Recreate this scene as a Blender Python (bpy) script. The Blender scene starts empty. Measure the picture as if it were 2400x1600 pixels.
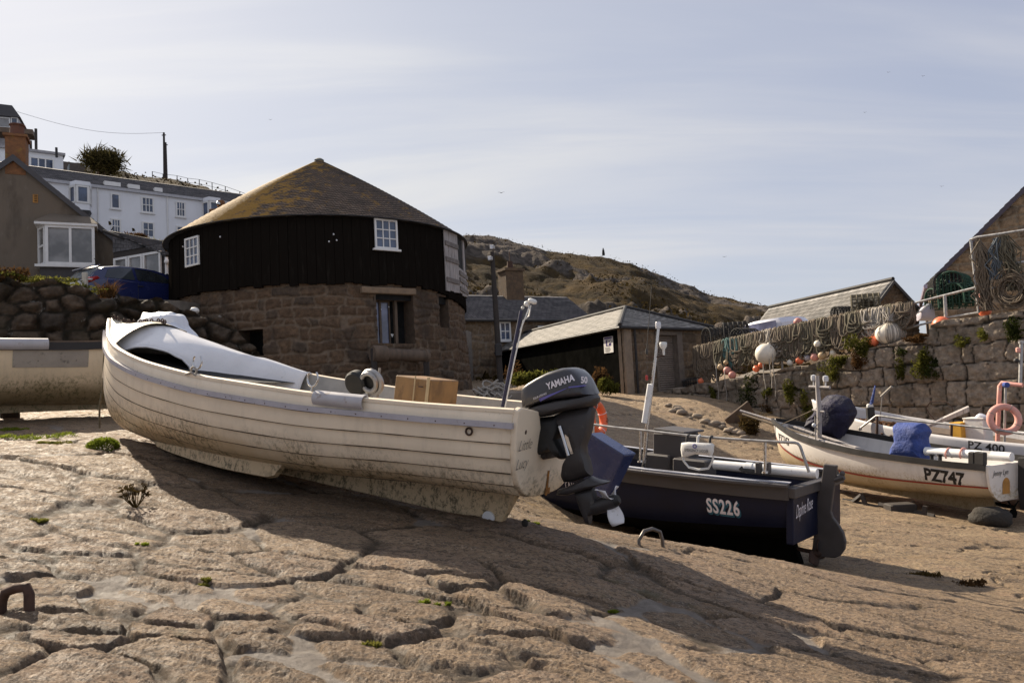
import bpy, math, random
import numpy as np
from mathutils import Vector, Matrix
rad = math.radians
sc = bpy.context.scene
COL = sc.collection
F, PITCH, ROLL = 1750.0, rad(3.76), rad(3.0)
EYE = Vector((0.0, 0.0, 1.1))
CAMR = Matrix.Rotation(rad(90) + PITCH, 3, 'X') @ Matrix.Rotation(-ROLL, 3, 'Z')

def ray(u, v):
    return CAMR @ Vector(((u - 1200) / F, (800 - v) / F, -1.0))
def P(u, v, d):
    """world point seen at photo pixel (u, v), d metres ahead of the camera"""
    k = ray(u, v)
    return EYE + k * (d / k.y)

# ------------------------------------------------------------------ noise
def _hash(ix, iy, seed):
    n = (ix.astype(np.int64) * 374761393 + iy.astype(np.int64) * 668265263 + seed * 974634777) & 0xFFFFFFFF
    n = ((n ^ (n >> 13)) * 1274126177) & 0xFFFFFFFF
    n = n ^ (n >> 16)
    return (n & 0xFFFFFF) / float(0xFFFFFF)
def vnoise(x, y, seed=0):
    ix = np.floor(x); iy = np.floor(y)
    fx = x - ix; fy = y - iy
    fx = fx * fx * fx * (fx * (fx * 6 - 15) + 10); fy = fy * fy * fy * (fy * (fy * 6 - 15) + 10)
    a = _hash(ix, iy, seed); b = _hash(ix + 1, iy, seed); c = _hash(ix, iy + 1, seed); d = _hash(ix + 1, iy + 1, seed)
    return (a + (b - a) * fx) * (1 - fy) + (c + (d - c) * fx) * fy
def fbm(x, y, octv=4, seed=0, gain=.5):
    s = 0; a = 1; t = 0
    for i in range(octv):
        s = s + a * (vnoise(x, y, seed + i * 17) * 2 - 1); t += a
        x = x * 2.03 + 11.7; y = y * 2.03 - 5.3; a *= gain
    return s / t
def smooth(x, a=0.0, b=1.0):
    t = np.clip((x - a) / (b - a), 0, 1)
    return t * t * (3 - 2 * t)
def voronoi(x, y, seed=0, jit=.9):
    """jittered grid cells: F1, F2 distances and cell id"""
    ix = np.floor(x); iy = np.floor(y)
    f1 = np.full(x.shape, 9.0); f2 = f1.copy(); cid = np.zeros(x.shape)
    for dx in (-2, -1, 0, 1, 2):
        for dy in (-2, -1, 0, 1, 2):
            cx = ix + dx; cy = iy + dy
            px = cx + .5 + jit * (_hash(cx, cy, seed) - .5); py = cy + .5 + jit * (_hash(cx, cy, seed + 7) - .5)
            d = np.hypot(px - x, py - y); h = _hash(cx, cy, seed + 13)
            m = d < f1
            f2 = np.where(m, f1, np.minimum(f2, d)); cid = np.where(m, h, cid); f1 = np.where(m, d, f1)
    return f1, f2, cid
def pchip(x, xs, ys):
    xs = np.asarray(xs, float); ys = np.asarray(ys, float); x = np.asarray(x, float)
    h = np.diff(xs); dl = np.diff(ys) / h
    m = np.zeros(len(xs)); m[0] = dl[0]; m[-1] = dl[-1]
    for i in range(1, len(xs) - 1):
        if dl[i - 1] * dl[i] > 0:
            w1 = 2 * h[i] + h[i - 1]; w2 = h[i] + 2 * h[i - 1]
            m[i] = (w1 + w2) / (w1 / dl[i - 1] + w2 / dl[i])
    k = np.clip(np.searchsorted(xs, x) - 1, 0, len(h) - 1)
    t = np.clip((x - xs[k]) / h[k], 0, 1)
    return ((2 * t**3 - 3 * t**2 + 1) * ys[k] + (t**3 - 2 * t**2 + t) * h[k] * m[k]
            + (-2 * t**3 + 3 * t**2) * ys[k + 1] + (t**3 - t**2) * h[k] * m[k + 1])

# ------------------------------------------------------------------ objects
INV = {}
def tag(o, label=None, cat=None, group=None, kind=None):
    if label: o['label'] = label
    if cat: o['category'] = cat
    if group: o['group'] = group
    if kind: o['kind'] = kind
    return o
def thing(name, label, cat, loc=(0, 0, 0), group=None, mat4=None):
    o = bpy.data.objects.new(name, None); COL.objects.link(o)
    o.empty_display_size = .2
    m = mat4.copy() if mat4 is not None else Matrix.Translation(Vector(loc))
    o.matrix_basis = m
    INV[o.name] = m.inverted()
    return tag(o, label, cat, group)
def rootinv(o):
    while o.parent is not None: o = o.parent
    return INV.get(o.name, Matrix.Identity(4))

def finish(me, name, m, parent=None, smooth_ang=None):
    o = bpy.data.objects.new(name, me); COL.objects.link(o)
    for x in (m if isinstance(m, (list, tuple)) else [m]): me.materials.append(x)
    if parent is not None: o.parent = parent
    if smooth_ang is not None:
        me.shade_smooth()
        if smooth_ang < 179: me.set_sharp_from_angle(angle=rad(smooth_ang))
    return o

class MB:
    """collects shapes; build() links them as one mesh object"""
    def __init__(s): s.v = []; s.f = []
    def add(s, vs, fs):
        o = len(s.v); s.v += [tuple(p) for p in vs]; s.f += [tuple(i + o for i in f) for f in fs]; return s
    def hexa(s, p):
        return s.add(p, [(0, 3, 2, 1), (4, 5, 6, 7), (0, 1, 5, 4), (1, 2, 6, 5), (2, 3, 7, 6), (3, 0, 4, 7)])
    def box(s, c, size, R=None):
        c = Vector(c); hx, hy, hz = [q / 2 for q in size]
        R = R or Matrix.Identity(3)
        return s.hexa([c + R @ Vector(q) for q in ((-hx, -hy, -hz), (hx, -hy, -hz), (hx, hy, -hz), (-hx, hy, -hz), (-hx, -hy, hz), (hx, -hy, hz), (hx, hy, hz), (-hx, hy, hz))])
    def rbox(s, c, size, R=None, b=.02):
        """box with chamfered edges"""
        c = Vector(c); R = R or Matrix.Identity(3); h = [q / 2 for q in size]; b = min(b, min(h) * .9)
        prof = []
        for lev, ins in ((-h[2], b), (-h[2] + b, 0), (h[2] - b, 0), (h[2], b)):
            x, y = h[0] - ins, h[1] - ins
            ring = [(-x + b, -y), (x - b, -y), (x, -y + b), (x, y - b), (x - b, y), (-x + b, y), (-x, y - b), (-x, -y + b)]
            prof.append([c + R @ Vector((px, py, lev)) for px, py in ring])
        return s.rings(prof, caps=True)
    def rings(s, rs, caps=False, closed=False):
        n = len(rs[0]); vs = [p for r in rs for p in r]; fs = []
        m = len(rs)
        for i in range(m if closed else m - 1):
            a = i * n; b = ((i + 1) % m) * n
            for j in range(n):
                k = (j + 1) % n; fs.append((a + j, a + k, b + k, b + j))
        if caps and not closed:
            fs.append(tuple(range(n - 1, -1, -1))); fs.append(tuple(range((m - 1) * n, m * n)))
        return s.add(vs, fs)
    def tube(s, pts, r, n=8, closed=False):
        pts = [Vector(p) for p in pts]; m = len(pts)
        rs = r if isinstance(r, (list, tuple)) else [r] * m
        rings = []; prev = None
        for i, p in enumerate(pts):
            if closed: t = pts[(i + 1) % m] - pts[i - 1]
            else: t = pts[min(i + 1, m - 1)] - pts[max(i - 1, 0)]
            if t.length < 1e-9: t = Vector((0, 0, 1))
            t.normalize()
            if prev is None:
                a = Vector((0, 0, 1)) if abs(t.z) < .9 else Vector((1, 0, 0))
                x = t.cross(a).normalized()
            else:
                x = prev - t * prev.dot(t)
                x = x.normalized() if x.length > 1e-6 else t.orthogonal().normalized()
            prev = x; y = t.cross(x)
            rings.append([p + (x * math.cos(q) + y * math.sin(q)) * rs[i] for q in [2 * math.pi * k / n for k in range(n)]])
        return s.rings(rings, caps=not closed, closed=closed)
    def sweep(s, pts, prof, up=(0, 0, 1), side=None, caps=True):
        """profile (lateral, up) swept along a path"""
        pts = [Vector(p) for p in pts]; m = len(pts); up = Vector(up); rings = []
        for i, p in enumerate(pts):
            t = (pts[min(i + 1, m - 1)] - pts[max(i - 1, 0)]).normalized()
            x = t.cross(up).normalized(); y = x.cross(t).normalized()
            rings.append([p + x * a + y * b for a, b in prof])
        return s.rings(rings, caps=caps)
    def lathe(s, prof, c=(0, 0, 0), R=None, n=20, cap=True):
        c = Vector(c); R = R or Matrix.Identity(3)
        rs = [[c + R @ Vector((r * math.cos(2 * math.pi * k / n), r * math.sin(2 * math.pi * k / n), h)) for k in range(n)] for r, h in prof]
        return s.rings(rs, caps=cap)
    def ball(s, c, r, nu=16, nv=10, R=None):
        r = (r, r, r) if not isinstance(r, (tuple, list)) else r
        c = Vector(c); R = R or Matrix.Identity(3)
        rs = []
        for j in range(nv + 1):
            ph = math.pi * (j / nv - .5); q = max(math.cos(ph), 1e-3)
            rs.append([c + R @ Vector((r[0] * q * math.cos(2 * math.pi * k / nu), r[1] * q * math.sin(2 * math.pi * k / nu), r[2] * math.sin(ph))) for k in range(nu)])
        return s.rings(rs, caps=True)
    def torus(s, c, R0, r, R=None, n=28, m=10):
        c = Vector(c); R = R or Matrix.Identity(3)
        return s.tube([c + R @ Vector((R0 * math.cos(2 * math.pi * k / n), R0 * math.sin(2 * math.pi * k / n), 0)) for k in range(n)], r, m, closed=True)
    def prism(s, poly, vec):
        poly = [Vector(p) for p in poly]; vec = Vector(vec)
        return s.rings([poly, [p + vec for p in poly]], caps=True)
    def pillow(s, poly, n, hw, layers=7, e=.35):
        """an outline swelled to both sides of its plane (n = unit normal, hw = half width)"""
        poly = [Vector(p) for p in poly]; n = Vector(n).normalized(); c = sum(poly, Vector()) / len(poly); rs = []
        for k in range(layers):
            ph = (k / (layers - 1) - .5) * math.pi * .96
            q = math.cos(ph) ** e
            rs.append([c + (p - c) * q + n * (hw * math.sin(ph)) for p in poly])
        return s.rings(rs, caps=True)
    def grid(s, g):
        n = len(g); m = len(g[0])
        return s.add([p for r in g for p in r], [(i * m + j, i * m + j + 1, (i + 1) * m + j + 1, (i + 1) * m + j) for i in range(n - 1) for j in range(m - 1)])
    def build(s, name, m, parent=None, sm=None, world=False, bevel=None, solid=None):
        vs = s.v
        if world and parent is not None:
            M = rootinv(parent); vs = [M @ Vector(p) for p in vs]
        me = bpy.data.meshes.new(name); me.from_pydata([tuple(p) for p in vs], [], s.f); me.validate(clean_customdata=False); me.update()
        import bmesh
        bm = bmesh.new(); bm.from_mesh(me); bmesh.ops.recalc_face_normals(bm, faces=bm.faces); bm.to_mesh(me); bm.free()
        o = finish(me, name, m, parent, sm)
        if solid:
            md = o.modifiers.new('thickness', 'SOLIDIFY'); md.thickness = solid; md.offset = -1
        if bevel:
            md = o.modifiers.new('bevel', 'BEVEL'); md.width = bevel; md.segments = 2; md.limit_method = 'ANGLE'; md.angle_limit = rad(35)
        return o

def single(name, label, cat, mb, m, group=None, sm=None, kind=None, **k):
    """a thing that is one mesh"""
    return tag(mb.build(name, m, None, sm, **k), label, cat, group, kind)

def grid_mesh(name, pos, info, m, parent=None, keep=None, sm=True, world=False):
    """big height-field style mesh from numpy arrays, with an 'info' colour attribute"""
    n, k = pos.shape[:2]
    v = pos.reshape(-1, 3).astype(np.float64)
    if world and parent is not None:
        M = np.array(rootinv(parent)); v = v @ M[:3, :3].T + M[:3, 3]
    i = np.arange((n - 1) * (k - 1)); r = i // (k - 1); c = i % (k - 1)
    q = np.stack([r * k + c, r * k + c + 1, (r + 1) * k + c + 1, (r + 1) * k + c], 1)
    if keep is not None: q = q[keep.reshape(-1)]
    me = bpy.data.meshes.new(name)
    me.vertices.add(len(v)); me.vertices.foreach_set('co', v.astype(np.float32).reshape(-1))
    me.loops.add(q.size); me.loops.foreach_set('vertex_index', q.astype(np.int32).reshape(-1))
    me.polygons.add(len(q)); me.polygons.foreach_set('loop_start', np.arange(0, q.size, 4, dtype=np.int32))
    me.update(calc_edges=True)
    a = me.color_attributes.new('info', 'FLOAT_COLOR', 'POINT')
    col = np.ones((len(v), 4), np.float32); nc = info.shape[-1]; col[:, :nc] = info.reshape(-1, nc); a.data.foreach_set('color', col.reshape(-1))
    o = finish(me, name, m, parent)
    if sm: me.shade_smooth()
    return o

# ------------------------------------------------------------------ vertical planes
class Plane:
    """vertical plane through ground points A and B; s runs from A to B, t is world height, n points to the camera side"""
    def __init__(s, A, B):
        s.A = Vector((A[0], A[1], 0)); B = Vector((B[0], B[1], 0)); s.L = (B - s.A).length; s.d = (B - s.A) / s.L
        s.n = Vector((s.d.y, -s.d.x, 0))
        if s.n.dot(EYE - s.A) < 0: s.n = -s.n
    def w(s, u, v, off=0.0):
        k = ray(u, v); a = s.A + s.n * off
        return EYE + k * ((a - EYE).dot(s.n) / k.dot(s.n))
    def st(s, u, v):
        p = s.w(u, v); return ((p - s.A).dot(s.d), p.z)
    def p(s, a, t, off=0.0):
        q = s.A + s.d * a + s.n * off; return Vector((q.x, q.y, t))
    def bx(s, mb, s0, s1, t0, t1, n0, n1):
        return mb.hexa([s.p(s0, t0, n1), s.p(s1, t0, n1), s.p(s1, t0, n0), s.p(s0, t0, n0), s.p(s0, t1, n1), s.p(s1, t1, n1), s.p(s1, t1, n0), s.p(s0, t1, n0)])
    def tr(s, pts, off=0.0): return [s.w(u, v, off) for u, v in pts]

def text(txt, name, size, m, parent, mapf, bold=0.0, shear=0.0, thick=.003, width=1.0, spacing=1.0):
    """lettering: flat text bent onto a surface by mapf(tx, ty, off); tx runs from 0, centred in y on the line"""
    cu = bpy.data.curves.new('lettering', 'FONT'); cu.body = txt; cu.size = size; cu.offset = bold; cu.shear = shear
    cu.resolution_u = 3; cu.space_character = spacing
    o = bpy.data.objects.new('lettering', cu); COL.objects.link(o)
    dg = bpy.context.evaluated_depsgraph_get()
    me0 = bpy.data.meshes.new_from_object(o.evaluated_get(dg))
    vs = [v.co.copy() for v in me0.vertices]; fs = [tuple(p.vertices) for p in me0.polygons]
    bpy.data.objects.remove(o); bpy.data.meshes.remove(me0); bpy.data.curves.remove(cu)
    mb = MB(); mb.add([mapf(v.x * width, v.y, thick) for v in vs], fs)
    w = max(v.x for v in vs) * width
    me = bpy.data.meshes.new(name); me.from_pydata([tuple(p) for p in mb.v], [], mb.f); me.update()
    return finish(me, name, m, parent), w
def local(parent):
    M = rootinv(parent); return lambda p: M @ Vector(p)

def leafclump(mb, c, r, n, size, seed, up=.3, elong=1.6):
    """many small leaf faces spread through an uneven volume"""
    g = random.Random(seed); c = Vector(c)
    lobes = [(Vector((g.uniform(-.6, .6) * r[0], g.uniform(-.6, .6) * r[1], g.uniform(-.5, .6) * r[2])), g.uniform(.35, .7)) for _ in range(7)]
    for _ in range(n):
        l, q = g.choice(lobes)
        d = Vector((g.gauss(0, 1), g.gauss(0, 1), g.gauss(0, 1))).normalized() * (g.random() ** .4)
        p = c + l + Vector((d.x * r[0], d.y * r[1], d.z * r[2])) * q
        a = Vector((g.gauss(0, 1), g.gauss(0, 1), g.gauss(0, 1) + up)).normalized(); b = a.orthogonal().normalized()
        b = (Matrix.Rotation(g.uniform(0, 6.28), 3, a) @ b); s = size * g.uniform(.6, 1.4)
        a = a * s * elong; b = b * s * .5
        mb.add([p - a, p + b * .9, p + a, p - b * .9], [(0, 1, 2, 3)])
    return mb
def cushion(mb, c, r, h, n, size, seed):
    """dense dome of tiny leaves"""
    g = random.Random(seed); c = Vector(c)
    for _ in range(n):
        a = g.uniform(0, 6.28); z = g.random(); q = math.sqrt(1 - z * z) * (1 + .12 * math.sin(3 * a + seed)); d = Vector((math.cos(a) * q, math.sin(a) * q, z)); p = c + Vector((d.x * r, d.y * r * .85, d.z * h)) * g.uniform(.8, 1.06)
        k = (d + Vector((g.gauss(0, .4), g.gauss(0, .4), g.gauss(.3, .4)))).normalized(); s_ = size * g.uniform(.6, 1.3); b = k.orthogonal().normalized() * s_ * .35
        mb.add([p - b, p + b, p + k * s_ * 1.6], [(0, 1, 2)])
    return mb
def tuft(mb, c, r, h, n, seed, w=.006, lean=.6, normal=None):
    """grass blades rising from a small patch"""
    g = random.Random(seed); c = Vector(c)
    for _ in range(n):
        a = g.uniform(0, 6.28); q = r * math.sqrt(g.random()); p = c + Vector((math.cos(a) * q, math.sin(a) * q, 0))
        L = h * g.uniform(.5, 1.1); dx = Vector((g.gauss(0, lean), g.gauss(0, lean), 0)) * L * .6; s = Vector((math.cos(a + 1.3), math.sin(a + 1.3), 0)) * w
        m_ = p + dx * .4 + Vector((0, 0, L * .6)); t = p + dx + Vector((0, 0, L * .9))
        mb.add([p - s, p + s, m_ + s * .7, t, m_ - s * .7], [(0, 1, 2, 3, 4)])
    return mb
# ------------------------------------------------------------------ materials
class NT:
    def __init__(s, t): s.t = t; s.n = t.nodes; s.l = t.links
    def new(s, ty, **k):
        x = s.n.new(ty)
        for a, b in k.items(): setattr(x, a, b)
        return x
    def ln(s, a, b): s.l.new(a, b)
    def noise(s, vec, scale, detail=5, rough=.55, dist=0.0):
        x = s.new('ShaderNodeTexNoise'); x.inputs['Scale'].default_value = scale; x.inputs['Detail'].default_value = detail
        x.inputs['Roughness'].default_value = rough; x.inputs['Distortion'].default_value = dist
        if vec is not None: s.ln(vec, x.inputs['Vector'])
        return x.outputs['Fac']
    def ramp(s, fac, a, b, lo=0.0, hi=1.0):
        x = s.new('ShaderNodeMapRange'); x.interpolation_type = 'SMOOTHSTEP'
        x.inputs['From Min'].default_value = a; x.inputs['From Max'].default_value = b
        x.inputs['To Min'].default_value = lo; x.inputs['To Max'].default_value = hi
        s.ln(fac, x.inputs['Value']); return x.outputs['Result']
    def mix(s, fac, a, b, blend='MIX'):
        x = s.new('ShaderNodeMix', data_type='RGBA', blend_type=blend)
        for sock, val in ((x.inputs[0], fac), (x.inputs[6], a), (x.inputs[7], b)):
            if isinstance(val, (int, float)): sock.default_value = val
            elif isinstance(val, (tuple, list)): sock.default_value = (*val[:3], 1)
            else: s.ln(val, sock)
        return x.outputs[2]
    def math(s, op, a, b=0.0, clamp=False):
        x = s.new('ShaderNodeMath', operation=op, use_clamp=clamp)
        for sock, val in ((x.inputs[0], a), (x.inputs[1], b)):
            if isinstance(val, (int, float)): sock.default_value = val
            else: s.ln(val, sock)
        return x.outputs[0]
    def mapping(s, vec, scale=(1, 1, 1), rot=(0, 0, 0)):
        x = s.new('ShaderNodeMapping'); x.inputs['Scale'].default_value = scale; x.inputs['Rotation'].default_value = rot
        s.ln(vec, x.inputs['Vector']); return x.outputs['Vector']
    def bump(s, h, strength=.4, dist=.01, prev=None):
        x = s.new('ShaderNodeBump'); x.inputs['Strength'].default_value = strength; x.inputs['Distance'].default_value = dist
        s.ln(h, x.inputs['Height'])
        if prev is not None: s.ln(prev, x.inputs['Normal'])
        return x.outputs['Normal']
def newmat(name):
    m = bpy.data.materials.new(name); m.use_nodes = True
    t = NT(m.node_tree); b = t.n['Principled BSDF']
    return m, t, b
MATS = {}
def mat(name, col, rough=.6, var=.12, scale=5.0, metal=0.0, bump=0.0, bscale=60.0, bdist=.004, spots=None, sscale=8.0, slo=.58, shi=.68, spot2=None, s2scale=25.0, s2lo=.62, s2hi=.7,
        stretch=(1, 1, 1), spec=.5, coat=0.0, rvar=.1):
    """painted / weathered surface: base colour with mottling, up to two kinds of stains, fine bump"""
    if name in MATS: return MATS[name]
    m, t, b = newmat(name)
    tc = t.new('ShaderNodeTexCoord').outputs['Object']
    v = t.mapping(tc, stretch) if stretch != (1, 1, 1) else tc
    n1 = t.noise(v, scale, 6, .6)
    c = t.mix(t.ramp(n1, .3, .7), tuple(q * (1 - var) for q in col), tuple(min(1, q * (1 + var)) for q in col))
    if spots is not None:
        c = t.mix(t.ramp(t.noise(v, sscale, 7, .65), slo, shi), c, spots)
    if spot2 is not None:
        c = t.mix(t.ramp(t.noise(v, s2scale, 8, .7), s2lo, s2hi), c, spot2)
    t.ln(c, b.inputs['Base Color'])
    b.inputs['Metallic'].default_value = metal; b.inputs['Specular IOR Level'].default_value = spec; b.inputs['Coat Weight'].default_value = coat
    t.ln(t.ramp(n1, .3, .7, max(0.02, rough - rvar), min(1, rough + rvar)), b.inputs['Roughness'])
    if bump > 0: t.ln(t.bump(t.noise(v, bscale, 6, .65), bump, bdist), b.inputs['Normal'])
    MATS[name] = m; return m
def masonry_mat(name, ca, cb, cc, mortar, lichen=None, llo=.58, lhi=.68, lscale=3.0, bscale=30.0, bdist=.02, rough=.9, fine=90.0, dark=None, dscale=1.2):
    m, t, b = newmat(name)
    tc = t.new('ShaderNodeTexCoord').outputs['Object']
    at = t.new('ShaderNodeAttribute', attribute_name='info')
    sp = t.new('ShaderNodeSeparateColor'); t.ln(at.outputs['Color'], sp.inputs[0])
    c = t.mix(t.ramp(sp.outputs[0], 0, .6), ca, cb); c = t.mix(t.ramp(sp.outputs[0], .6, 1), c, cc)
    nz = t.noise(tc, bscale * .25, 8, .7)
    c = t.mix(1.0, c, t.mix(t.ramp(nz, .25, .75), (.55, .55, .55), (1.4, 1.36, 1.3)), 'MULTIPLY')
    c = t.mix(t.ramp(t.noise(tc, fine, 3, .6), .6, .75, 0, .35), c, tuple(q * .35 for q in ca))
    c = t.mix(sp.outputs[1], c, t.mix(t.ramp(nz, .3, .7), tuple(q * .75 for q in mortar), tuple(q * 1.15 for q in mortar)))
    if dark is not None: c = t.mix(t.ramp(t.noise(tc, dscale, 6, .6), .5, .68, 0, .8), c, dark)
    if lichen is not None: c = t.mix(t.ramp(t.noise(tc, lscale, 9, .72), llo, lhi, 0, .85), c, lichen)
    t.ln(c, b.inputs['Base Color']); b.inputs['Roughness'].default_value = rough; b.inputs['Specular IOR Level'].default_value = .25
    t.ln(t.bump(t.noise(tc, bscale, 9, .7), .9, bdist), b.inputs['Normal'])
    return m
def leafmat(name, ca, cb, scale=7.0, trans=.25, rough=.6):
    m, t, b = newmat(name)
    g = t.new('ShaderNodeNewGeometry')
    tc = t.new('ShaderNodeTexCoord').outputs['Object']
    f = t.ramp(t.noise(tc, scale, 4, .7), .32, .68)
    c = t.mix(f, ca, cb); c = t.mix(t.math('MULTIPLY', g.outputs['Random Per Island'], .5), c, tuple(q * .45 for q in ca))
    t.ln(c, b.inputs['Base Color']); b.inputs['Roughness'].default_value = rough; b.inputs['Specular IOR Level'].default_value = 0
    tr = t.new('ShaderNodeBsdfTranslucent'); t.ln(c, tr.inputs['Color'])
    mx = t.new('ShaderNodeMixShader'); mx.inputs[0].default_value = trans
    t.ln(b.outputs[0], mx.inputs[1]); t.ln(tr.outputs[0], mx.inputs[2])
    t.ln(mx.outputs[0], t.n['Material Output'].inputs['Surface'])
    return m
def glassmat(name, col=(.03, .035, .045), rough=.05):
    m, t, b = newmat(name)
    tc = t.new('ShaderNodeTexCoord').outputs['Object']
    c = t.mix(t.ramp(t.noise(tc, 1.3, 3), .35, .65), tuple(q * .6 for q in col), tuple(q * 1.5 for q in col))
    t.ln(c, b.inputs['Base Color']); b.inputs['Roughness'].default_value = rough; b.inputs['IOR'].default_value = 1.5; b.inputs['Specular IOR Level'].default_value = .8
    t.ln(t.bump(t.noise(tc, 2.5, 2), .08, .05), b.inputs['Normal'])
    return m

M = {}
M['white_paint'] = mat('white_paint', (.70, .69, .67), .5, .05, 4, bump=.15, bscale=40)
M['terrace_white'] = mat('terrace_white', (.74, .75, .78), .8, .04, 1.2, bump=.2, bscale=20, spots=(.6, .6, .6), sscale=.8, stretch=(1, 1, .4))
M['glass'] = glassmat('window_glass')
M['glass_blue'] = glassmat('window_glass_cool', (.05, .07, .12), .08)
M['glass_dim'] = glassmat('bay_window_glass', (.16, .155, .15), .12)
M['render'] = mat('brown_render', (.145, .115, .085), .92, .10, .9, bump=.5, bscale=45, bdist=.01, spots=(.085, .066, .048), sscale=1.4, slo=.48, shi=.72, stretch=(1, 1, .35), spot2=(.17, .145, .115), s2scale=5, s2lo=.58, s2hi=.75)
M['black_trim'] = mat('black_trim', (.018, .016, .016), .6, .2)
M['slate_dark'] = mat('dark_slate', (.06, .058, .062), .7, .2, 3)
M['black_wall'] = mat('black_painted_wall', (.006, .006, .0055), .85, .3, 2, bump=.4, bscale=30, spec=0)
M['wood_grey'] = mat('weathered_grey_wood', (.34, .31, .30), .85, .25, 9, bump=.6, bscale=30, stretch=(3, 3, .3), spots=(.09, .075, .065), sscale=6)
M['wood_brown'] = mat('old_brown_wood', (.12, .085, .06), .85, .3, 7, bump=.6, bscale=25, stretch=(1, 1, .3))
M['wood_dark'] = mat('dark_wood', (.035, .028, .024), .85, .3, 7, bump=.5, bscale=25)
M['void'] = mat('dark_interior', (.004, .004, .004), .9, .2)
M['chrome'] = mat('stainless_tube', (.55, .54, .53), .25, .1, 20, metal=1.0)
M['galv'] = mat('galvanised_tube', (.36, .35, .34), .5, .2, 14, metal=.7, spots=(.14, .09, .06), sscale=9, slo=.6, shi=.72)
M['rust'] = mat('rusty_iron', (.075, .042, .03), .85, .35, 20, metal=.3, bump=.7, bscale=60)
M['grey_gun'] = mat('dark_grey_paint', (.062, .054, .052), .55, .1, 6, bump=.1, bscale=50)
M['navy'] = mat('navy_hull_paint', (.0075, .010, .028), .42, .15, 3, spots=(.016, .016, .02), sscale=14, slo=.66, shi=.74, spec=.25)
M['black_bottom'] = mat('black_antifouling', (.007, .0065, .0055), .9, .25, 6, bump=.3, bscale=40, spec=.05)
M['blue_paint'] = mat('blue_gloss_paint', (.018, .034, .115), .3, .12, 3, coat=.4, spots=(.03, .05, .15), sscale=5)
M['blue_canvas'] = mat('blue_canvas', (.03, .06, .24), .75, .2, 3, bump=1.0, bscale=7, bdist=.05, spots=(.05, .08, .26), sscale=4, slo=.5, shi=.7)
M['navy_canvas'] = mat('navy_canvas', (.012, .010, .034), .7, .3, 3, bump=1.0, bscale=6, bdist=.06)
M['lilac'] = mat('lilac_grey_rubber', (.36, .34, .37), .55, .08, 9, spots=(.2, .18, .17), sscale=22, slo=.62, shi=.7)
M['pipe_grey'] = mat('grey_pipe', (.40, .385, .40), .5, .08, 6, spots=(.26, .22, .2), sscale=9)
M['pipe_white'] = mat('white_pipe', (.72, .72, .72), .4, .06, 5, spots=(.4, .38, .36), sscale=6, slo=.62)
M['grp_white'] = mat('white_gelcoat', (.72, .71, .72), .35, .05, 4, coat=.2, spots=(.5, .49, .47), sscale=12, slo=.64, shi=.74)
M['letter_black'] = mat('black_lettering', (.012, .011, .012), .6, .2)
M['letter_white'] = mat('white_lettering', (.72, .68, .72), .6, .04)
M['motor_grey'] = mat('outboard_cowl', (.024, .022, .027), .34, .08, 5, coat=.3)
M['motor_dark'] = mat('outboard_leg', (.030, .026, .026), .5, .15, 7, spots=(.05, .045, .042), sscale=16, slo=.62)
M['motor_black'] = mat('outboard_bracket', (.008, .008, .008), .6, .2)
M['violet'] = mat('violet_stripe', (.10, .09, .33), .4, .05)
M['orange'] = mat('orange_plastic', (.72, .13, .035), .5, .1, 6)
M['buoy_orange'] = mat('orange_buoy', (.75, .17, .07), .45, .12, 5, spots=(.5, .2, .12), sscale=6)
M['buoy_pink'] = mat('faded_pink_buoy', (.52, .22, .18), .6, .15, 6, spots=(.35, .2, .16), sscale=7)
M['buoy_white'] = mat('cream_buoy', (.72, .66, .56), .55, .06, 3, spots=(.45, .33, .2), sscale=5, slo=.58)
M['pale_pink'] = mat('faded_life_ring', (.62, .30, .25), .7, .12, 5, spots=(.55, .42, .36), sscale=5)
M['rope_tan'] = mat('tan_rope', (.135, .105, .075), .9, .25, 25, bump=.8, bscale=160)
M['rope_olive'] = mat('olive_rope', (.105, .09, .06), .9, .25, 25, bump=.8, bscale=160)
M['rope_teal'] = mat('teal_rope', (.06, .13, .125), .85, .25, 25, bump=.8, bscale=160)
M['rope_pale'] = mat('pale_rope', (.30, .27, .235), .9, .2, 25, bump=.8, bscale=160)
M['rope_dark'] = mat('dark_net', (.035, .032, .03), .9, .3, 25)
M['tarp_white'] = mat('white_plastic_sheet', (.62, .64, .70), .45, .06, 6, bump=.4, bscale=8, bdist=.02)
M['ply'] = mat('varnished_plywood', (.23, .125, .045), .5, .22, 5, bump=.2, bscale=60, spots=(.15, .08, .03), sscale=9, slo=.52, shi=.66, stretch=(1, 1, .6))
M['yellow'] = mat('yellow_crate', (.62, .33, .035), .5, .1)
M['white_plastic'] = mat('white_plastic', (.66, .65, .62), .5, .06, 6, spots=(.5, .47, .42), sscale=8)
M['propeller'] = mat('white_propeller', (.60, .59, .60), .4, .06, 9, spots=(.3, .27, .24), sscale=20)
M['car_blue'] = mat('car_blue_paint', (.015, .021, .085), .22, .05, 2, coat=.8)
M['car_white'] = mat('van_white_paint', (.62, .62, .70), .3, .04, 2, coat=.6)
M['tyre'] = mat('tyre_rubber', (.015, .015, .015), .85)
M['lamp_red'] = mat('red_lens', (.35, .02, .02), .2, .1)
M['lamp_white'] = mat('pale_lens', (.6, .6, .62), .2, .1)
M['moss'] = leafmat('moss_leaves', (.09, .12, .015), (.26, .31, .04), 14, .5)
M['grass'] = leafmat('grass_blades', (.09, .095, .02), (.22, .21, .05), 6, .45)
M['fern'] = leafmat('fern_leaves', (.055, .058, .014), (.17, .165, .035), 6, .45)
M['ivy'] = leafmat('dark_ivy', (.018, .026, .010), (.07, .08, .02), 5, .25)
M['bracken'] = leafmat('brown_bracken', (.06, .035, .018), (.17, .09, .035), 6, .3)
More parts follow.
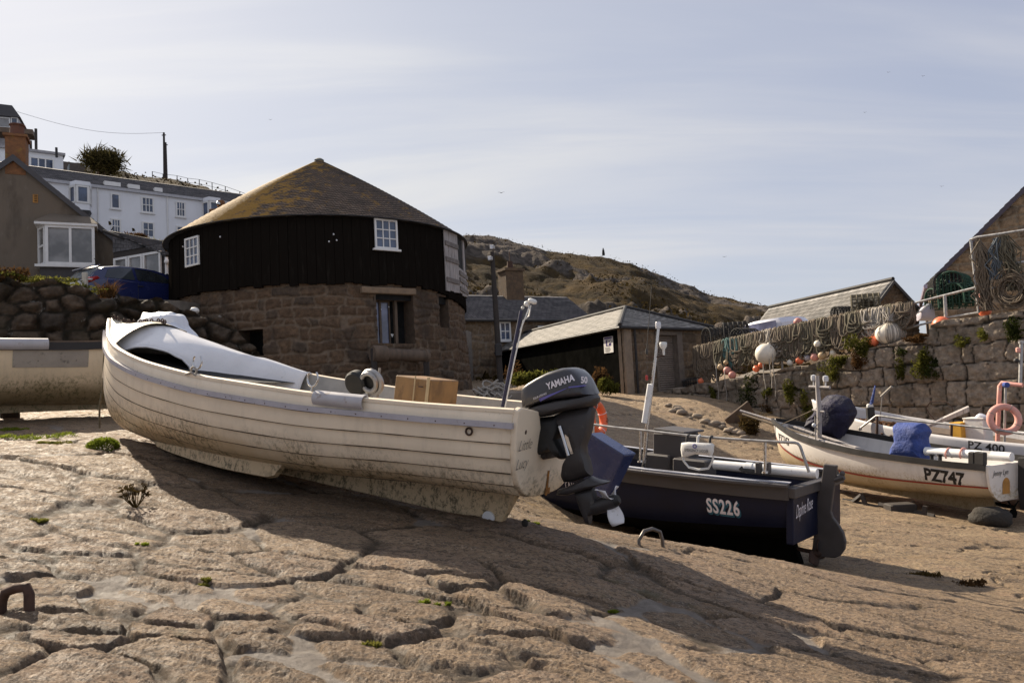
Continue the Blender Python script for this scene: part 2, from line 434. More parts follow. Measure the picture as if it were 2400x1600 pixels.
M['shrub'] = leafmat('shrub_leaves', (.035, .028, .014), (.10, .085, .03), 3, .25)
M['scrub'] = leafmat('hill_scrub', (.035, .025, .012), (.095, .066, .024), .35, .12)
M['weed_brown'] = leafmat('dry_seaweed', (.05, .033, .015), (.16, .11, .04), 9, .25)
# ------------------------------------------------------------------ camera, light, sky
cd = bpy.data.cameras.new('camera'); cam = bpy.data.objects.new('camera', cd); COL.objects.link(cam)
cd.sensor_width = 36; cd.lens = F / 2400 * 36; cd.clip_end = 3000; cd.clip_start = .05
cam.matrix_basis = Matrix.Translation(EYE) @ CAMR.to_4x4()
sc.camera = cam
SUN_AZ, SUN_EL = rad(-41), rad(35)
sd = Vector((math.sin(SUN_AZ) * math.cos(SUN_EL), math.cos(SUN_AZ) * math.cos(SUN_EL), math.sin(SUN_EL)))
ld = bpy.data.lights.new('sun', 'SUN'); ld.energy = 5.0; ld.angle = rad(.6); ld.color = (1, .865, .68)
lo = bpy.data.objects.new('sun', ld); COL.objects.link(lo); lo.rotation_euler = sd.to_track_quat('Z', 'Y').to_euler()
w = bpy.data.worlds.new('World'); sc.world = w; w.use_nodes = True
t = NT(w.node_tree); bg = t.n['Background']; bg.inputs['Strength'].default_value = .055
sky = t.new('ShaderNodeTexSky', sky_type='NISHITA'); sky.sun_disc = False; sky.sun_elevation = SUN_EL; sky.sun_rotation = SUN_AZ
sky.air_density = 1.0; sky.dust_density = .7; sky.ozone_density = 1.5
tc = t.new('ShaderNodeTexCoord').outputs['Generated']
sx = t.new('ShaderNodeSeparateXYZ'); t.ln(tc, sx.inputs[0])
den = t.math('ADD', t.math('MAXIMUM', sx.outputs[2], 0.0), .16)
cx = t.math('DIVIDE', sx.outputs[0], den); cy = t.math('DIVIDE', sx.outputs[1], den)
cb = t.new('ShaderNodeCombineXYZ'); t.ln(cx, cb.inputs[0]); t.ln(cy, cb.inputs[1])
def cloud(rot, scale, sc_xy, a, b, det=7, rough=.55, dist=.6):
    mp = t.mapping(cb.outputs[0], (sc_xy[0], sc_xy[1], 1), (0, 0, rot))
    return t.ramp(t.noise(mp, scale, det, rough, dist), a, b)
streak = cloud(rad(24), .75, (.33, 1.7), .40, .72)
broad = cloud(rad(15), .32, (.7, 1.3), .33, .66, 5, .5, .3)
wisp = cloud(rad(30), 1.9, (.22, 1.9), .45, .8, 8, .6, .8)
# cirrus is thicker towards the low sun, thinner on the other side of the sky
dp = t.new('ShaderNodeVectorMath', operation='DOT_PRODUCT'); t.ln(tc, dp.inputs[0]); dp.inputs[1].default_value = tuple(sd)
near = t.ramp(dp.outputs['Value'], .35, .98)
low = t.ramp(sx.outputs[2], .42, .10)
f = t.math('ADD', t.math('MULTIPLY', streak, .52), t.math('MULTIPLY', broad, .30))
f = t.math('ADD', f, t.math('MULTIPLY', wisp, .22))
f = t.math('ADD', f, t.math('MULTIPLY', near, .46))
f = t.math('ADD', f, t.math('MULTIPLY', low, .20))
f = t.math('ADD', f, -.10, clamp=True)
ccol = t.mix(near, (6.5, 6.55, 6.95), (8.0, 7.95, 7.85))
ccol = t.mix(t.ramp(dp.outputs['Value'], .80, .985), ccol, (9.5, 9.3, 9.0))
# the sky's own brightness is capped by the veil in front of the sun
tint = t.mix(.6, sky.outputs[0], (5.1, 5.35, 6.7))
t.ln(t.mix(f, tint, ccol), bg.inputs['Color'])
sc.view_settings.view_transform = 'Standard'; sc.view_settings.look = 'None'; sc.view_settings.gamma = 1; sc.view_settings.exposure = 0.92

# ------------------------------------------------------------------ slipway ground
CTRL = [(0, 1600, 2.6), (1200, 1600, 2.9), (2400, 1600, 4.2), (0, 1300, 4.3), (600, 1350, 4.4), (1200, 1400, 4.3), (1800, 1450, 5.0), (2400, 1450, 6.2),
        (1160, 1224, 6.25), (290, 1032, 8.4), (700, 1132, 7.3), (0, 1020, 9), (1450, 1252, 6.9), (1640, 1280, 7.2), (1850, 1322, 7.7), (1860, 1322, 8.9),
        (2000, 1250, 10.5), (2400, 1400, 7.8), (2300, 1218, 12.5), (1990, 1178, 13.5), (1880, 1118, 17), (1700, 1055, 19), (1600, 1010, 20), (1500, 930, 25),
        (1400, 918, 27), (1250, 915, 26), (1000, 925, 22)]
pts = [P(*c) for c in CTRL] + [Vector(q) + Vector((0, 0, 1.1)) for q in ((-1, 9.8, -1.1), (.4, 8.4, -1.5), (1.2, 8.7, -1.85), (2.2, 8.7, -2.1), (-.1, 9.5, -1.5), (0, 12, -1.0), (-3, 12, -.3), (-6.5, 12, -.05), (-10, 14, .2), (0, 17, -.45), (3, 13, -1.75), (1.2, 10, -1.95),
      (10, 16, -2.65), (12, 13, -2.7), (11, 8, -2.9), (-8, 5, -.1), (-5, 1, -.6), (0, -3, -1.1), (5, 0, -1.9), (6, 24, -.6), (9, 24, -1.3), (-8, 20, .1), (0, 24, 0), (14, 20, -2.2), (2, 34, .3), (10, 36, .3), (-12, 34, .6), (8, 18, -2.3), (10, 12, -2.75))]
CP = np.array([tuple(p) for p in pts])
def _phi(r2): return r2 * np.log(r2 + 1e-9) * .5
def _tps():
    n = len(CP); d2 = ((CP[:, None, :2] - CP[None, :, :2])**2).sum(-1)
    A = np.zeros((n + 3, n + 3)); A[:n, :n] = _phi(d2) + np.eye(n) * .25
    A[:n, n] = 1; A[:n, n + 1:] = CP[:, :2]; A[n, :n] = 1; A[n + 1:, :n] = CP[:, :2].T
    return np.linalg.solve(A, np.concatenate([CP[:, 2], [0, 0, 0]]))
TW = _tps()
def base_z(x, y):
    x = np.asarray(x, float); y = np.asarray(y, float); z = TW[-3] + TW[-2] * x + TW[-1] * y
    for i in range(len(CP)): z = z + TW[i] * _phi((x - CP[i, 0])**2 + (y - CP[i, 1])**2)
    return z
def ground_xy(u, v):
    k = ray(u, v); d = np.linspace(1.5, 40, 1500) / k.y
    z = EYE.z + k.z * d; g = base_z(k.x * d, k.y * d)
    i = np.argmax(z < g)
    return Vector((k.x * d[i], k.y * d[i], float(g[i])))

zA = lambda x, y: (x * .3826, 1000 + y * .3826)
zB = lambda x, y: (800 + x * .34, 1150 + y * .34)
zC = lambda x, y: (1600 + x * .34, 1150 + y * .34)
SEEDPX = [zA(*q) for q in ((150, 300), (150, 360), (640, 580), (1120, 560), (640, 380), (900, 430), (150, 450), (110, 600), (400, 680), (600, 640), (110, 780), (150, 850), (350, 960), (620, 850), (1250, 820), (1450, 710), (1720, 810), (1900, 730),
          (1050, 960), (1280, 900), (800, 1090), (1050, 1150), (1340, 1090), (300, 1200), (320, 1300), (1160, 1270), (1610, 1210), (1650, 1030), (1900, 1080), (500, 1470), (1000, 1450), (1650, 1330), (1950, 1260), (60, 1340), (1800, 1530), (250, 1080), (950, 1060))]
SEEDPX += [zB(*q) for q in ((520, 520), (850, 640), (250, 700), (420, 640), (1000, 690), (150, 950), (900, 930), (640, 880), (1250, 720), (1640, 700), (1750, 770), (2060, 880), (2250, 900), (1600, 990), (800, 1180), (120, 1110), (2050, 1130), (1400, 1130), (1150, 1290), (1700, 1290), (250, 1290))]
SEEDPX += [zC(*q) for q in ((150, 590), (800, 640), (300, 850), (1250, 900), (1700, 900), (700, 1000), (1200, 1100), (1800, 1130), (300, 1240), (900, 1250), (2150, 1050), (2250, 1290), (1500, 1290), (600, 880), (2050, 760), (1500, 640))]
S_ = []
for u, v in SEEDPX:
    g = ground_xy(u, v); S_.append((g.x, g.y))
g_ = random.Random(4)
for _ in range(6000):
    q = (g_.uniform(-9, 8), g_.uniform(.6, 9.5)); gap = .66 if q[1] < 5 else .8
    if all(((q[0] - a) * .66)**2 + ((q[1] - b) * 1.12 + (q[0] - a) * .36)**2 > gap * gap for a, b in S_): S_.append(q)
SEED = np.array(S_)

def build_ground():
    NA, NR = 980, 860
    an = np.linspace(rad(-58), rad(55), NA); r = np.exp(np.linspace(math.log(1.25), math.log(40), NR))
    A, Rr = np.meshgrid(an, r, indexing='ij'); X = np.sin(A) * Rr; Y = np.cos(A) * Rr
    Z = base_z(X, Y)
    # slabs: cells around the traced stones, edges wandered by noise
    wx = X + .15 * fbm(X * 1.4, Y * 1.4, 4, 3, .5) + .018 * fbm(X * 9, Y * 9, 3, 5); wy = Y + .15 * fbm(X * 1.4, Y * 1.4, 4, 9, .5) + .018 * fbm(X * 9, Y * 9, 3, 6)
    f1 = np.full(X.shape, 9.); f2 = f1.copy(); cid = np.zeros(X.shape)
    rr = random.Random(8)
    for i, (a, b) in enumerate(SEED):
        sel = (np.abs(X - a) < 2.8) & (np.abs(Y - b) < 2.6)
        if not sel.any(): continue
        d = np.hypot((wx[sel] - a) * .66, (wy[sel] - b) * 1.12 + (wx[sel] - a) * .36); h = (i * .61803) % 1
        o1 = f1[sel]; o2 = f2[sel]; m = d < o1
        f2[sel] = np.where(m, o1, np.minimum(o2, d)); c_ = cid[sel]; cid[sel] = np.where(m, h, c_); f1[sel] = np.where(m, d, o1)
    e = (f2 - f1)
    # rough paving near the camera, worn smooth slip beyond the boats
    edge = -.32 * X + Y
    stony = smooth(8.2 + .5 * fbm(X, Y, 3, 21) - (Y + np.where(X < 0, .45 * X, -.05 * X)), 0, 1.6)
    stony = np.clip(stony, 0, 1) * (1 - .55 * smooth(X, 2.6, 4.6))
    wid = .016 + .075 * smooth(fbm(X * 1.3 + 3, Y * 1.3, 4, 31), .02, .5) * (1 - .45 * smooth(X, -.5, 1.5))
    inside = smooth(e - wid, 0, .02 + .05 * vnoise(X * 2.1, Y * 2.1, 36))
    cem = smooth(wid, .026, .05)                       # wide joints are filled with smooth cement
    depth = (.027 - .012 * cem) * (.55 + .9 * vnoise(X * 1.3, Y * 1.3, 34))
    tilt = (cid - .5) * .02 + .03 * ((cid * 7.3) % 1 - .5) * (wx - X)
    strat = fbm(X * 2.0 + Y * .9, Y * 10 + X * 3.4, 5, 41, .6)       # layered grain of the rock
    pits = fbm(X * 13, Y * 17, 5, 45, .62)
    fine = fbm(X * 42, Y * 48, 4, 47, .65)
    gr = .35 + .65 * smooth(fbm(X * 1.1, Y * 1.3, 3, 51), -.3, .3)
    stone = depth * (inside**.7 - 1) + inside * tilt + inside * (gr * (.017 * strat + .010 * pits) + .008 * fine)
    stone += inside * .022 * fbm(X * 1.3, Y * 1.9, 3, 61) + .014 * smooth(e, .0, .42)
    ledge = smooth(fbm(X * .8 + 7 - .5 * Y, Y * 3.4 + X * 1.2, 4, 66), .08, .2) * .012 * (1 - cem * .5)
    stone += (1 - inside) * (.014 * fbm(X * 9, Y * 9, 4, 71) + .02 * fbm(X * 2.2, Y * 2.2, 3, 72) * cem) + ledge * inside
    smo = .022 * fbm(X * 1.4 + Y * .4, Y * 4.5 - X * 1.2, 5, 81, .6) + .016 * fbm(X * 9, Y * 15, 5, 83, .65) * (.5 + vnoise(X * .7, Y * .7, 5)) + .02 * fbm(X * .5, Y * .5, 3, 87)
    smo = smo + smooth(9.5 - Y, 0, 3) * (.030 * fbm(X * .7 + Y * .5, Y * 3.6 - X * 1.3, 5, 93, .6) + .02 * smooth(fbm(X * .6 + 3, Y * 2.6 - X * .9, 4, 95), .0, .12))
    crack = smooth(np.abs(fbm(X * .5 - Y * .25, Y * 1.1 + X * .3, 4, 91)), .03, 0) * -.05
    Z = Z + stony * stone + (1 - stony) * (smo + crack)
    mort = np.clip((1 - smooth(e - wid + .012 * fbm(X * 14, Y * 14, 3, 73), -.004, .014)) * cem, 0, 1) * stony
    hollow = np.clip((1 - smooth(e - wid, -.01, .06)) * (1 - cem), 0, 1) * stony
    info = np.stack([cid * stony + (1 - stony) * .5, mort, np.clip(stony, 0, 1), np.clip(hollow * .9 + (1 - stony) * smooth(-crack, .012, .035) * .8, 0, 1)], -1)
    m, t, b = newmat('slipway_stone')
    tc = t.new('ShaderNodeTexCoord').outputs['Object']
    at = t.new('ShaderNodeAttribute', attribute_name='info'); sp = t.new('ShaderNodeSeparateColor'); t.ln(at.outputs['Color'], sp.inputs[0])
    c = t.mix(t.ramp(sp.outputs[0], .1, .55), (.275, .19, .118), (.375, .265, .17)); c = t.mix(t.ramp(sp.outputs[0], .6, 1), c, (.35, .245, .165))
    sm_ = t.mix(t.ramp(t.noise(t.mapping(tc, (.5, 1.6, 1), (0, 0, .45)), 1.6, 8, .7), .32, .68), (.30, .205, .12), (.44, .32, .195))
    sm_ = t.mix(t.ramp(t.noise(t.mapping(tc, (.25, 2.2, 1), (0, 0, .5)), 1.1, 5, .6), .60, .72), sm_, (.44, .29, .13))
    c = t.mix(sp.outputs[2], sm_, c)
    st = t.mapping(tc, (1, 3.2, 1), (0, 0, .32))
    c = t.mix(t.ramp(t.noise(st, 3.2, 9, .72), .50, .66, 0, .9), c, (.115, .085, .06))
    c = t.mix(t.ramp(t.noise(tc, 1.7, 8, .7), .54, .66, 0, .65), c, (.44, .29, .18))
    c = t.mix(t.ramp(t.noise(t.mapping(tc, (1, 1.7, 1)), 24, 7, .78), .48, .57, 0, .8), c, (.10, .075, .055))
    c = t.mix(t.ramp(t.noise(tc, 60, 5, .75), .55, .66, 0, .75), c, (.60, .49, .38))
    c = t.mix(t.ramp(t.noise(tc, 1.1, 7, .7), .60, .70, 0, .7), c, (.10, .09, .045))
    cm = t.mix(t.ramp(t.noise(tc, 5, 7, .6), .3, .7), (.22, .19, .165), (.33, .29, .25))
    c = t.mix(sp.outputs[1], c, cm)
    c = t.mix(t.math('MULTIPLY', at.outputs['Alpha'], t.ramp(t.noise(tc, 6, 6, .7), .3, .55, .35, .95)), c, (.055, .043, .03))
    t.ln(c, b.inputs['Base Color']); t.ln(t.ramp(t.noise(tc, 9, 5, .7), .35, .65, .52, .85), b.inputs['Roughness']); b.inputs['Specular IOR Level'].default_value = .28
    h1 = t.noise(st, 22, 10, .78); h2 = t.noise(tc, 95, 6, .75)
    t.ln(t.bump(h2, 1.0, .010, t.bump(h1, 1.0, .038)), b.inputs['Normal'])
    o = grid_mesh('slipway', np.stack([X, Y, Z], -1), info, m)
    return tag(o, 'rough stone slipway sloping down to the right', kind='structure'), X, Y, Z
slip, GX, GY, GZ = build_ground()
_an0, _an1, _lr0, _lr1 = rad(-58), rad(55), math.log(1.25), math.log(40)
def gz(x, y):
    """actual ground height incl. relief (nearest sample)"""
    i = int(round((math.atan2(x, y) - _an0) / (_an1 - _an0) * (GX.shape[0] - 1))); j = int(round((math.log(max(1.26, math.hypot(x, y))) - _lr0) / (_lr1 - _lr0) * (GX.shape[1] - 1)))
    return float(GZ[min(max(i, 0), GX.shape[0] - 1), min(max(j, 0), GX.shape[1] - 1)])
def on_ground(u, v, dz=0.0):
    g = ground_xy(u, v); return Vector((g.x, g.y, gz(g.x, g.y) + dz))

# ------------------------------------------------------------------ hillside beyond the village
SKY_L = [(-900, 330), (-300, 352), (0, 372), (150, 380), (280, 400), (382, 418), (485, 436), (586, 466), (760, 520), (950, 548), (1087, 553), (1138, 554), (1186, 558), (1227, 571), (1288, 585), (1363, 590), (1431, 597), (1475, 610),
         (1526, 636), (1580, 656), (1628, 675), (1662, 693), (1730, 706), (1808, 720), (1950, 752), (2200, 800), (2700, 850), (3600, 900)]
def build_hill():
    NA, NR = 900, 300
    an = np.linspace(rad(-62), rad(62), NA); r = np.exp(np.linspace(math.log(36), math.log(420), NR))
    A, Rr = np.meshgrid(an, r, indexing='ij'); X = np.sin(A) * Rr; Y = np.cos(A) * Rr
    sk_a, sk_e = [], []
    for u, v in SKY_L:
        k = ray(u, v); sk_a.append(math.atan2(k.x, k.y)); sk_e.append(k.z / math.hypot(k.x, k.y))
    el = np.interp(an, sk_a, sk_e)                       # slope of the skyline seen from the slip
    right = smooth(an, rad(-12), rad(0))
    rid = 88 + 34 * right                                # distance of the crest
    base = 2.0 * (1 - right) + 1.2 * right + 3.5 * smooth(an, rad(-6), rad(-30))
    top = EYE.z + el * rid
    s = np.clip((Rr - 36) / (rid[:, None] - 36), 0, None)
    prof = np.where(s < 1, .10 * s + .90 * s**1.25, 1 - .08 * (s - 1) - .12 * (s - 1)**2)
    Z = base[:, None] + (top - base)[:, None] * prof
    Z = np.maximum(Z, -3)
    amp = smooth(s, 0.05, .5) * (1 - .72 * smooth(s, .72, .98))
    rk = np.abs(fbm(X * .045, Y * .045, 5, 5, .6))
    crag = smooth(fbm(X * .07 + 2, Y * .07, 4, 15), .02, .3) * right[:, None]
    Z += amp * (3.0 * fbm(X * .05, Y * .05, 5, 3, .55) - 2.6 * rk + 3.0 * crag * fbm(X * .25, Y * .2 + Z * .3, 4, 19, .6)) + .35 * smooth(s, 0, .3) * fbm(X * .4, Y * .4, 4, 8, .65)
    # a lower shoulder of scrub behind the garage
    info = np.stack([np.clip(.5 + .5 * fbm(X * .06, Y * .06, 4, 33), 0, 1), crag * smooth(s, .2, .5), np.zeros_like(X)], -1)
    m, t, b = newmat('hill_heath')
    tc = t.new('ShaderNodeTexCoord').outputs['Object']
    at = t.new('ShaderNodeAttribute', attribute_name='info'); sp = t.new('ShaderNodeSeparateColor'); t.ln(at.outputs['Color'], sp.inputs[0])
    c = t.mix(t.ramp(t.noise(tc, .16, 8, .7), .36, .64), (.032, .023, .012), (.08, .052, .022))
    c = t.mix(t.ramp(t.noise(tc, .5, 7, .7), .52, .66, 0, .8), c, (.105, .069, .026))
    c = t.mix(t.ramp(t.noise(tc, .9, 6, .7), .56, .7, 0, .7), c, (.05, .045, .018))
    rockc = t.mix(t.ramp(t.noise(tc, .8, 8, .7), .35, .65), (.06, .05, .042), (.15, .125, .105))
    c = t.mix(t.ramp(sp.outputs[1], .25, .6), c, rockc)
    t.ln(c, b.inputs['Base Color']); b.inputs['Roughness'].default_value = .95; b.inputs['Specular IOR Level'].default_value = .1
    t.ln(t.bump(t.noise(tc, 1.4, 9, .75), 1.0, .6), b.inputs['Normal'])
    o = grid_mesh('hillside', np.stack([X, Y, Z], -1), info, m)
    tag(o, 'heath covered hillside with rock outcrops behind the village', kind='structure')
    return an, Rr, X, Y, Z, s
HA, HR, HX, HY, HZ, HS = build_hill()
def hill_scrub():
    """low heath growing all over the hill: uncountable"""
    g = np.random.default_rng(3); mb = MB()
    idx = [(i, j) for i, j in zip(g.integers(0, HX.shape[0], 90000), g.integers(0, HX.shape[1], 90000))]
    n = 0
    for i, j in idx:
        s = HS[i, j]
        if s > 1.06 or s < .02 or abs(HA[i]) > rad(44): continue
        x, y, z = HX[i, j], HY[i, j], HZ[i, j]
        if vnoise(np.array([x * .14]), np.array([y * .14]), 77)[0] < .52 and s < .93: continue
        k = 3 if s > .8 else 2
        for _ in range(k):
            h = g.uniform(.12, .42) * (1.05 - .6 * s); p = Vector((x + g.normal(0, .7), y + g.normal(0, .7), z - .1))
            a = g.uniform(0, 3.14); d = Vector((math.cos(a), math.sin(a), 0)) * h * g.uniform(.4, .9); l = Vector((g.normal(0, .3), g.normal(0, .3), 1)) * h
            mb.add([p - d, p + d, p + d * .5 + l, p - d * .7 + l * .8], [(0, 1, 2, 3)]); n += 1
    single('heath_scrub', 'brown and olive heath scrub covering the hillside', None, mb, M['scrub'], kind='stuff')
hill_scrub()
# flat ground on which the hill and the upper village stand, out to the horizon
mb = MB(); mb.add([(-900, 30, -3.2), (900, 30, -3.2), (900, 1500, -3.2), (-900, 1500, -3.2)], [(0, 1, 2, 3)])
single('low_ground', 'flat ground reaching to the horizon', None, mb, mat('far_ground', (.08, .07, .04), .95), kind='structure')
# upper road terrace in front of the cottages, held by the boulder wall
EYZ = EYE.z
UP = EYZ + 3.02
ring = [(-26, 12), (-15.0, 17.3), (-10.6, 19.9), (-9.3, 20.9), (-8.6, 24), (-3, 31), (-2, 37), (-26, 40)]
mb = MB(); mb.prism([Vector((x, y, UP - 3.2)) for x, y in ring], (0, 0, 3.2))
single('upper_road', 'raised road terrace in front of the cottages', None, mb, mat('road_gravel', (.17, .145, .12), .9, .2, 4, bump=.6, bscale=30, bdist=.02), kind='structure')
# ------------------------------------------------------------------ boats
from mathutils.bvhtree import BVHTree
def proj(p):
    q = CAMR.transposed() @ (Vector(p) - EYE); return 1200 + F * q.x / -q.z, 800 - F * q.y / -q.z
def boat_frame(stern, bow, back=0.0, heel=0.0):
    """X from stern to bow along the keel, +Y to the camera side, origin on the keel at the transom"""
    X = (bow - stern).normalized(); Y = Vector((0, 0, 1)).cross(X).normalized(); Z = X.cross(Y)
    R_ = Matrix((X, Y, Z)).transposed() @ Matrix.Rotation(heel, 3, 'X')
    return Matrix.Translation(stern - X * back) @ R_.to_4x4()
class Hull:
    """stations: (s, half beam, sheer z, bottom z, y-exponent, z-exponent); s = 0 transom, 1 stem"""
    def __init__(s, L, st, rake=0.0, bowrake=0.0):
        s.L = L; s.st = np.array(st, float); s.rake = rake; s.br = bowrake
    def q(s, x):
        return [float(pchip(np.array([x]), s.st[:, 0], s.st[:, k])[0]) for k in range(1, 6)]
    def pt(s, x, tt, side=1, off=0.0):
        B, zs, zk, a, b = s.q(x)
        def yz(u):
            th = min(max(u, 0), 1) * math.pi / 2
            return B * math.sin(th)**a if th > 0 else 0.0, zk + (zs - zk) * (1 - math.cos(th))**b
        y, z = yz(tt)
        if off:
            y1, z1 = yz(min(tt + .02, 1)); y0, z0 = yz(max(tt - .02, 0)); n = Vector((z1 - z0, -(y1 - y0))); n.normalize()
            y += n.x * off; z += n.y * off
        fr = (z - zk) / max(zs - zk, 1e-3)
        return Vector((x * s.L - s.rake * (1 - x)**8 * fr + s.br * x**10 * fr, y * side, z))
    def sole(s, z0, z1, s1=.9, n=14):
        """a floor that stays inside the hull"""
        g = []
        for i in range(n + 1):
            x = s1 * i / n; z = z0 + (z1 - z0) * i / n; y = s.pt(x, s.t_at_z(x, z), 1).y * .96; g.append([Vector((x * s.L, k * y, z)) for k in (-1, 0, 1)])
        return g
    def t_at_z(s, x, z):
        B, zs, zk, a, b = s.q(x); f = min(max((z - zk) / (zs - zk), 0), 1)
        return math.acos(1 - f**(1 / b)) / (math.pi / 2)
    def S(s, n=46):
        return [1 - (1 - i / n)**1.5 * 1.0 if i / n > .0 else 0 for i in range(n + 1)]
    def rows(s, mb, rows, s0=0.0, s1=1.0, sides=(1, -1), n=46):
        xs = [s0 + (s1 - s0) * x for x in s.S(n)]
        for sd_ in sides: mb.grid([[s.pt(x, t_, sd_, o_) for t_, o_ in rows] for x in xs])
        return mb
    def sheer(s, s0, s1, n=30, side=1, dt=0.0, off=0.0, tt=1.0):
        return [s.pt(s0 + (s1 - s0) * i / n, tt, side, off) + Vector((0, 0, dt)) for i in range(n + 1)]
    def section(s, x, n=14, tmin=0.0):
        a = [s.pt(x, tmin + (1 - tmin) * i / n, 1) for i in range(n + 1)]; b = [s.pt(x, tmin + (1 - tmin) * i / n, -1) for i in range(n + 1)]
        return list(reversed(a)) + b[1 if tmin == 0 else 0:]
    def s_at_u(s, Mx, u, tt=1.0, side=1, rev=False):
        lo_, hi_ = 0.0, 1.0
        for _ in range(40):
            m_ = (lo_ + hi_) / 2
            if (proj(Mx @ s.pt(m_, tt, side))[0] > u) != rev: lo_ = m_
            else: hi_ = m_
        return m_
    def deckpt(s, x, yf, z):
        return Vector((s.pt(x, 1).x, s.q(x)[0] * yf, z))
    def textmap(s, o, x0, z0, tilt=0.0):
        """lettering dropped sideways onto the hull's own mesh"""
        bv = BVHTree.FromPolygons([v.co.copy() for v in o.data.vertices], [tuple(p.vertices) for p in o.data.polygons])
        def f(tx, ty, off):
            h = bv.ray_cast(Vector((x0 - tx, 4, z0 + ty + tx * tilt)), Vector((0, -1, 0)))
            q = h[0] if h[0] is not None else Vector((x0 - tx, 0, z0 + ty))
            return q + Vector((0, .004 + off, 0))
        return f
def hull_mat(name, col, dirt, dirt2, lowcol, zlo, zhi, stripe=None):
    """gelcoat with algae and scuffs that gather on the lower strakes"""
    m, t, b = newmat(name)
    tc = t.new('ShaderNodeTexCoord').outputs['Object']
    sx_ = t.new('ShaderNodeSeparateXYZ'); t.ln(tc, sx_.inputs[0]); z = sx_.outputs[2]
    c = t.mix(t.ramp(t.noise(tc, 2.3, 5, .6), .3, .7), tuple(q * .94 for q in col), tuple(q * 1.05 for q in col))
    run = t.noise(t.mapping(tc, (7, 1, 1.2)), 1.6, 7, .7)
    c = t.mix(t.ramp(run, .5, .74, 0, .45), c, tuple(q * .72 for q in col))
    zz = t.math('ADD', z, t.math('MULTIPLY', t.math('SUBTRACT', t.noise(tc, 1.5, 6, .7), .5), .35))
    c = t.mix(t.ramp(zz, zhi, zlo), c, lowcol)
    al = t.math('MULTIPLY', t.ramp(zz, zhi + .14, zlo + .05), t.math('MULTIPLY', t.ramp(t.noise(t.mapping(tc, (2.2, 1, 1.4)), 11, 10, .82), .48, .58), t.ramp(t.noise(tc, 1.8, 3), .30, .50)))
    c = t.mix(t.math('MULTIPLY', al, .85), c, dirt)
    c = t.mix(t.ramp(t.noise(tc, 11, 9, .78), .66, .70, 0, .8), c, dirt2)
    c = t.mix(t.ramp(t.noise(t.mapping(tc, (1, 1, 2.4)), 38, 4, .7), .70, .73, 0, .8), c, dirt2)
    if stripe is not None:
        pass
    t.ln(c, b.inputs['Base Color']); t.ln(t.ramp(run, .3, .7, .38, .62), b.inputs['Roughness'])
    t.ln(t.bump(t.noise(tc, 9, 5, .6), .12, .01), b.inputs['Normal'])
    return m

# ---------- the white clinker motor boat in front
LLS, LLB = P(1165, 1224, 6.3), P(300, 1026, 8.45)
LLM = boat_frame(LLS, LLB, .36, rad(1.5))
lh = Hull(5.64, [(0, .66, 1.0, .31, .62, 1.1), (.15, .80, .95, .27, .64, 1.12), (.35, .91, .915, .17, .68, 1.15), (.5, .92, .915, .12, .72, 1.12), (.65, .85, .945, .09, .80, 1.05), (.8, .65, 1.025, .06, .92, .95), (.9, .39, 1.12, .08, 1.0, .85),
               (.955, .20, 1.19, .17, 1.0, .8), (.985, .09, 1.27, .34, 1.0, .8), (1, .028, 1.31, .56, 1.0, .8)], rake=.02)
boat = thing('motor_boat', 'white clinker motor boat with dirty planks and a dark outboard, nearest boat', 'boat', mat4=LLM)
M['ll_hull'] = hull_mat('weathered_cream_gelcoat', (.76, .65, .50), (.055, .046, .018), (.06, .042, .026), (.56, .42, .25), .22, .50)
laps = [0, .25, .42, .555, .675, .785, .885]
rows_ = []
for i in range(len(laps) - 1):
    a, b = laps[i], laps[i + 1]
    rows_ += [(a, .016 if i else 0), (a + .012, .017 if i else .004), ((a + b) / 2, .009), (b, 0)]
rows_ += [(.885, .014), (.89, .015), (.94, .012), (1, .010)]
mb = lh.rows(MB(), rows_, n=60)
hull = mb.build('hull', M['ll_hull'], boat, 28, solid=.02)
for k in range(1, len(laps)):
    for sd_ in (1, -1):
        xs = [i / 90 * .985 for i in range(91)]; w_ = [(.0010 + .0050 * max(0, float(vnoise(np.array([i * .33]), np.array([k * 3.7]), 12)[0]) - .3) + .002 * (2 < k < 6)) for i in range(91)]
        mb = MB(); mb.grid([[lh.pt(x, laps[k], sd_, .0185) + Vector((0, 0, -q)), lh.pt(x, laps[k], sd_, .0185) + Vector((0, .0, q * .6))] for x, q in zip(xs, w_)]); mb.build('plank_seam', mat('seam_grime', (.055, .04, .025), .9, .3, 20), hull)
# inside of the hull, a sole and thwarts
mb = MB()
lh.rows(mb, [(.25, -.03), (.5, -.03), (.75, -.03), (1, -.03)], n=30)
mb.grid(lh.sole(.52, .55))
mb.build('cockpit_lining', mat('cockpit_grey', (.36, .34, .31), .7, .15), boat, 40)
mb = MB()
for x, z in ((.13, .62), (.42, .56)):
    mb.rbox((x * lh.L, 0, z), (.26, lh.q(x)[0] * 1.86, .04))
    mb.build('thwart', M['ll_hull'], boat); mb = MB()
# gunwale cap and rubbing rail
rp = [(-.022, -.012), (.032, -.012), (.036, .0), (.032, .014), (-.022, .014)]
mb = MB()
for sd_ in (1, -1): mb.sweep(lh.sheer(0, .998, 60, sd_, .0, -.005), [(-.02, -.02), (.02, -.02), (.024, .006), (.0, .016), (-.024, .006)])
mb.build('gunwale', M['ll_hull'], boat, 50)
mb = MB()
for sd_ in (1, -1): mb.sweep(lh.sheer(-.003, .985, 60, sd_, 0, .022, .905), [(-.03, -.02), (.03, -.02), (.033, .0), (.03, .022), (-.03, .022)])
rub = mb.build('rubbing_strake', M['lilac'], boat, 50)
for i in range(24):
    x = .02 + i * .04
    mb = MB(); mb.ball(lh.pt(x, .905, 1, .045), .010, 8, 5); mb.build('bolt', M['rust'], rub, 40)
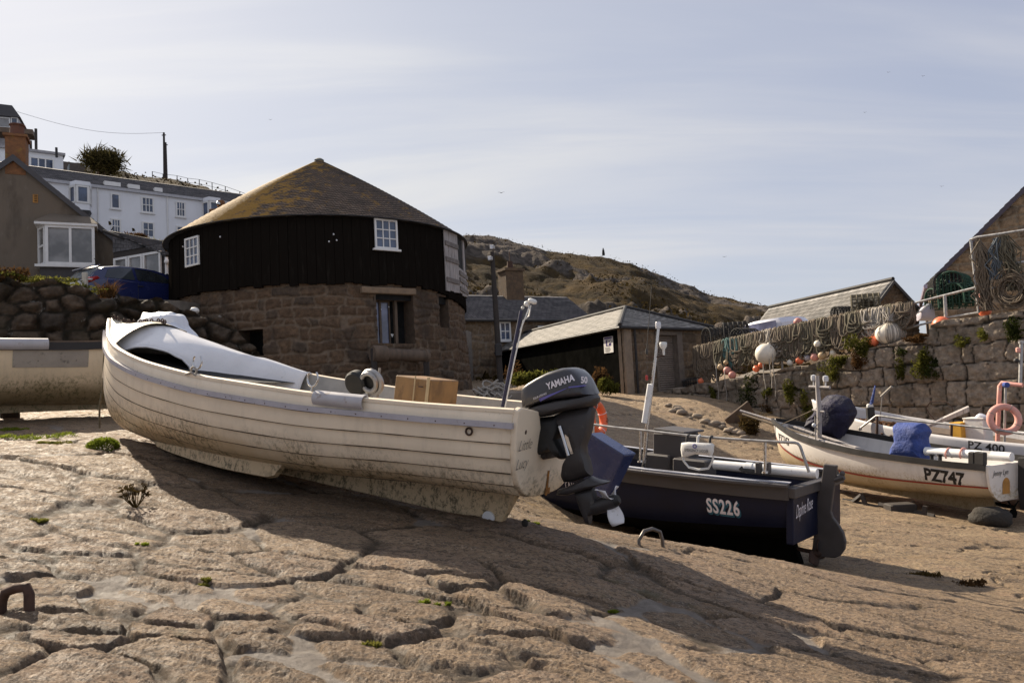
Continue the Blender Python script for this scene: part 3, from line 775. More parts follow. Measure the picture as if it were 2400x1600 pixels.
# transom
sec = lh.section(0, 16, .0)
off_ = Vector((-.045, 0, 0))
top = [lh.pt(0, 1, -1) + Vector((0, .06, .02)), Vector((-lh.rake, -.30, .985)), Vector((-lh.rake, -.24, .86)), Vector((-lh.rake, .24, .86)), Vector((-lh.rake, .30, .985)), lh.pt(0, 1, 1) + Vector((0, -.06, .02))]
ol = sec + top
cc = Vector((0, 0, .58))
mb = MB(); mb.prism([p + off_ * .9 + (p - cc) * .012 for p in ol], (.05, 0, 0))
tr_ = mb.build('transom', M['ll_hull'], boat, bevel=.012)
mb = MB(); mb.rbox((-.07, 0, .76), (.05, .36, .30), b=.015); mb.build('motor_pad', M['wood_dark'], tr_)
mb = MB(); mb.box((-.0475, -.02, .40), (.004, .035, .20)); mb.box((-.0475, -.035, .335), (.0038, .09, .05)); mb.build('rust_stain', mat('rust_streak', (.26, .11, .02), .85, .5, 25), tr_)
mb = MB(); mb.rbox((-.055, -.615, .66), (.03, .045, .48), Matrix.Rotation(rad(-4), 3, 'X'), b=.008)
mb.build('corner_strip', M['wood_dark'], tr_)
mb = MB(); mb.ball((-.052, .50, .84), (.008, .026, .026), 12, 6); mb.build('drain', M['rust'], tr_, 40)
tm = lambda y0, z0: (lambda tx, ty, o_: Vector((-.048 - .024 * max(0, (z0 + ty - .31) / .69) - o_, y0 - tx, z0 + ty + tx * .06)))
for s_, y0, z0, k in (('Little', .615, .70, .118), ('Lucy', .62, .56, .118), ('Sennen', -.30, .57, .12)):
    text(s_, 'name_lettering', k, M['letter_black'], tr_, tm(y0, z0), bold=-.002, shear=.32, width=.92)
# keel, bilge keels, roller
mb = MB(); poly = [(.16, .33), (.30, .02), (.40, 0), (4.55, 0), (4.72, .05), (4.78, .14), (4.4, .20), (3, .22), (1.5, .28)]
mb.prism([Vector((x, -.045, z)) for x, z in poly], (0, .09, 0)); kl = mb.build('keel', M['ll_hull'], boat, bevel=.012)
mb = MB(); mb.lathe([(.0, -.06), (.055, -.06), (.062, -.03), (.062, .03), (.055, .06), (0, .06)], (.42, 0, .035), Matrix.Rotation(rad(90), 3, 'X'), 18, cap=False)
mb.build('keel_roller', M['pipe_white'], kl, 40)
for sd_ in (1, -1):
    g = []
    for i in range(25):
        x = .40 + .36 * i / 24; h = .13 * min(1, i / 1.2) * (1 - .5 * (i / 24)**3)
        p = lh.pt(x, .30 - .1 * (i / 24)**2, sd_, .0)
        q = p + Vector((0, .05 * sd_, -1)).normalized() * h; w_ = Vector((0, .025 * sd_, .01))
        g.append([p - w_, q - w_, q + w_, p + w_])
    mb = MB(); mb.rings(g, caps=True); mb.build('bilge_keel', M['ll_hull'], boat, 50)
# crowned foredeck and swept spray hood
def crown(x): return .035 + .24 * min(1, (1 - x) / .14) ** 1.1
mb = MB(); mb.grid([[lh.deckpt(x, yf, lh.q(x)[1] - .015 + crown(x) * (1 - abs(yf)**2.2)) for yf in [-1 + k / 8 for k in range(17)]] for x in [.845 + .152 * i / 14 for i in range(15)]])
fd = mb.build('foredeck', mat('deck_cream', (.63, .56, .42), .55, .1, 5, spots=(.36, .3, .2), sscale=7), boat, 60)
g = []; N_ = 34
for i in range(N_ + 1):
    f_ = i / N_; x = .905 - .315 * f_
    near_y = float(np.interp(f_, [0, .12, .3, .5, .7, 1], [.97, .88, .66, .3, -.2, -.72]))
    foot = float(np.interp(f_, [0, .1, .2, .28, .36, .46, .55, .62, 1], [-.05, -.08, -.06, .02, .055, .05, -.02, -.4, -.55]))
    cr = float(np.interp(f_, [0, .05, .18, .42, .6, .77, 1], [.12, .19, .235, .185, .13, .09, .02]))
    row = []
    for k in range(17):
        h_ = k / 16; yf = near_y + (-.985 - near_y) * h_
        pk = .5 if near_y > -.2 else .72
        z_ = foot + (cr - foot) * math.sin(math.pi / 2 * min(1, h_ / pk)) ** .8 if h_ < pk else .02 + (cr - .02) * math.cos(math.pi / 2 * (h_ - pk) / (1 - pk)) ** .6
        row.append(lh.deckpt(x, yf, lh.q(x)[1] + z_))
    g.append(row)
mb = MB(); mb.grid(g); hood = mb.build('spray_hood', M['grp_white'], boat, 60, solid=.018)
mb = MB(); mb.tube(g[0], .016, 6); mb.tube([r[0] for r in g], .013, 6); mb.build('hood_edge', M['grp_white'], hood, 60)
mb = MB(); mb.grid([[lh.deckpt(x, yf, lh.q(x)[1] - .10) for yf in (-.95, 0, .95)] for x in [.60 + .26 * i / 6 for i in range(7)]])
mb.build('cuddy_shade', M['void'], boat)  # near-black sheet just below the gunwale, paints the shade under the hood
# stem strip, bow rope and chain
mb = MB(); mb.sweep([Vector((lh.L + .012, 0, z)) for z in (.62, .8, 1.0, 1.15, 1.28)], [(-.03, -.012), (.03, -.012), (.02, .012), (-.02, .012)], up=(1, 0, 0))
mb.build('stem_band', M['ll_hull'], boat)
# half pipe over the gunwale
sa, sb = lh.s_at_u(LLM, 857), lh.s_at_u(LLM, 742)
pipe_prof = [(.062 * math.sin(a), .062 * math.cos(a)) for a in [rad(q) for q in range(-150, 151, 20)]]
mb = MB(); mb.sweep([p + Vector((0, 0, -.03)) for p in lh.sheer(sa, sb, 8)], pipe_prof + [(a * .88, b * .88) for a, b in reversed(pipe_prof)])
mb.build('gunwale_pipe', M['pipe_grey'], boat, 40)
def rowlock(x, nm):
    p = lh.pt(x, 1) + Vector((0, -.01, .01)); mb = MB()
    mb.tube([p + Vector((0, 0, -.03)), p + Vector((0, 0, .05))], .009, 6)
    mb.tube([p + Vector((.055 * math.cos(a), 0, .11 + .065 * math.sin(a))) for a in [rad(q) for q in range(-235, 56, 20)]], .008, 6)
    mb.build('rowlock', M['chrome'], boat, 40)
rowlock(lh.s_at_u(LLM, 457), 0); rowlock(lh.s_at_u(LLM, 727), 0)
p = lh.pt(lh.s_at_u(LLM, 455), 1); mb = MB()
mb.torus(p + Vector((0, .01, .035)), .035, .009, Matrix.Rotation(rad(80), 3, 'X'), 16, 6); mb.tube([p + Vector((-.05, .02, .0)), p + Vector((0, .03, .02)), p + Vector((.09, .02, -.005))], .009, 6)
mb.build('lashing', M['rope_pale'], boat, 60)
mb = MB(); p = lh.pt(lh.s_at_u(LLM, 1107), .85, 1, .02); mb.torus(p, .026, .008, Matrix.Rotation(rad(90), 3, 'X'), 16, 6); mb.build('fairlead', M['rust'], boat, 40)
# bow rope and chain
mb = MB(); p0 = LLM @ Vector((lh.L + .03, .02, 1.26)); p1 = P(231, 1003, 8.75)
mb.tube([p0 + (p1 - p0) * (i / 14) + Vector((.01 * math.sin(i), 0, 0)) for i in range(15)], .011, 6)
single('mooring_rope', 'thin dark rope hanging straight down from the bow of the white boat', 'rope', mb, M['rope_olive'], sm=60)
mb = MB()
for i in range(26):
    f_ = i / 25; x = .995 - .15 * f_; p = lh.deckpt(x, .03 - .12 * f_, lh.q(x)[1] + crown(x) + .012 - .015) + Vector((0, .02 * math.sin(i * .8), .008 * (i % 2)))
    mb.torus(LLM @ p, .021, .0075, LLM.to_3x3() @ Matrix.Rotation(rad(90 * (i % 2)), 3, 'X'), 10, 5)
single('mooring_chain', 'dark iron chain lying over the foredeck of the white boat', 'chain', mb, M['rust'], sm=60)
# pot hauler drum, wooden box, lights pole
def in_ll(u, v, y):
    """local point on the plane y = const of the white boat seen at a pixel"""
    Mi = LLM.inverted(); o_ = Mi @ EYE; k = Mi.to_3x3() @ ray(u, v); return o_ + k * ((y - o_.y) / k.y)
hp = thing('line_hauler', 'black and grey rope hauler drum standing inside the white boat', 'line hauler', mat4=LLM)
c = in_ll(872, 896, -.1); c2 = in_ll(845, 898, -.1)
Rl = Matrix.Rotation(rad(90), 3, 'X') @ Matrix.Rotation(rad(25), 3, 'Y')
Rh_ = Matrix.Rotation(rad(72), 3, 'X'); mb = MB(); mb.torus(c, .105, .03, Rh_, 24, 8); mb.torus(c + Vector((0, .05, .0)), .085, .022, Rh_, 24, 8); mb.build('drum', M['galv'], hp, 40)
mb = MB(); mb.lathe([(0, -.02), (.072, -.02), (.072, .03), (0, .03)], c, Rh_, 20, cap=False); mb.build('hub', M['motor_black'], hp, 40)
mb = MB(); mb.lathe([(0, -.05), (.10, -.05), (.12, -.03), (.12, .04), (.10, .06), (0, .06)], c2 + Vector((.03, .02, .0)), Rh_, 22, cap=False); mb.build('motor', M['motor_black'], hp, 40)
mb = MB()
for u_ in (870, 890):
    a = in_ll(u_, 862, -.12); mb.tube([a, a + Vector((-.02, 0, -.5))], .011, 6)
mb.build('guide_pin', M['rope_pale'], hp, 40)
c = in_ll(858, 940, -.1); mb = MB(); mb.tube([c + Vector((0, -.03, -.3)), c + Vector((0, -.03, .05))], .04, 8); mb.build('post', M['grey_gun'], hp, 40)
bx_ = thing('engine_box', 'varnished plywood box standing in the stern half of the white boat', 'box', mat4=LLM)
a, b_, c, d_ = in_ll(926, 882, .12), in_ll(1010, 886, .12), in_ll(1010, 955, .12), in_ll(926, 945, .12)
xm, xn, zt = b_.x, a.x, (a.z + b_.z) / 2
mb = MB(); mb.rbox(((xm + xn) / 2, -.12, (zt + .5) / 2), (xn - xm, .46, zt - .5), b=.008); mb.build('case', M['ply'], bx_)
mb = MB(); mb.rbox((xm + (xn - xm) * .40, .136, zt - .16), (.012, .01, .36), b=.003); mb.rbox((xm + .015, .132, zt - .16), (.03, .012, .36), b=.003); mb.build('batten', mat('pale_batten', (.42, .31, .17), .6), bx_)
mb = MB(); mb.rbox((xm + (xn - xm) * .22, .138, zt - .07), (.05, .012, .012), b=.003); mb.build('catch', M['rust'], bx_)
pl_ = thing('light_pole', 'slanting blue pole with pale lamp heads rising from the white boat', 'light pole', mat4=LLM)
a, b_ = in_ll(1178, 953, -.45), in_ll(1222, 728, -.45)
mb = MB(); mb.tube([a + (a - b_) * .35, a, b_], [.018, .018, .017], 10); mb.build('pole', mat('navy_pole', (.018, .018, .05), .5, .2, 8), pl_, 40)
mb = MB(); wv = Vector((-.03, .01, 0)); mb.tube([a + wv, a + (b_ - a) * .5 + wv * 1.1, a + (b_ - a) * .9 + wv * 1.5, in_ll(1240, 740, -.45), in_ll(1244, 715, -.45)], .007, 5); mb.tube([a + (b_ - a) * .8 + wv * 1.1, in_ll(1240, 722, -.44), in_ll(1238, 713, -.45)], .007, 5); mb.build('cable', M['white_plastic'], pl_, 60)
Rp = Matrix.Rotation(rad(-14), 3, 'Y')
for u_, v_, sz in ((1248, 706, (.075, .06, .045)), (1235, 712, (.045, .05, .05)), (1225, 721, (.03, .03, .035))):
    mb = MB(); mb.rbox(in_ll(u_, v_, -.45), sz, Rp, b=.012); mb.build('lamp', M['white_plastic'], pl_, 50)
# white plastic wrapped bundle behind the foredeck
def crumple(name, label, cat, outline, plane, hw, m, seed, amp=.03, layers=15):
    g = random.Random(seed); c = sum(outline, Vector()) / len(outline); n_ = plane.n; rs = []
    dense = []
    for i, p in enumerate(outline):
        q = outline[(i + 1) % len(outline)]
        dense += [p + (q - p) * (k / 4) for k in range(4)]
    for k in range(layers):
        ph = (k / (layers - 1) - .5) * math.pi * .94; q = math.cos(ph)**.45
        rs.append([c + (p - c) * q + n_ * (hw * math.sin(ph)) for p in dense])
    out = []
    for i, r_ in enumerate(rs):
        row = []
        for j, p in enumerate(r_):
            x, y = np.array([p.x * 3.1 + p.y * 2]), np.array([p.z * 3.3 + p.y])
            d_ = float(np.abs(fbm(x, y, 3, seed))[0]) * 2 - .35
            row.append(p + (p - c).normalized() * (amp * 1.6 * d_) + Vector((0, 0, 0)))
        out.append(row)
    mb = MB(); mb.rings(out, caps=True); return mb
plb = Plane(P(300, 800, 9.3), P(460, 800, 8.7))
ol = plb.tr([(330, 762), (345, 745), (352, 733), (378, 729), (408, 731), (418, 742), (428, 768), (440, 790), (440, 830), (385, 850), (345, 840)])
mb = crumple('x', '', '', ol, plb, .22, None, 5, .035)
cv = thing('covered_motor', 'crumpled white plastic sheet tied over a motor behind the white bow', 'covered motor', loc=tuple(P(390, 840, 9.0)))
mb.build('sheet', M['tarp_white'], cv, 25, world=True)
mb = MB(); mb.tube([plb.w(u, v, .235 - .0006 * abs(u - 390)) for u, v in ((372, 772), (395, 782), (420, 772), (436, 778))] , .012, 6); mb.tube(plb.tr([(372, 760), (388, 770), (402, 784)], .22), .01, 5); mb.build('tie', M['rope_olive'], cv, 60, world=True)

# ---------- outboard motor on the transom
mot_c = P(1330, 1000, 5.85)
ax = (LLM.to_3x3() @ Vector((-1, 0, 0))); axh = Vector((ax.x, ax.y, 0)).normalized()
pm = Plane((mot_c.x, mot_c.y), (mot_c.x + axh.x, mot_c.y + axh.y))
om = thing('outboard_motor', 'dark grey outboard motor clamped to the transom of the white boat', 'outboard motor', loc=tuple(pm.w(1290, 1000)))
zM = lambda x, y: (1100 + x * .287, 800 + y * .287)
def mpill(name, px, hw, m, parent, e=.35, layers=9, sm=40, off=0):
    mb = MB(); mb.pillow(pm.tr([zM(*q) for q in px], off), pm.n, hw, layers, e); return mb.build(name, m, parent, sm, world=True)
cowl = mpill('cowl', [(482, 545), (476, 480), (474, 400), (484, 378), (520, 345), (600, 295), (700, 245), (800, 215), (860, 211), (900, 224), (940, 260), (975, 310), (1010, 385), (1030, 430), (1000, 447), (900, 455), (780, 470), (640, 500), (540, 530)], .185, M['motor_grey'], om, .14, 15, 50)
mpill('lower_cowl', [(480, 560), (520, 535), (640, 500), (780, 468), (900, 452), (1035, 432), (1052, 460), (1045, 495), (1010, 530), (900, 545), (760, 575), (640, 610), (540, 625), (495, 600)], .17, M['motor_dark'], om, .3, 11)
mpill('cowl_latch', [(852, 222), (880, 222), (905, 240), (900, 250), (870, 245)], .06, M['motor_black'], cowl, off=.0)
mpill('leg', [(700, 600), (800, 560), (1000, 520), (1020, 545), (1012, 620), (1000, 700), (975, 790), (950, 850), (955, 930), (985, 1010), (1000, 1090), (860, 1140), (780, 1150), (760, 1110), (770, 1030), (820, 1000), (890, 985), (880, 930), (840, 800), (810, 700), (760, 660)], .085, M['motor_dark'], om, .3)
mpill('swivel_bracket', [(500, 630), (740, 600), (770, 690), (740, 790), (800, 900), (815, 950), (770, 960), (690, 870), (690, 880), (600, 925), (540, 915), (535, 860), (490, 850), (490, 700)], .11, M['motor_black'], om, .3)
mb = MB(); mb.tube([pm.w(*zM(735, 690), .10), pm.w(*zM(770, 800), .10), pm.w(*zM(808, 930), .10)], .014, 8); mb.build('tilt_ram', M['chrome'], om, 40, world=True)
mpill('cavitation_plate', [(716, 1250), (730, 1205), (800, 1185), (990, 1095), (1060, 1125), (1150, 1140), (1140, 1155), (1000, 1195), (870, 1235), (800, 1255)], .09, M['motor_dark'], om, .5)
gb = mpill('gearcase', [(860, 1225), (1020, 1180), (1040, 1270), (1055, 1330), (1050, 1380), (1020, 1410), (985, 1425), (990, 1490), (955, 1485), (915, 1390), (885, 1300)], .05, M['motor_dark'], om, .4)
pa, pb = pm.w(*zM(960, 1375)), pm.w(*zM(1110, 1325))
mb = MB(); axp = (pb - pa).normalized(); mb.lathe([(.0, -.02), (.035, 0), (.055, .06), (.058, .16), (.05, .24), (.0, .25)], pa, axp.to_track_quat('Z', 'Y').to_matrix(), 16, cap=False); mb.build('torpedo', M['motor_dark'], gb, 50, world=True)
pr = MB(); pr.lathe([(0, 0), (.05, .0), (.047, .09), (.03, .12), (0, .12)], pb, axp.to_track_quat('Z', 'Y').to_matrix(), 16, cap=False)
prop = pr.build('propeller', M['motor_black'], om, 50, world=True)
Rq = axp.to_track_quat('Z', 'Y').to_matrix()
for k in range(3):
    th0 = rad(262 + 120 * k); g = []
    for i in range(7):
        r_ = .04 + .135 * i / 6; row = []
        wdt = .62 * math.sin(math.pi * (.16 + .80 * i / 6)) ** .7
        for j in range(6):
            a = th0 + (j / 5 - .5) * wdt * 1.5; hgt = .05 + (j / 5 - .5) * .085
            row.append(pb + Rq @ Vector((r_ * math.cos(a), r_ * math.sin(a), hgt)))
        g.append(row)
    mb = MB(); mb.grid(g); mb.build('blade', M['propeller'], prop, 60, world=True, solid=.006)
# marks on the cowl, laid onto its surface
def surf_map(o, par, origin, e1, e2, n, rise=.0075):
    """lettering laid onto a mesh: each point is dropped along -n onto the surface (all in world space)"""
    Mw = rootinv(par).inverted(); Mi = rootinv(par)
    bv = BVHTree.FromPolygons([Mw @ v.co for v in o.data.vertices], [tuple(p.vertices) for p in o.data.polygons])
    def f(tx, ty, off):
        p = origin + e1 * tx + e2 * ty
        h = bv.ray_cast(p + n * 1.5, -n)
        q = h[0] if h[0] is not None else p
        return Mi @ (q + n * (rise + off))
    return f
def cowl_map(x0, y0, dx, dy):
    o_ = pm.w(*zM(x0, y0), .18); e1 = (pm.w(*zM(x0 + dx, y0 + dy), .18) - o_).normalized(); e2 = pm.n.cross(e1)
    if e2.z < 0: e2 = -e2
    return surf_map(cowl, om, o_, e1, e2, pm.n)
text('YAMAHA', 'brand_lettering', .070, M['letter_white'], cowl, cowl_map(645, 392, 190, -66), bold=.0022, width=.80, thick=.002, shear=.05)
text('FOUR STROKE', 'small_lettering', .022, M['letter_white'], cowl, cowl_map(530, 476, 122, -52), width=.85, thick=.002, shear=.2)
text('50', 'power_lettering', .066, M['letter_white'], cowl, cowl_map(915, 338, 60, 0), bold=.002, thick=.002, width=.8)
mb = MB(); fm = cowl_map(575, 478, 245, -105)
mb.grid([[fm(x * .0285, (.012 - .002 * x * .6) * dy - .0, .002) for dy in (-1, 1)] for x in range(10)])
fm2 = cowl_map(815, 374, 190, -22); mb.grid([[fm2(x * .0075, .005 * dy, .002) for dy in (-1, 1)] for x in range(18)])
mb.build('violet_band', M['violet'], cowl)
# ---------- cream boat at the left edge
CBS, CBB = P(-420, 985, 9.6), P(205, 960, 11.6)
CBM = boat_frame(CBS, CBB, .1, rad(1))
ch = Hull(4.75, [(0, .75, 1.0, .25, .6, 1.0), (.3, .95, .96, .14, .62, 1.0), (.55, .92, .97, .1, .68, 1.0), (.75, .72, 1.02, .08, .82, .95), (.9, .40, 1.08, .1, .95, .9), (.97, .15, 1.13, .25, 1.0, .85), (1, .03, 1.15, .55, 1, .85)])
cb = thing('rowing_boat', 'cream hulled boat with black gunwale cut off by the left edge', 'boat', mat4=CBM)
M['cb_hull'] = hull_mat('cream_moulded_hull', (.72, .58, .39), (.10, .095, .035), (.12, .095, .06), (.34, .26, .15), .25, .50)
ch.rows(MB(), [(k / 12, 0) for k in range(13)], n=40).build('hull', M['cb_hull'], cb, 50, solid=.02)
mb = MB()
for sd_ in (1, -1): mb.sweep(ch.sheer(0, .998, 50, sd_, -.045, .014), [(-.02, -.055), (.022, -.055), (.026, .05), (-.02, .055)])
mb.build('gunwale', M['black_trim'], cb, 50)
mb = MB()
for sd_ in (1, -1): mb.sweep(ch.sheer(0, .998, 50, sd_, .02, .0), [(-.03, -.012), (.03, -.012), (.03, .012), (-.03, .012)])
mb.build('gunwale_cap', M['wood_brown'], cb, 50)
mb = MB(); mb.grid(ch.sole(.5, .5)); mb.build('sole', M['wood_brown'], cb)
sa, sb = ch.s_at_u(CBM, 112, 1.0, -1, True), .02
pp = [(.085 * math.sin(a), .085 * math.cos(a)) for a in [rad(q) for q in range(-150, 151, 20)]]
mb = MB(); mb.sweep([p + Vector((0, 0, -.02)) for p in ch.sheer(sb, sa, 14, -1)], pp + [(a * .9, b * .9) for a, b in reversed(pp)]); mb.build('gunwale_pipe', M['pipe_grey'], cb, 40)
xs = [ch.s_at_u(CBM, 208, .9, -1, True), ch.s_at_u(CBM, 30, .9, -1, True)]
mb = MB(); mb.grid([[ch.pt(xs[0] + (xs[1] - xs[0]) * i / 16, ch.t_at_z(.6, .90 - .27 * j / 6), -1, .006) for j in range(7)] for i in range(17)])
mb.build('hull_patch', mat('grey_patch', (.33, .29, .24), .8, .1, 5, spots=(.14, .12, .1), sscale=9, slo=.56, shi=.68, spot2=(.08, .07, .06), s2scale=30), cb, 60)
mb = MB(); mb.prism([Vector((x, -.04, z)) for x, z in ((.1, .3), (.2, .0), (4.2, 0), (4.45, .15), (3, .2))], (0, .08, 0)); mb.build('keel', M['cb_hull'], cb)
mb = MB()
for x in (.6, 2.2): mb.rbox((x, .62, .02), (.25, .3, .5), b=.03); mb.build('bilge_chock', M['wood_dark'], cb); mb = MB()

# ---------- dark navy boat with rails
DRS, DRB = P(1884, 1326, 8.95), P(1266, 1246, 11.6)
DRS.z -= .02
_d = (DRB - DRS); DRB.z = DRS.z + .085 * math.hypot(_d.x, _d.y) * .8
DRM = boat_frame(DRS, DRB, .12, rad(1))
dh = Hull(5.3, [(0, .78, 1.06, .42, .34, .95), (.1, .86, 1.055, .36, .36, .95), (.35, .95, 1.06, .25, .42, 1.0), (.6, .90, 1.10, .18, .55, 1.0), (.8, .62, 1.16, .16, .8, .95), (.92, .28, 1.20, .25, 1.0, .9), (1, .03, 1.24, .6, 1, .85)])
dr = thing('fishing_boat', 'dark navy fishing boat with silver rails and a grey rudder in the middle', 'boat', mat4=DRM)
hull = dh.rows(MB(), [(0, 0), (.12, 0), (.25, 0), (.36, 0), (.45, 0)], n=40).build('bottom', M['black_bottom'], dr, 50)
hull = dh.rows(MB(), [(.45, 0), (.5, .002), (.58, .002), (.66, .002), (.74, .002), (.82, .002), (.9, .002), (1, .002)], n=40).build('hull', M['navy'], dr, 50)
mb = MB()
for sd_ in (1, -1): mb.sweep(dh.sheer(-.002, .998, 50, sd_, -.035, .012), [(-.03, -.12), (.028, -.12), (.034, -.10), (.034, .04), (.0, .055), (-.12, .055), (-.12, .03), (-.03, .03)])
gw = mb.build('gunwale', M['grey_gun'], dr, 40)
mb = MB()
for sd_ in (1, -1): mb.sweep(dh.sheer(.0, .97, 50, sd_, .026, -.06), [(-.055, -.004), (.05, -.004), (.05, .004), (-.055, .004)])
mb.build('side_deck', mat('pale_deck', (.42, .42, .46), .4, .08), dr, 40)
# transom with chamfered corners, name faces the camera side
q0 = dh.q(0); yb = q0[0]
tz0, tz1 = .40, 1.02
mb = MB(); poly = [(.03, yb - .005), (-.05, yb * .985), (-.05, -yb * .985), (.03, -yb + .005)]
mb.prism([Vector((x, y, tz0 + .02)) for x, y in poly], (0, 0, tz1 - tz0)); trn = mb.build('transom', M['navy'], dr, bevel=.012)
mb = MB(); poly2 = [(.03, yb + .035), (-.085, yb + .03), (-.085, -yb - .03), (.03, -yb - .035)]
mb.prism([Vector((x, y, tz1 - .09)) for x, y in poly2], (0, 0, .11)); mb.build('transom_band', M['grey_gun'], trn, bevel=.01)
a, b_ = Vector((-.053, yb, 0)), Vector((-.053, 0, 0)); e1 = (b_ - a).normalized(); nn = Vector((-1, 0, 0))
text('Daphne Rose', 'name_lettering', .21, M['letter_white'], trn, lambda tx, ty, o_: a + e1 * (.06 + tx) + nn * (.003 + o_) + Vector((0, 0, .70 + ty + tx * .10)), shear=.4, width=.44, bold=.0)
tmf = dh.textmap(hull, dh.s_at_u(DRM, 1655, .8) * dh.L, .665)
text('SS226', 'number_shadow', .235, mat('teal_outline', (.02, .11, .17), .5), dr, lambda tx, ty, o_: tmf(tx + .006, ty - .014, o_ - .001), bold=.017, width=.62, spacing=1.12, thick=.004)
text('SS226', 'number_lettering', .235, M['letter_white'], dr, lambda tx, ty, o_: tmf(tx, ty, o_), bold=.006, width=.62, spacing=1.12, thick=.009)
tmk = dh.textmap(hull, dh.s_at_u(DRM, 1321, .8) * dh.L, .66)
text('TAK', 'port_lettering', .2, M['letter_white'], dr, lambda tx, ty, o_: tmk(tx, ty, o_), bold=-.002, width=.5)
# skeg, propeller, rudder
mb = MB(); mb.prism([Vector((x, -.05, z)) for x, z in ((.28, .45), (.13, .02), (4.0, .0), (4.5, .2), (2, .3))], (0, .1, 0)); mb.build('keel', M['black_bottom'], dr)
mb = MB(); mb.tube([(.4, 0, .22), (-.05, 0, .20)], .025, 8); mb.lathe([(0, -.05), (.045, -.04), (.05, .03), (.02, .08), (0, .08)], (-.02, 0, .20), Matrix.Rotation(rad(-90), 3, 'Y'), 12, cap=False); shf = mb.build('shaft', M['rust'], dr, 40)
for k in range(3):
    mb = MB(); a_ = rad(90 + 120 * k); g = []
    for i in range(6):
        r_ = .03 + .15 * i / 5; wd = .09 * math.sin(math.pi * (.2 + .75 * i / 5))
        g.append([Vector((-.03 + j * .03, math.cos(a_) * r_ - math.sin(a_) * wd * j, .20 + math.sin(a_) * r_ + math.cos(a_) * wd * j)) for j in (-1, 0, 1)])
    mb.grid(g); mb.build('propeller_blade', M['rust'], shf, 60, solid=.01)
mb = MB(); mb.box((-.22, 0, -.02), (.62, .06, .05)); mb.build('keel_shoe', M['black_bottom'], dr)
ctr = DRM @ Vector((-.10, 0, .6)); xr = (DRM.to_3x3() @ Vector((1, 0, 0))); pr_ = Plane((ctr.x, ctr.y), (ctr.x + xr.x * 1.0, ctr.y + xr.y * 1.0 ))
zR = lambda x, y: (1350 + x * .2976, 950 + y * .2976)
ol = [(1955, 458), (2060, 470), (2050, 560), (2030, 700), (2012, 830), (2030, 880), (2075, 940), (2110, 1000), (2128, 1070), (2120, 1130), (2085, 1180), (2040, 1197), (1950, 1188), (1858, 1183), (1870, 1080), (1890, 900), (1905, 700), (1935, 600)]
mb = MB(); mb.prism([p - pr_.n * .03 for p in pr_.tr([zR(*q) for q in ol])], pr_.n * .06); rd = mb.build('rudder', M['grey_gun'], dr, world=True, bevel=.012)
mb = MB()
for z0 in (570, 1000): mb.prism([p for p in pr_.tr([zR(*q) for q in ((1905, z0), (2000, z0 + 4), (2000, z0 + 24), (1905, z0 + 20))], .034)], pr_.n * .006)
mb = MB(); mb.tube([pr_.w(*zR(2040, 585)), pr_.w(*zR(2110, 560))], .035, 8); mb.ball(pr_.w(*zR(2098, 535)), .03, 10, 8); mb.build('tiller_head', M['grey_gun'], rd, 40, world=True)
# rails
ga, gb_ = DRM @ dh.pt(.05, 1, 1, -.05), DRM @ dh.pt(.55, 1, 1, -.05)
pg_ = Plane((ga.x, ga.y), (gb_.x, gb_.y))
zD = lambda x, y: pg_.w(1350 + x * .2976, 950 + y * .2976)
ral = thing('hand_rail', 'silver tube hand rail along the side of the dark navy boat', 'rail', loc=tuple(zD(1480, 520)))
mb = MB(); mb.tube([zD(130, 148), zD(300, 172), zD(500, 192), zD(700, 215), zD(900, 238), zD(1200, 262), zD(1480, 280), zD(1720, 292), zD(1745, 298), zD(1765, 320), zD(1800, 420), zD(1835, 525)], .016, 10); mb.build('top_rail', M['galv'], ral, 50, world=True)
for (x, y0, y1) in ((508, 195, 440), (1490, 282, 525)):
    mb = MB(); mb.tube([zD(x, y0), zD(x - 2, y1)], .015, 10); mb.lathe([(.035, -.01), (.035, .012), (0, .014)], zD(x - 2, y1), n=12); mb.build('stanchion', M['chrome'], ral, 50, world=True)
mb = MB(); mb.tube([zD(137, 150), zD(137, 420)], .015, 8); mb.build('stanchion', M['chrome'], ral, 50, world=True)
# emergency ladder bag on the rail
lad = thing('ladder_bag', 'white emergency ladder bag hanging from the silver rail', 'ladder bag', loc=tuple(zD(975, 380)))
bag = [(850, 290), (900, 282), (1085, 292), (1105, 305), (1100, 360), (1085, 395), (1050, 385), (960, 378), (880, 402), (855, 400), (845, 340)]
mb = MB(); mb.pillow([zD(*q) + pg_.n * .06 for q in bag], pg_.n, .05, 7, .25); bg_ = mb.build('bag', M['white_plastic'], lad, 50, world=True)
for q in ((890, 240), (975, 245), (1070, 252)):
    mb = MB(); mb.tube([zD(q[0], q[1] + 55) + pg_.n * .06, zD(q[0], q[1]) + pg_.n * .045, zD(q[0], q[1] - 10), zD(q[0], q[1] + 6) - pg_.n * .04], .016, 6); mb.build('hook', M['black_trim'] if q[0] != 975 else M['white_plastic'], lad, 50, world=True)
mb = MB(); mb.tube([zD(855, 395) + pg_.n * .06, zD(868, 430) + pg_.n * .07, zD(905, 480) + pg_.n * .06, zD(980, 500) + pg_.n * .05, zD(1060, 490) + pg_.n * .06, zD(1092, 440) + pg_.n * .07, zD(1100, 390) + pg_.n * .06], .013, 6); mb.build('strap', M['white_plastic'], lad, 60, world=True)
fl = lambda x0, y0: (lambda tx, ty, o_: rootinv(lad) @ (zD(x0, y0) + pg_.n * (.112 + o_) - pg_.d * tx * (1 if pg_.d.x < 0 else -1) + Vector((0, 0, ty - tx * .06))))
text('EMERGENCY LADDER', 'lettering', .05, M['letter_black'], bg_, fl(888, 352), width=.62, thick=.001)
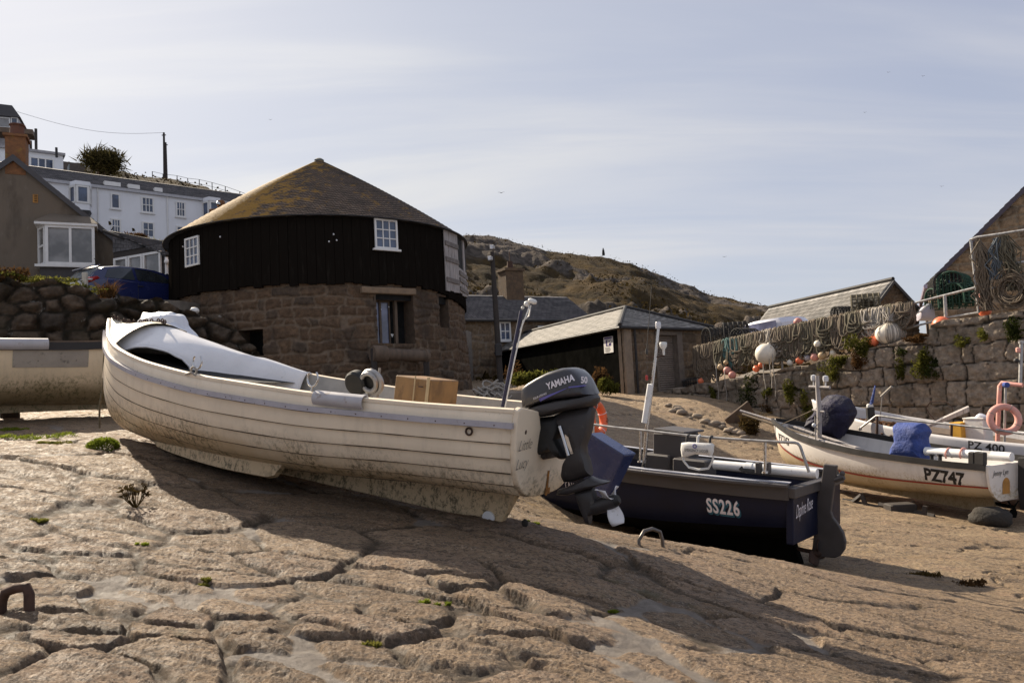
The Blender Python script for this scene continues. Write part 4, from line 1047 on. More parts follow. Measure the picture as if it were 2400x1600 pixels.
mb = MB(); c_ = zD(968, 312) + pg_.n * .112; mb.torus(c_, .022, .006, pg_.n.to_track_quat('Z', 'Y').to_matrix(), 14, 5); mb.build('emblem', M['violet'], bg_, 50, world=True)
# deck gear: pipes, grey engine casing, little clamps
def in_dr(u, v, y):
    Mi = DRM.inverted(); o_ = Mi @ EYE; k = Mi.to_3x3() @ ray(u, v); return o_ + k * ((y - o_.y) / k.y)
zDl = lambda x, y, yy: in_dr(1350 + x * .2976, 950 + y * .2976, yy)
mb = MB(); a, b_ = zDl(1090, 465, .45), zDl(1900, 535, .45); mb.tube([a, a + (b_ - a) * .33, a + (b_ - a) * .331, a + (b_ - a) * .40, a + (b_ - a) * .401, b_], [.055, .055, .062, .062, .055, .055], 14)
pt_ = mb.build('deck_pipe', M['pipe_white'], dr, 40)
mb = MB(); a, b_ = zDl(600, 360, -.1), zDl(815, 490, -.1); mb.rbox((a + b_) / 2 + Vector((0, 0, -.15)), (abs(a.x - b_.x), .55, abs(a.z - b_.z) + .3), b=.02); eng = mb.build('engine_casing', M['grey_gun'], dr)
a, b_ = zDl(680, 205, -.15), zDl(900, 440, -.15); mb = MB(); mb.rbox((a + b_) / 2, (abs(a.x - b_.x), .5, abs(a.z - b_.z)), b=.015); mb.build('exhaust_housing', M['grey_gun'], eng)
a, b_ = zDl(695, 195, -.1), zDl(930, 260, -.1); mb = MB(); mb.rbox((a + b_) / 2 + Vector((0, 0, .06)), (abs(a.x - b_.x) * 1.05, .55, .03), Matrix.Rotation(rad(-3), 3, 'Y'), b=.01); mb.build('lid', M['grey_gun'], eng)
a, b_ = zDl(805, 405, .2), zDl(1065, 480, .2); mb = MB(); mb.rbox((a + b_) / 2 + Vector((0, 0, -.1)), (abs(a.x - b_.x), .3, abs(a.z - b_.z) + .2), b=.015); mb.build('locker', M['grey_gun'], dr)
for x in (1440, 1510):
    mb = MB(); p = zDl(x, 490, .62); mb.rbox(p, (.06, .08, .13), b=.01); mb.build('fairlead', M['grey_gun'], dr)
mb = MB(); mb.tube([zDl(1295, 490, .72), zDl(1310, 505, .72), zDl(1400, 520, .72)], [.03, .022, .03], 6); mb.build('clamp', M['rope_dark'], dr, 50)
mb = MB(); mb.grid(dh.sole(.66, .72)); mb.build('sole', M['grey_gun'], dr)
# sensor mast
ms = thing('sensor_mast', 'slim steel mast with white sensors standing on the navy boat', 'mast', loc=tuple(DRM @ zDl(540, 440, .55)))
D = lambda u, v, y=.55: DRM @ in_dr(u, v, y)
mb = MB(); mb.tube([D(1509, 1100), D(1516, 1000), D(1535, 848), D(1543, 770)], [.028, .026, .022, .02], 10); mb.build('pole', M['chrome'], ms, 50, world=True)
mb = MB(); mb.tube([D(1510, 990, .60), D(1524, 900, .60)], .036, 10); mb.build('sleeve', M['pipe_white'], ms, 40, world=True)
mb = MB(); mb.lathe([(0, 0), (.032, 0), (.036, .02), (.036, .075), (.03, .085), (0, .087)], D(1543, 768) - Vector((0, 0, .01)), n=14, cap=False); mb.build('masthead_lamp', M['lamp_white'], ms, 40, world=True)
mb = MB(); mb.tube([D(1515, 835), D(1535, 838), D(1558, 832)], .008, 6); mb.build('bracket', M['rust'], ms, 40, world=True)
mb = MB(); c_ = D(1556, 832); mb.lathe([(0, 0), (.014, 0), (.018, .07), (.045, .11), (.05, .15), (.042, .165), (0, .17)], c_, n=14, cap=False); mb.build('satellite_dome', M['white_plastic'], ms, 50, world=True)
mb = MB(); c_ = D(1516, 830); mb.lathe([(0, 0), (.015, .0), (.016, .05), (.0, .09)], c_, n=10, cap=False); mb.build('aerial_base', M['black_trim'], ms, 50, world=True)
mb = MB(); mb.tube([D(1516, 815), D(1522, 740), D(1527, 670)], [.005, .004, .003], 5); mb.build('aerial', M['black_trim'], ms, world=True)
mb = MB(); mb.rbox(D(1516, 885, .62), (.03, .03, .07), b=.008); mb.build('side_lamp', M['lamp_red'], ms, world=True)
# orange life ring hung inside
lr = thing('life_ring', 'bright orange life ring with dark lettering behind the outboard motor', 'life ring', loc=tuple(P(1404, 980, 10.3)))
pnx = Plane((P(1398, 980, 10.3).x, 10.3), (P(1398, 980, 10.3).x + .75, 10.85))
Rr_ = (pnx.n + Vector((.95, -.1, .15))).normalized().to_track_quat('Z', 'Y').to_matrix()
mb = MB(); cc_ = P(1400, 981, 10.3); mb.torus(cc_, .20, .058, Rr_, 32, 12); rg = mb.build('ring', M['orange'], lr, 60, world=True)
for k in (20, 110, 200, 290):
    mb = MB(); a_ = rad(k); mb.torus(cc_ + Rr_ @ Vector((.2 * math.cos(a_), .2 * math.sin(a_), 0)), .06, .005, Rr_ @ Matrix.Rotation(a_, 3, 'Z') @ Matrix.Rotation(rad(90), 3, 'X'), 16, 5); mb.build('band', M['letter_white'], rg, 60, world=True)
for txt_, a0 in (('SS226', 120), ('PZ', 330)):
    def fr(tx, ty, o_, a0=a0):
        a_ = rad(a0) - (tx - .1) / .2; return rootinv(lr) @ (cc_ + Rr_ @ Vector(((.18 + ty) * math.cos(a_), (.18 + ty) * math.sin(a_), .0555 + o_)))
    text(txt_, 'lettering', .06, M['letter_black'], rg, fr, bold=.002)
# blue slab box leaning on the navy hull
ba = DRM @ dh.pt(.66, .8, 1); pb_ = Plane((P(1380, 1080, 8.6).x, 8.6), (P(1480, 1080, 8.15).x, 8.15))
zQ = lambda x, y: (1100 + x * .287, 800 + y * .287)
f_ = pb_.tr([zQ(*q) for q in ((985, 757), (1265, 932), (1090, 1290), (930, 1200), (945, 870))])
bk = Vector((.14, .10, .0)); bxo = thing('blue_box', 'glossy dark blue slab shaped box leaning against the navy boat', 'box', loc=tuple(f_[2]))
mb = MB(); mb.prism(f_, bk); mb.build('shell', M['blue_paint'], bxo, world=True, bevel=.012)
mb = MB(); e_ = (f_[1] - f_[0]); k_ = Vector((0, 0, .014))
mb.prism([f_[0] + k_ - bk * .03, f_[1] + k_ - bk * .03, f_[1] - bk * .03 - k_ * .5, f_[0] - bk * .03 - k_ * .5], bk * 1.06); mb.build('lid', M['blue_paint'], bxo, world=True, bevel=.006)

# ---------- white boat with the red line on the right
PZS, PZB = P(2348, 1210, 12.55), P(1850, 1108, 16.5)
PZM = boat_frame(PZS, PZB, .2, rad(1))
ph = Hull(4.95, [(0, .80, .93, .34, .5, 1.05), (.15, .90, .90, .27, .52, 1.08), (.4, .99, .89, .16, .58, 1.1), (.6, .95, .93, .11, .68, 1.05), (.78, .74, 1.0, .08, .85, .95), (.9, .42, 1.07, .10, 1.0, .85), (.97, .16, 1.12, .24, 1.0, .8), (1, .03, 1.14, .42, 1, .8)], bowrake=.16)
pz = thing('fishing_boat', 'white fishing boat with black gunwale and thin red waterline on the right', 'boat', mat4=PZM)
M['pz_hull'] = hull_mat('white_painted_hull', (.70, .665, .63), (.34, .26, .14), (.4, .32, .24), (.62, .56, .48), .40, .55)
M['pz_bottom'] = hull_mat('cream_bottom_paint', (.50, .41, .28), (.26, .19, .09), (.2, .14, .08), (.40, .31, .19), .2, .4)
tw = .60
phull = ph.rows(MB(), [(tw + (1 - tw) * k / 8, .001) for k in range(9)], n=44).build('hull', M['pz_hull'], pz, 50, solid=.015)
ph.rows(MB(), [(tw * k / 6, 0) for k in range(7)], n=44).build('bottom', M['pz_bottom'], pz, 50)
mb = MB()
for sd_ in (1, -1): mb.grid([[ph.pt(x, tw + dt_, sd_, .006) for dt_ in (-.016, .016)] for x in [i / 50 for i in range(51)]])
mb.build('waterline_stripe', mat('red_stripe', (.30, .028, .02), .5, .15, 8), pz)
mb = MB()
for sd_ in (1, -1): mb.sweep(ph.sheer(-.002, .998, 50, sd_, -.03, .012), [(-.03, -.05), (.026, -.05), (.032, .0), (.026, .05), (-.03, .055)])
mb.build('gunwale', M['black_trim'], pz, 50)
sec = ph.section(0, 14); cc = Vector((0, 0, .6)); mb = MB(); mb.prism([p + Vector((-.03, 0, 0)) for p in sec], (.04, 0, 0)); tr2 = mb.build('transom', M['pz_hull'], pz)
mb = MB(); mb.sweep([p + Vector((-.04, 0, 0)) for p in ph.section(0, 14, .25)], [(-.03, -.02), (.03, -.02), (.03, .02), (-.03, .02)], up=(1, 0, 0)); mb.build('transom_edge', M['pz_hull'], tr2, 50)
mb = MB(); mb.prism([Vector((x, -.05, z)) for x, z in ((.35, .36), (.22, .02), (4.0, 0), (4.5, .1), (2, .3))], (0, .1, 0)); mb.build('keel', M['pz_bottom'], pz)
mb = MB(); mb.prism([Vector((x, -.035, z)) for x, z in ((-.06, 1.02), (-.24, 1.04), (-.30, .45), (-.34, .22), (-.10, .18), (-.06, .5))], (0, .07, 0)); mb.build('rudder', M['black_trim'], pz, bevel=.01)
mb = MB(); mb.tube([(.3, 0, .2), (.0, 0, .19)], .03, 8); shp = mb.build('shaft', M['black_bottom'], pz, 50)
for k in range(3):
    mb = MB(); a_ = rad(30 + 120 * k); mb.pillow([Vector((.02 + .03 * q, math.cos(a_) * r_ - math.sin(a_) * w_ * q, .19 + math.sin(a_) * r_ + math.cos(a_) * w_ * q)) for r_, w_, q in ((.03, .03, -1), (.1, .06, -1), (.17, .03, -1), (.17, .03, 1), (.1, .06, 1), (.03, .03, 1))], (1, 0, 0), .008, 3); mb.build('propeller_blade', M['black_bottom'], shp)
x0 = ph.s_at_u(PZM, 2163, .85) * ph.L
tmz = ph.textmap(phull, x0, .56)
text('PZ747', 'number_lettering', .285, M['letter_black'], pz, lambda tx, ty, o_: tmz(tx, ty, o_), bold=.011, width=.86, thick=.004, shear=.05, spacing=.98)
tmb = ph.textmap(phull, .955 * ph.L, .72)
text('PZ747', 'bow_lettering', .24, M['letter_black'], pz, lambda tx, ty, o_: tmb(tx, ty - .04 * tx, o_), bold=.004, width=1.0, thick=.004, shear=-.05)
text('Jenny Lyn', 'name_lettering', .125, M['letter_black'], tr2, lambda tx, ty, o_: Vector((-.033 - o_, .66 - tx, .76 + ty)), shear=.35, width=.85)
mb = MB(); mb.prism([Vector((-.0335, .30 + .10 * math.cos(a), .60 + .11 * math.sin(a))) for a in [rad(q) for q in range(0, 181, 20)]] + [Vector((-.0335, .20, .45)), Vector((-.0335, .40, .45))], (-.003, 0, 0)); mb.build('rust_patch', mat('ochre_patch', (.40, .20, .05), .8, .2, 12), tr2)
def in_pz(u, v, y):
    Mi = PZM.inverted(); o_ = Mi @ EYE; k = Mi.to_3x3() @ ray(u, v); return o_ + k * ((y - o_.y) / k.y)
zP = lambda x, y: (1750 + x * .2764, 880 + y * .2764)
mb = MB(); mb.grid(ph.sole(.55, .62)); mb.build('sole', M['wood_dark'], pz)
a, b_ = in_pz(*zP(1520, 640), .25), in_pz(*zP(2250, 690), .25); mb = MB(); mb.tube([a, a + (b_ - a) * .5, b_], .075, 14); pp_ = mb.build('deck_pipe', M['pipe_white'], pz, 40)
for x in (1715, 1838):
    c_ = in_pz(*zP(x, 665), .25); mb = MB(); mb.tube([c_ + Vector((0, .10 * math.cos(a), .10 * math.sin(a))) for a in [rad(q) for q in range(-40, 221, 20)]], .016, 6); mb.build('pipe_strap', M['pale_pink'], pp_, 50)
for x in (1570, 1640):
    c_ = in_pz(*zP(x, 690), .7); mb = MB(); mb.lathe([(.03, -.08), (.03, .02), (.045, .03), (.045, .05), (0, .055)], c_, n=10); mb.build('bollard', M['black_trim'], pz, 50)
for x, w_ in ((1915, .09), (1985, .15)):
    c_ = in_pz(*zP(x, 700), .8); mb = MB(); mb.rbox(c_, (w_, .1, .2), b=.01); mb.build('stern_block', M['black_trim'], pz)
mb = MB(); mb.tube([in_pz(*zP(*q), .6) for q in ((840, 640), (855, 622), (885, 618), (930, 640), (975, 655))], .012, 6); mb.build('handhold', M['rope_pale'], pz, 60)
# blue canvas cover over the winch
cvb = thing('canvas_cover', 'bright blue canvas cover over a winch on the white boat', 'cover', loc=tuple(PZM @ in_pz(*zP(1380, 690), .2)))
pbk = Plane(PZM @ in_pz(*zP(1230, 690), .15), PZM @ in_pz(*zP(1560, 700), .15))
mb = crumple('c', '', '', pbk.tr([zP(*q) for q in ((1232, 700), (1240, 630), (1280, 560), (1275, 480), (1268, 415), (1290, 396), (1400, 396), (1490, 404), (1520, 430), (1540, 470), (1515, 530), (1520, 590), (1535, 650), (1540, 715), (1400, 712))]), pbk, .24, None, 8, .012)
mb.build('canvas', M['blue_canvas'], cvb, 30, world=True)
mb = MB(); mb.tube([PZM @ in_pz(*zP(1390, 720), .1), PZM @ in_pz(*zP(1390, 560), .1)], .05, 8); mb.build('winch_post', M['black_trim'], cvb, world=True)
# navy tarpaulin over the bow gear
pnv = Plane(P(1890, 1000, 16.6), P(2000, 1000, 15.7))
ol = pnv.tr([zP(*q) for q in ((510, 440), (545, 370), (600, 330), (640, 240), (690, 180), (760, 168), (820, 175), (870, 215), (905, 280), (912, 330), (880, 400), (840, 460), (800, 520), (700, 512), (620, 500), (560, 440))])
mb = crumple('n', '', '', ol, pnv, .34, None, 11, .03)
nv = thing('tarpaulin', 'dark navy tarpaulin draped over gear by the mast of the white boat', 'tarpaulin', loc=tuple(pnv.w(*zP(700, 512))))
mb.build('sheet', M['navy_canvas'], nv, 30, world=True)
# oars and poles lying along the deck
def pole(name, label, pts, r, m, cat='pole', group='poles lying along the white boat'):
    mb = MB(); mb.tube(pts, r, 8); single(name, label, cat, mb, m, group, 50)
L3 = lambda u, v, y: PZM @ in_pz(u, v, y)
pole('wooden_pole', 'upper of two long thin poles running out past the bow of the white boat', [P(1735, 962, 17.6), L3(1850, 997, -.2), L3(1960, 1033, -.1), L3(2050, 1064, 0)], [.028, .032, .034, .034], M['wood_grey'])
pole('wooden_pole', 'lower of two long thin poles running out past the bow of the white boat', [P(1740, 970, 17.4), L3(1850, 1006, .1), L3(1940, 1036, .15), L3(2040, 1069, .2)], [.026, .03, .03, .03], M['rope_tan'])
pole('wooden_oar', 'thick pale spar lying on the foredeck of the white boat', [L3(1838, 1010, .28), L3(1930, 1035, .28), L3(2030, 1062, .3)], [.035, .045, .04], M['wood_grey'])
def in_plane_pole(): pass
# mast on the foredeck
mm = thing('rope_mast', 'short weathered mast with lamps and tied ropes on the white boat', 'mast', loc=tuple(L3(1920, 1025, .2)))
mb = MB(); mb.tube([L3(1920, 1025, .2), L3(1920, 960, .2), L3(1916, 905, .2), L3(1915, 880, .2)], [.05, .05, .045, .04], 10); mb.build('post', M['wood_grey'], mm, 50, world=True)
mb = MB(); mb.tube([L3(1897, 906, .2), L3(1945, 908, .2)], .03, 8); mb.build('crossbar', M['wood_grey'], mm, 50, world=True)
mb = MB(); mb.tube([L3(1905, 960, .2), L3(1932, 965, .22)], .025, 8); mb.build('cleat', M['wood_grey'], mm, 50, world=True)
for u_, v_ in ((1907, 886), (1935, 888)):
    mb = MB(); mb.lathe([(0, -.05), (.05, -.05), (.06, 0), (.05, .06), (0, .075)], L3(u_, v_, .2), n=12, cap=False); mb.tube([L3(u_, v_ + 4, .2), L3(u_, 906, .2)], .014, 6); mb.build('lamp', M['lamp_white'], mm, 50, world=True)
mb = MB(); mb.tube([L3(1925, 1020, .24), L3(1912, 1000, .3), L3(1922, 985, .26), L3(1910, 975, .3), L3(1912, 1040, .35)], .012, 5); mb.tube([L3(1912, 1010, .3), L3(1882, 1030, .6)], .008, 5); mb.build('rope_tail', M['rope_pale'], mm, 60, world=True)
mb = MB(); mb.tube([L3(1902, 962, .2), L3(1823, 998, .0)], .012, 5); mb.build('stay', M['rope_tan'], mm, 60, world=True)
mb = MB(); mb.ball(L3(1908, 996, .32), .045, 10, 8); mb.build('float', M['lamp_white'], mm, 50, world=True)
# cradle and chocks under the white boat
cr = thing('boat_cradle', 'old timber cradle wedged under the white boat with the red line', 'cradle', loc=tuple(P(2010, 1180, 14.2)))
for name_, px in (('strut', ((1985, 1188), (2020, 1160))), ('strut', ((2020, 1160), (2030, 1185))), ('rail', ((1975, 1172), (2060, 1190))), ('rail', ((2060, 1182), (2190, 1210))), ('post', ((2168, 1185), (2166, 1206)))):
    mb = MB(); (u0, v0), (u1, v1) = px; d_ = 13.9 - (u0 - 1985) * .007
    mb.tube([P(u0, v0, d_), P(u1, v1, d_ - (u1 - u0) * .006)], .045, 4); mb.build(name_, M['wood_dark'], cr, world=True)
mb = MB(); mb.rbox(P(2110, 1190, 13.0), (.45, .3, .16), b=.02); single('timber_chock', 'dark timber chock on the slip under the middle of the white boat', 'chock', mb, M['wood_dark'])
def boulder(c, r, seed, amp=.25):
    mb = MB(); mb.ball((0, 0, 0), (1, 1, 1), 24, 16); v = np.array(mb.v); n_ = fbm(v[:, 0] * 1.4 + seed + v[:, 2], v[:, 1] * 1.4 - v[:, 2] * .8, 4, seed)
    v = v * (1 + amp * n_)[:, None] * np.array(r); mb.v = [tuple(Vector(q) + Vector(c)) for q in v]; return mb
single('slip_boulder', 'dark rounded boulder beside the propeller of the white boat', 'boulder', boulder(P(2320, 1212, 12.1) + Vector((0, 0, .0)), (.32, .28, .17), 3), mat('dark_boulder', (.028, .024, .02), .9, .3, 6, bump=.8, bscale=20, bdist=.03), sm=60)

# ---------- second white boat behind, close to the quay
P4S, P4B = P(2560, 1186, 13.6), P(1985, 1082, 17.6)
P4M = boat_frame(P4S, P4B, .1)
p4h = Hull(5.6, [(0, .85, 1.12, .3, .5, 1), (.4, 1.0, 1.06, .15, .55, 1), (.7, .85, 1.12, .1, .75, .95), (.88, .5, 1.25, .12, 1, .85), (.96, .2, 1.33, .25, 1, .8), (1, .03, 1.37, .5, 1, .8)], bowrake=.25)
p4 = thing('fishing_boat', 'white boat with red bottom and pink life ring behind, against the quay wall', 'boat', mat4=P4M)
M['p4_hull'] = hull_mat('chalky_white_paint', (.62, .60, .60), (.2, .16, .12), (.22, .12, .08), (.55, .52, .5), .5, .7)
p4hull = p4h.rows(MB(), [(.72 + .28 * k / 6, 0) for k in range(7)], n=40).build('hull', M['p4_hull'], p4, 50, solid=.015)
p4h.rows(MB(), [(.60 + .12 * k / 2, 0) for k in range(3)], n=40).build('dark_band', M['black_trim'], p4, 50)
p4h.rows(MB(), [(.60 * k / 5, 0) for k in range(6)], n=40).build('bottom', mat('red_antifouling', (.42, .055, .03), .75, .2, 6), p4, 50)
mb = MB(); mb.grid(p4h.sole(.86, 1.0, .94)); mb.build('deck', M['wood_brown'], p4)
x0 = p4h.s_at_u(P4M, 2268, .95) * p4h.L; tm4 = p4h.textmap(p4hull, x0, .885)
text('PZ 400', 'number_lettering', .205, M['letter_black'], p4, lambda tx, ty, o_: tm4(tx, ty, o_), bold=.003, width=1.05, thick=.004)
def in_p4(u, v, y=.9):
    Mi = P4M.inverted(); o_ = Mi @ EYE; k = Mi.to_3x3() @ ray(u, v); return P4M @ (o_ + k * ((y - o_.y) / k.y))
r4 = thing('hand_rail', 'rusty tube rail along the white boat behind, by the quay wall', 'rail', loc=tuple(in_p4(*zP(1110, 480))))
mb = MB(); mb.tube([in_p4(*zP(*q)) for q in ((965, 445), (1100, 340), (1140, 342), (1400, 380), (1750, 415), (2100, 455), (2350, 495))], .022, 8); mb.build('top_rail', M['galv'], r4, 50, world=True)
for x, y0, y1 in ((1108, 340, 520), (1738, 412, 590)):
    mb = MB(); mb.tube([in_p4(*zP(x, y0)), in_p4(*zP(x - 5, y1))], .026, 8); mb.build('stanchion', M['rust'], r4, 50, world=True)
mb = MB(); mb.rbox(in_p4(*zP(962, 452)), (.07, .05, .07), b=.01); mb.build('rail_foot', M['galv'], r4, world=True)
for x, y in ((1150, 522), (1228, 540)):
    mb = MB(); mb.lathe([(.035, -.01), (.04, .02), (.02, .05), (.02, .07), (.04, .08), (0, .1)], in_p4(*zP(x, y), .92), n=10); mb.build('deck_fitting', M['rust'], r4, 50, world=True)
dv = thing('gallows_frame', 'pink painted tube gallows standing on the rear white boat', 'gallows', loc=tuple(in_p4(*zP(2130, 560), .5)))
mb = MB(); mb.tube([in_p4(*zP(*q), .5) for q in ((2128, 560), (2132, 400), (2140, 200), (2145, 90), (2165, 62), (2230, 70), (2340, 82))], .04, 10); mb.build('arch', M['pale_pink'], dv, 50, world=True)
mb = MB(); mb.tube([in_p4(*zP(2185, 570), .6), in_p4(*zP(2196, 80), .6)], .022, 8); mb.build('upright', M['galv'], dv, 50, world=True)
mb = MB(); mb.lathe([(0, -.05), (.05, -.04), (.05, .04), (0, .05)], in_p4(*zP(2198, 78), .62), Matrix.Rotation(rad(90), 3, 'X'), 14, cap=False); mb.build('pulley', M['blue_canvas'], dv, 50, world=True)
lr2 = thing('life_ring', 'faded pink life ring hanging from the tube gallows at right', 'life ring', loc=tuple(in_p4(*zP(2183, 368), .75)))
cc_ = in_p4(*zP(2184, 370), .75); Rr_ = (Vector((-.25, -1, .05))).normalized().to_track_quat('Z', 'Y').to_matrix()
mb = MB(); mb.torus(cc_, .235, .062, Rr_, 36, 12); rg = mb.build('ring', M['pale_pink'], lr2, 60, world=True)
for k in (60, 150, 240, 330):
    mb = MB(); a_ = rad(k); mb.torus(cc_ + Rr_ @ Vector((.235 * math.cos(a_), .235 * math.sin(a_), 0)), .064, .006, Rr_ @ Matrix.Rotation(a_, 3, 'Z') @ Matrix.Rotation(rad(90), 3, 'X'), 16, 5); mb.build('band', M['rope_pale'], rg, 60, world=True)
def fish_box(name, label, px, y, m, dep=.35, lid=True):
    a, b_ = in_p4(*zP(*px[0]), y), in_p4(*zP(*px[1]), y); t_ = thing(name, label, 'box', loc=tuple(b_))
    X_ = P4M.to_3x3() @ Vector((1, 0, 0)); X_.z = 0; X_.normalize(); Rb = Matrix((X_, Vector((0, 0, 1)).cross(X_), Vector((0, 0, 1)))).transposed()
    w_ = abs((a - b_).dot(X_)); h_ = abs(a.z - b_.z); c_ = (a + b_) / 2
    mb = MB(); mb.rbox(c_, (w_, dep, h_), Rb, b=.015); mb.build('case', m, t_, world=True)
    mb = MB(); mb.rbox(c_ + Vector((0, 0, h_ / 2 + .012)), (w_ * 1.05, dep * 1.05, .03), Rb, b=.008); mb.build('lid', m, t_, world=True)
fish_box('fish_box', 'yellow plastic fish box on the deck of the rear white boat', ((1755, 405), (1870, 570)), .3, M['yellow'])
fish_box('fish_box', 'tall white plastic box beside the yellow one on the rear boat', ((1870, 365), (2062, 580)), .15, M['white_plastic'])
mb = crumple('b', '', '', pnv.__class__(in_p4(*zP(1940, 350), .2), in_p4(*zP(2050, 350), .2)).tr([zP(*q) for q in ((1945, 362), (1960, 335), (1985, 318), (2015, 330), (2045, 345), (2050, 368))]), Plane(in_p4(*zP(1940, 350), .2), in_p4(*zP(2050, 350), .2)), .09, None, 4, .02, 9)
single('plastic_bag', 'small white plastic bag lying on top of the tall white box', 'bag', mb, M['tarp_white'], sm=40)
mb = MB(); a, b_ = in_p4(*zP(1540, 445), .1), in_p4(*zP(1890, 305), -.1); dd = (b_ - a).normalized(); mb.prism([a, b_, b_ + Vector((0, 0, .1)), a + Vector((0, 0, .06))], Vector((.05, .12, .02))); single('timber_plank', 'grey timber plank propped up at an angle on the rear white boat', 'plank', mb, M['wood_grey'])
nf = thing('motor_tiller', 'blue and black motor tiller pointing up beside the navy tarpaulin', 'tiller', loc=tuple(in_p4(*zP(1050, 340), .2)))
mb = MB(); mb.pillow([in_p4(*zP(*q), .2) for q in ((1085, 78), (1096, 90), (1075, 230), (1045, 262), (1040, 245))], Vector((-.5, -.85, 0)), .035, 5); mb.build('handle', M['blue_canvas'], nf, 50, world=True)
mb = MB(); mb.rbox(in_p4(*zP(1045, 256), .2), (.13, .1, .09), b=.02); mb.build('clamp', M['white_plastic'], nf, world=True)
mb = MB(); mb.rbox(in_p4(*zP(1050, 325), .2), (.16, .14, .34), b=.03); mb.build('block', M['black_trim'], nf, world=True)
mb = MB(); mb.tube([in_p4(*zP(1140, 178), .1), in_p4(*zP(1232, 92), .1)], .03, 6); mb.tube([in_p4(*zP(1150, 170), .1), in_p4(*zP(1120, 480), .1)], .012, 5); single('spar', 'short pale spar sticking up in front of the quay wall', 'spar', mb, M['rope_pale'])
mb = MB(); g_ = random.Random(6)
for _ in range(26):
    c_ = in_p4(*zP(g_.uniform(900, 1300), g_.uniform(385, 470)), .1); mb.tube([c_ + Vector((g_.gauss(0, .09), g_.gauss(0, .06), g_.gauss(0, .03))) for _ in range(7)], .013, 5)
single('net_heap', 'heap of orange and brown netting on the bow of the rear white boat', 'net', mb, mat('orange_net', (.28, .12, .04), .9, .4, 12), sm=60)
mb = MB(); mb.tube([in_p4(*zP(*q), -.6) for q in ((1640, 400), (1600, 380), (1555, 330), (1520, 270), (1560, 222), (1640, 215), (1700, 225), (1740, 260), (1750, 310))], .012, 5); single('wire_hoop', 'thin dark wire hoop standing up before the quay wall stones', 'hoop', mb, M['rust'], sm=60)
pr2 = thing('mast_post', 'grey metal mast with red lamp at the right edge of the picture', 'mast', loc=tuple(P(2392, 900, 14.5)))
mb = MB(); mb.tube([P(2391, 905, 14.5), P(2394, 800, 14.5)], .035, 8); mb.lathe([(.035, 0), (.05, .01), (.05, .06), (.0, .07)], P(2394, 806, 14.5), n=10); mb.build('post', M['galv'], pr2, 50, world=True)
mb = MB(); mb.rbox(P(2386, 820, 14.5), (.07, .07, .1), b=.015); mb.build('lamp', M['pale_pink'], pr2, world=True)
mb = MB(); mb.ball(P(2382, 845, 14.5), .05, 10, 8); mb.build('horn', M['black_trim'], pr2, 50, world=True)
# ------------------------------------------------------------------ masonry helpers
def courses(s, t, seed, ch, bw, smax, tmax, warp=.03):
    g = random.Random(seed); tb = [-.5]
    while tb[-1] < tmax + 1: tb.append(tb[-1] + g.uniform(*ch))
    sw = s + warp * fbm(s * 3, t * 3, 3, seed) * 2; tw_ = t + warp * fbm(s * 1.3 + 9, t * 3, 3, seed + 3) * 2
    tb = np.array(tb); ci = np.clip(np.searchsorted(tb, tw_) - 1, 0, len(tb) - 2)
    e = np.zeros_like(s); rid = np.zeros_like(s)
    for c in range(len(tb) - 1):
        m = ci == c
        if not m.any(): continue
        sb = [-1.5 - g.random()]
        while sb[-1] < smax + 1.5: sb.append(sb[-1] + g.uniform(*bw))
        sb = np.array(sb); x = sw[m]; bi = np.clip(np.searchsorted(sb, x) - 1, 0, len(sb) - 2)
        e[m] = np.minimum(np.minimum(x - sb[bi], sb[bi + 1] - x), np.minimum(tw_[m] - tb[c], tb[c + 1] - tw_[m]))
        rid[m] = _hash(bi.astype(float), np.full(bi.shape, float(c)), seed)
    return e, rid
def rubble(s, t, seed, cell, asp=1.6, warp=.12):
    x = s / (cell * asp) + warp * fbm(s * 2, t * 2, 3, seed); y = t / cell + warp * fbm(s * 2 + 5, t * 2, 3, seed + 1)
    f1, f2, cid = voronoi(x, y, seed, .8); return (f2 - f1) * cell * .5, cid
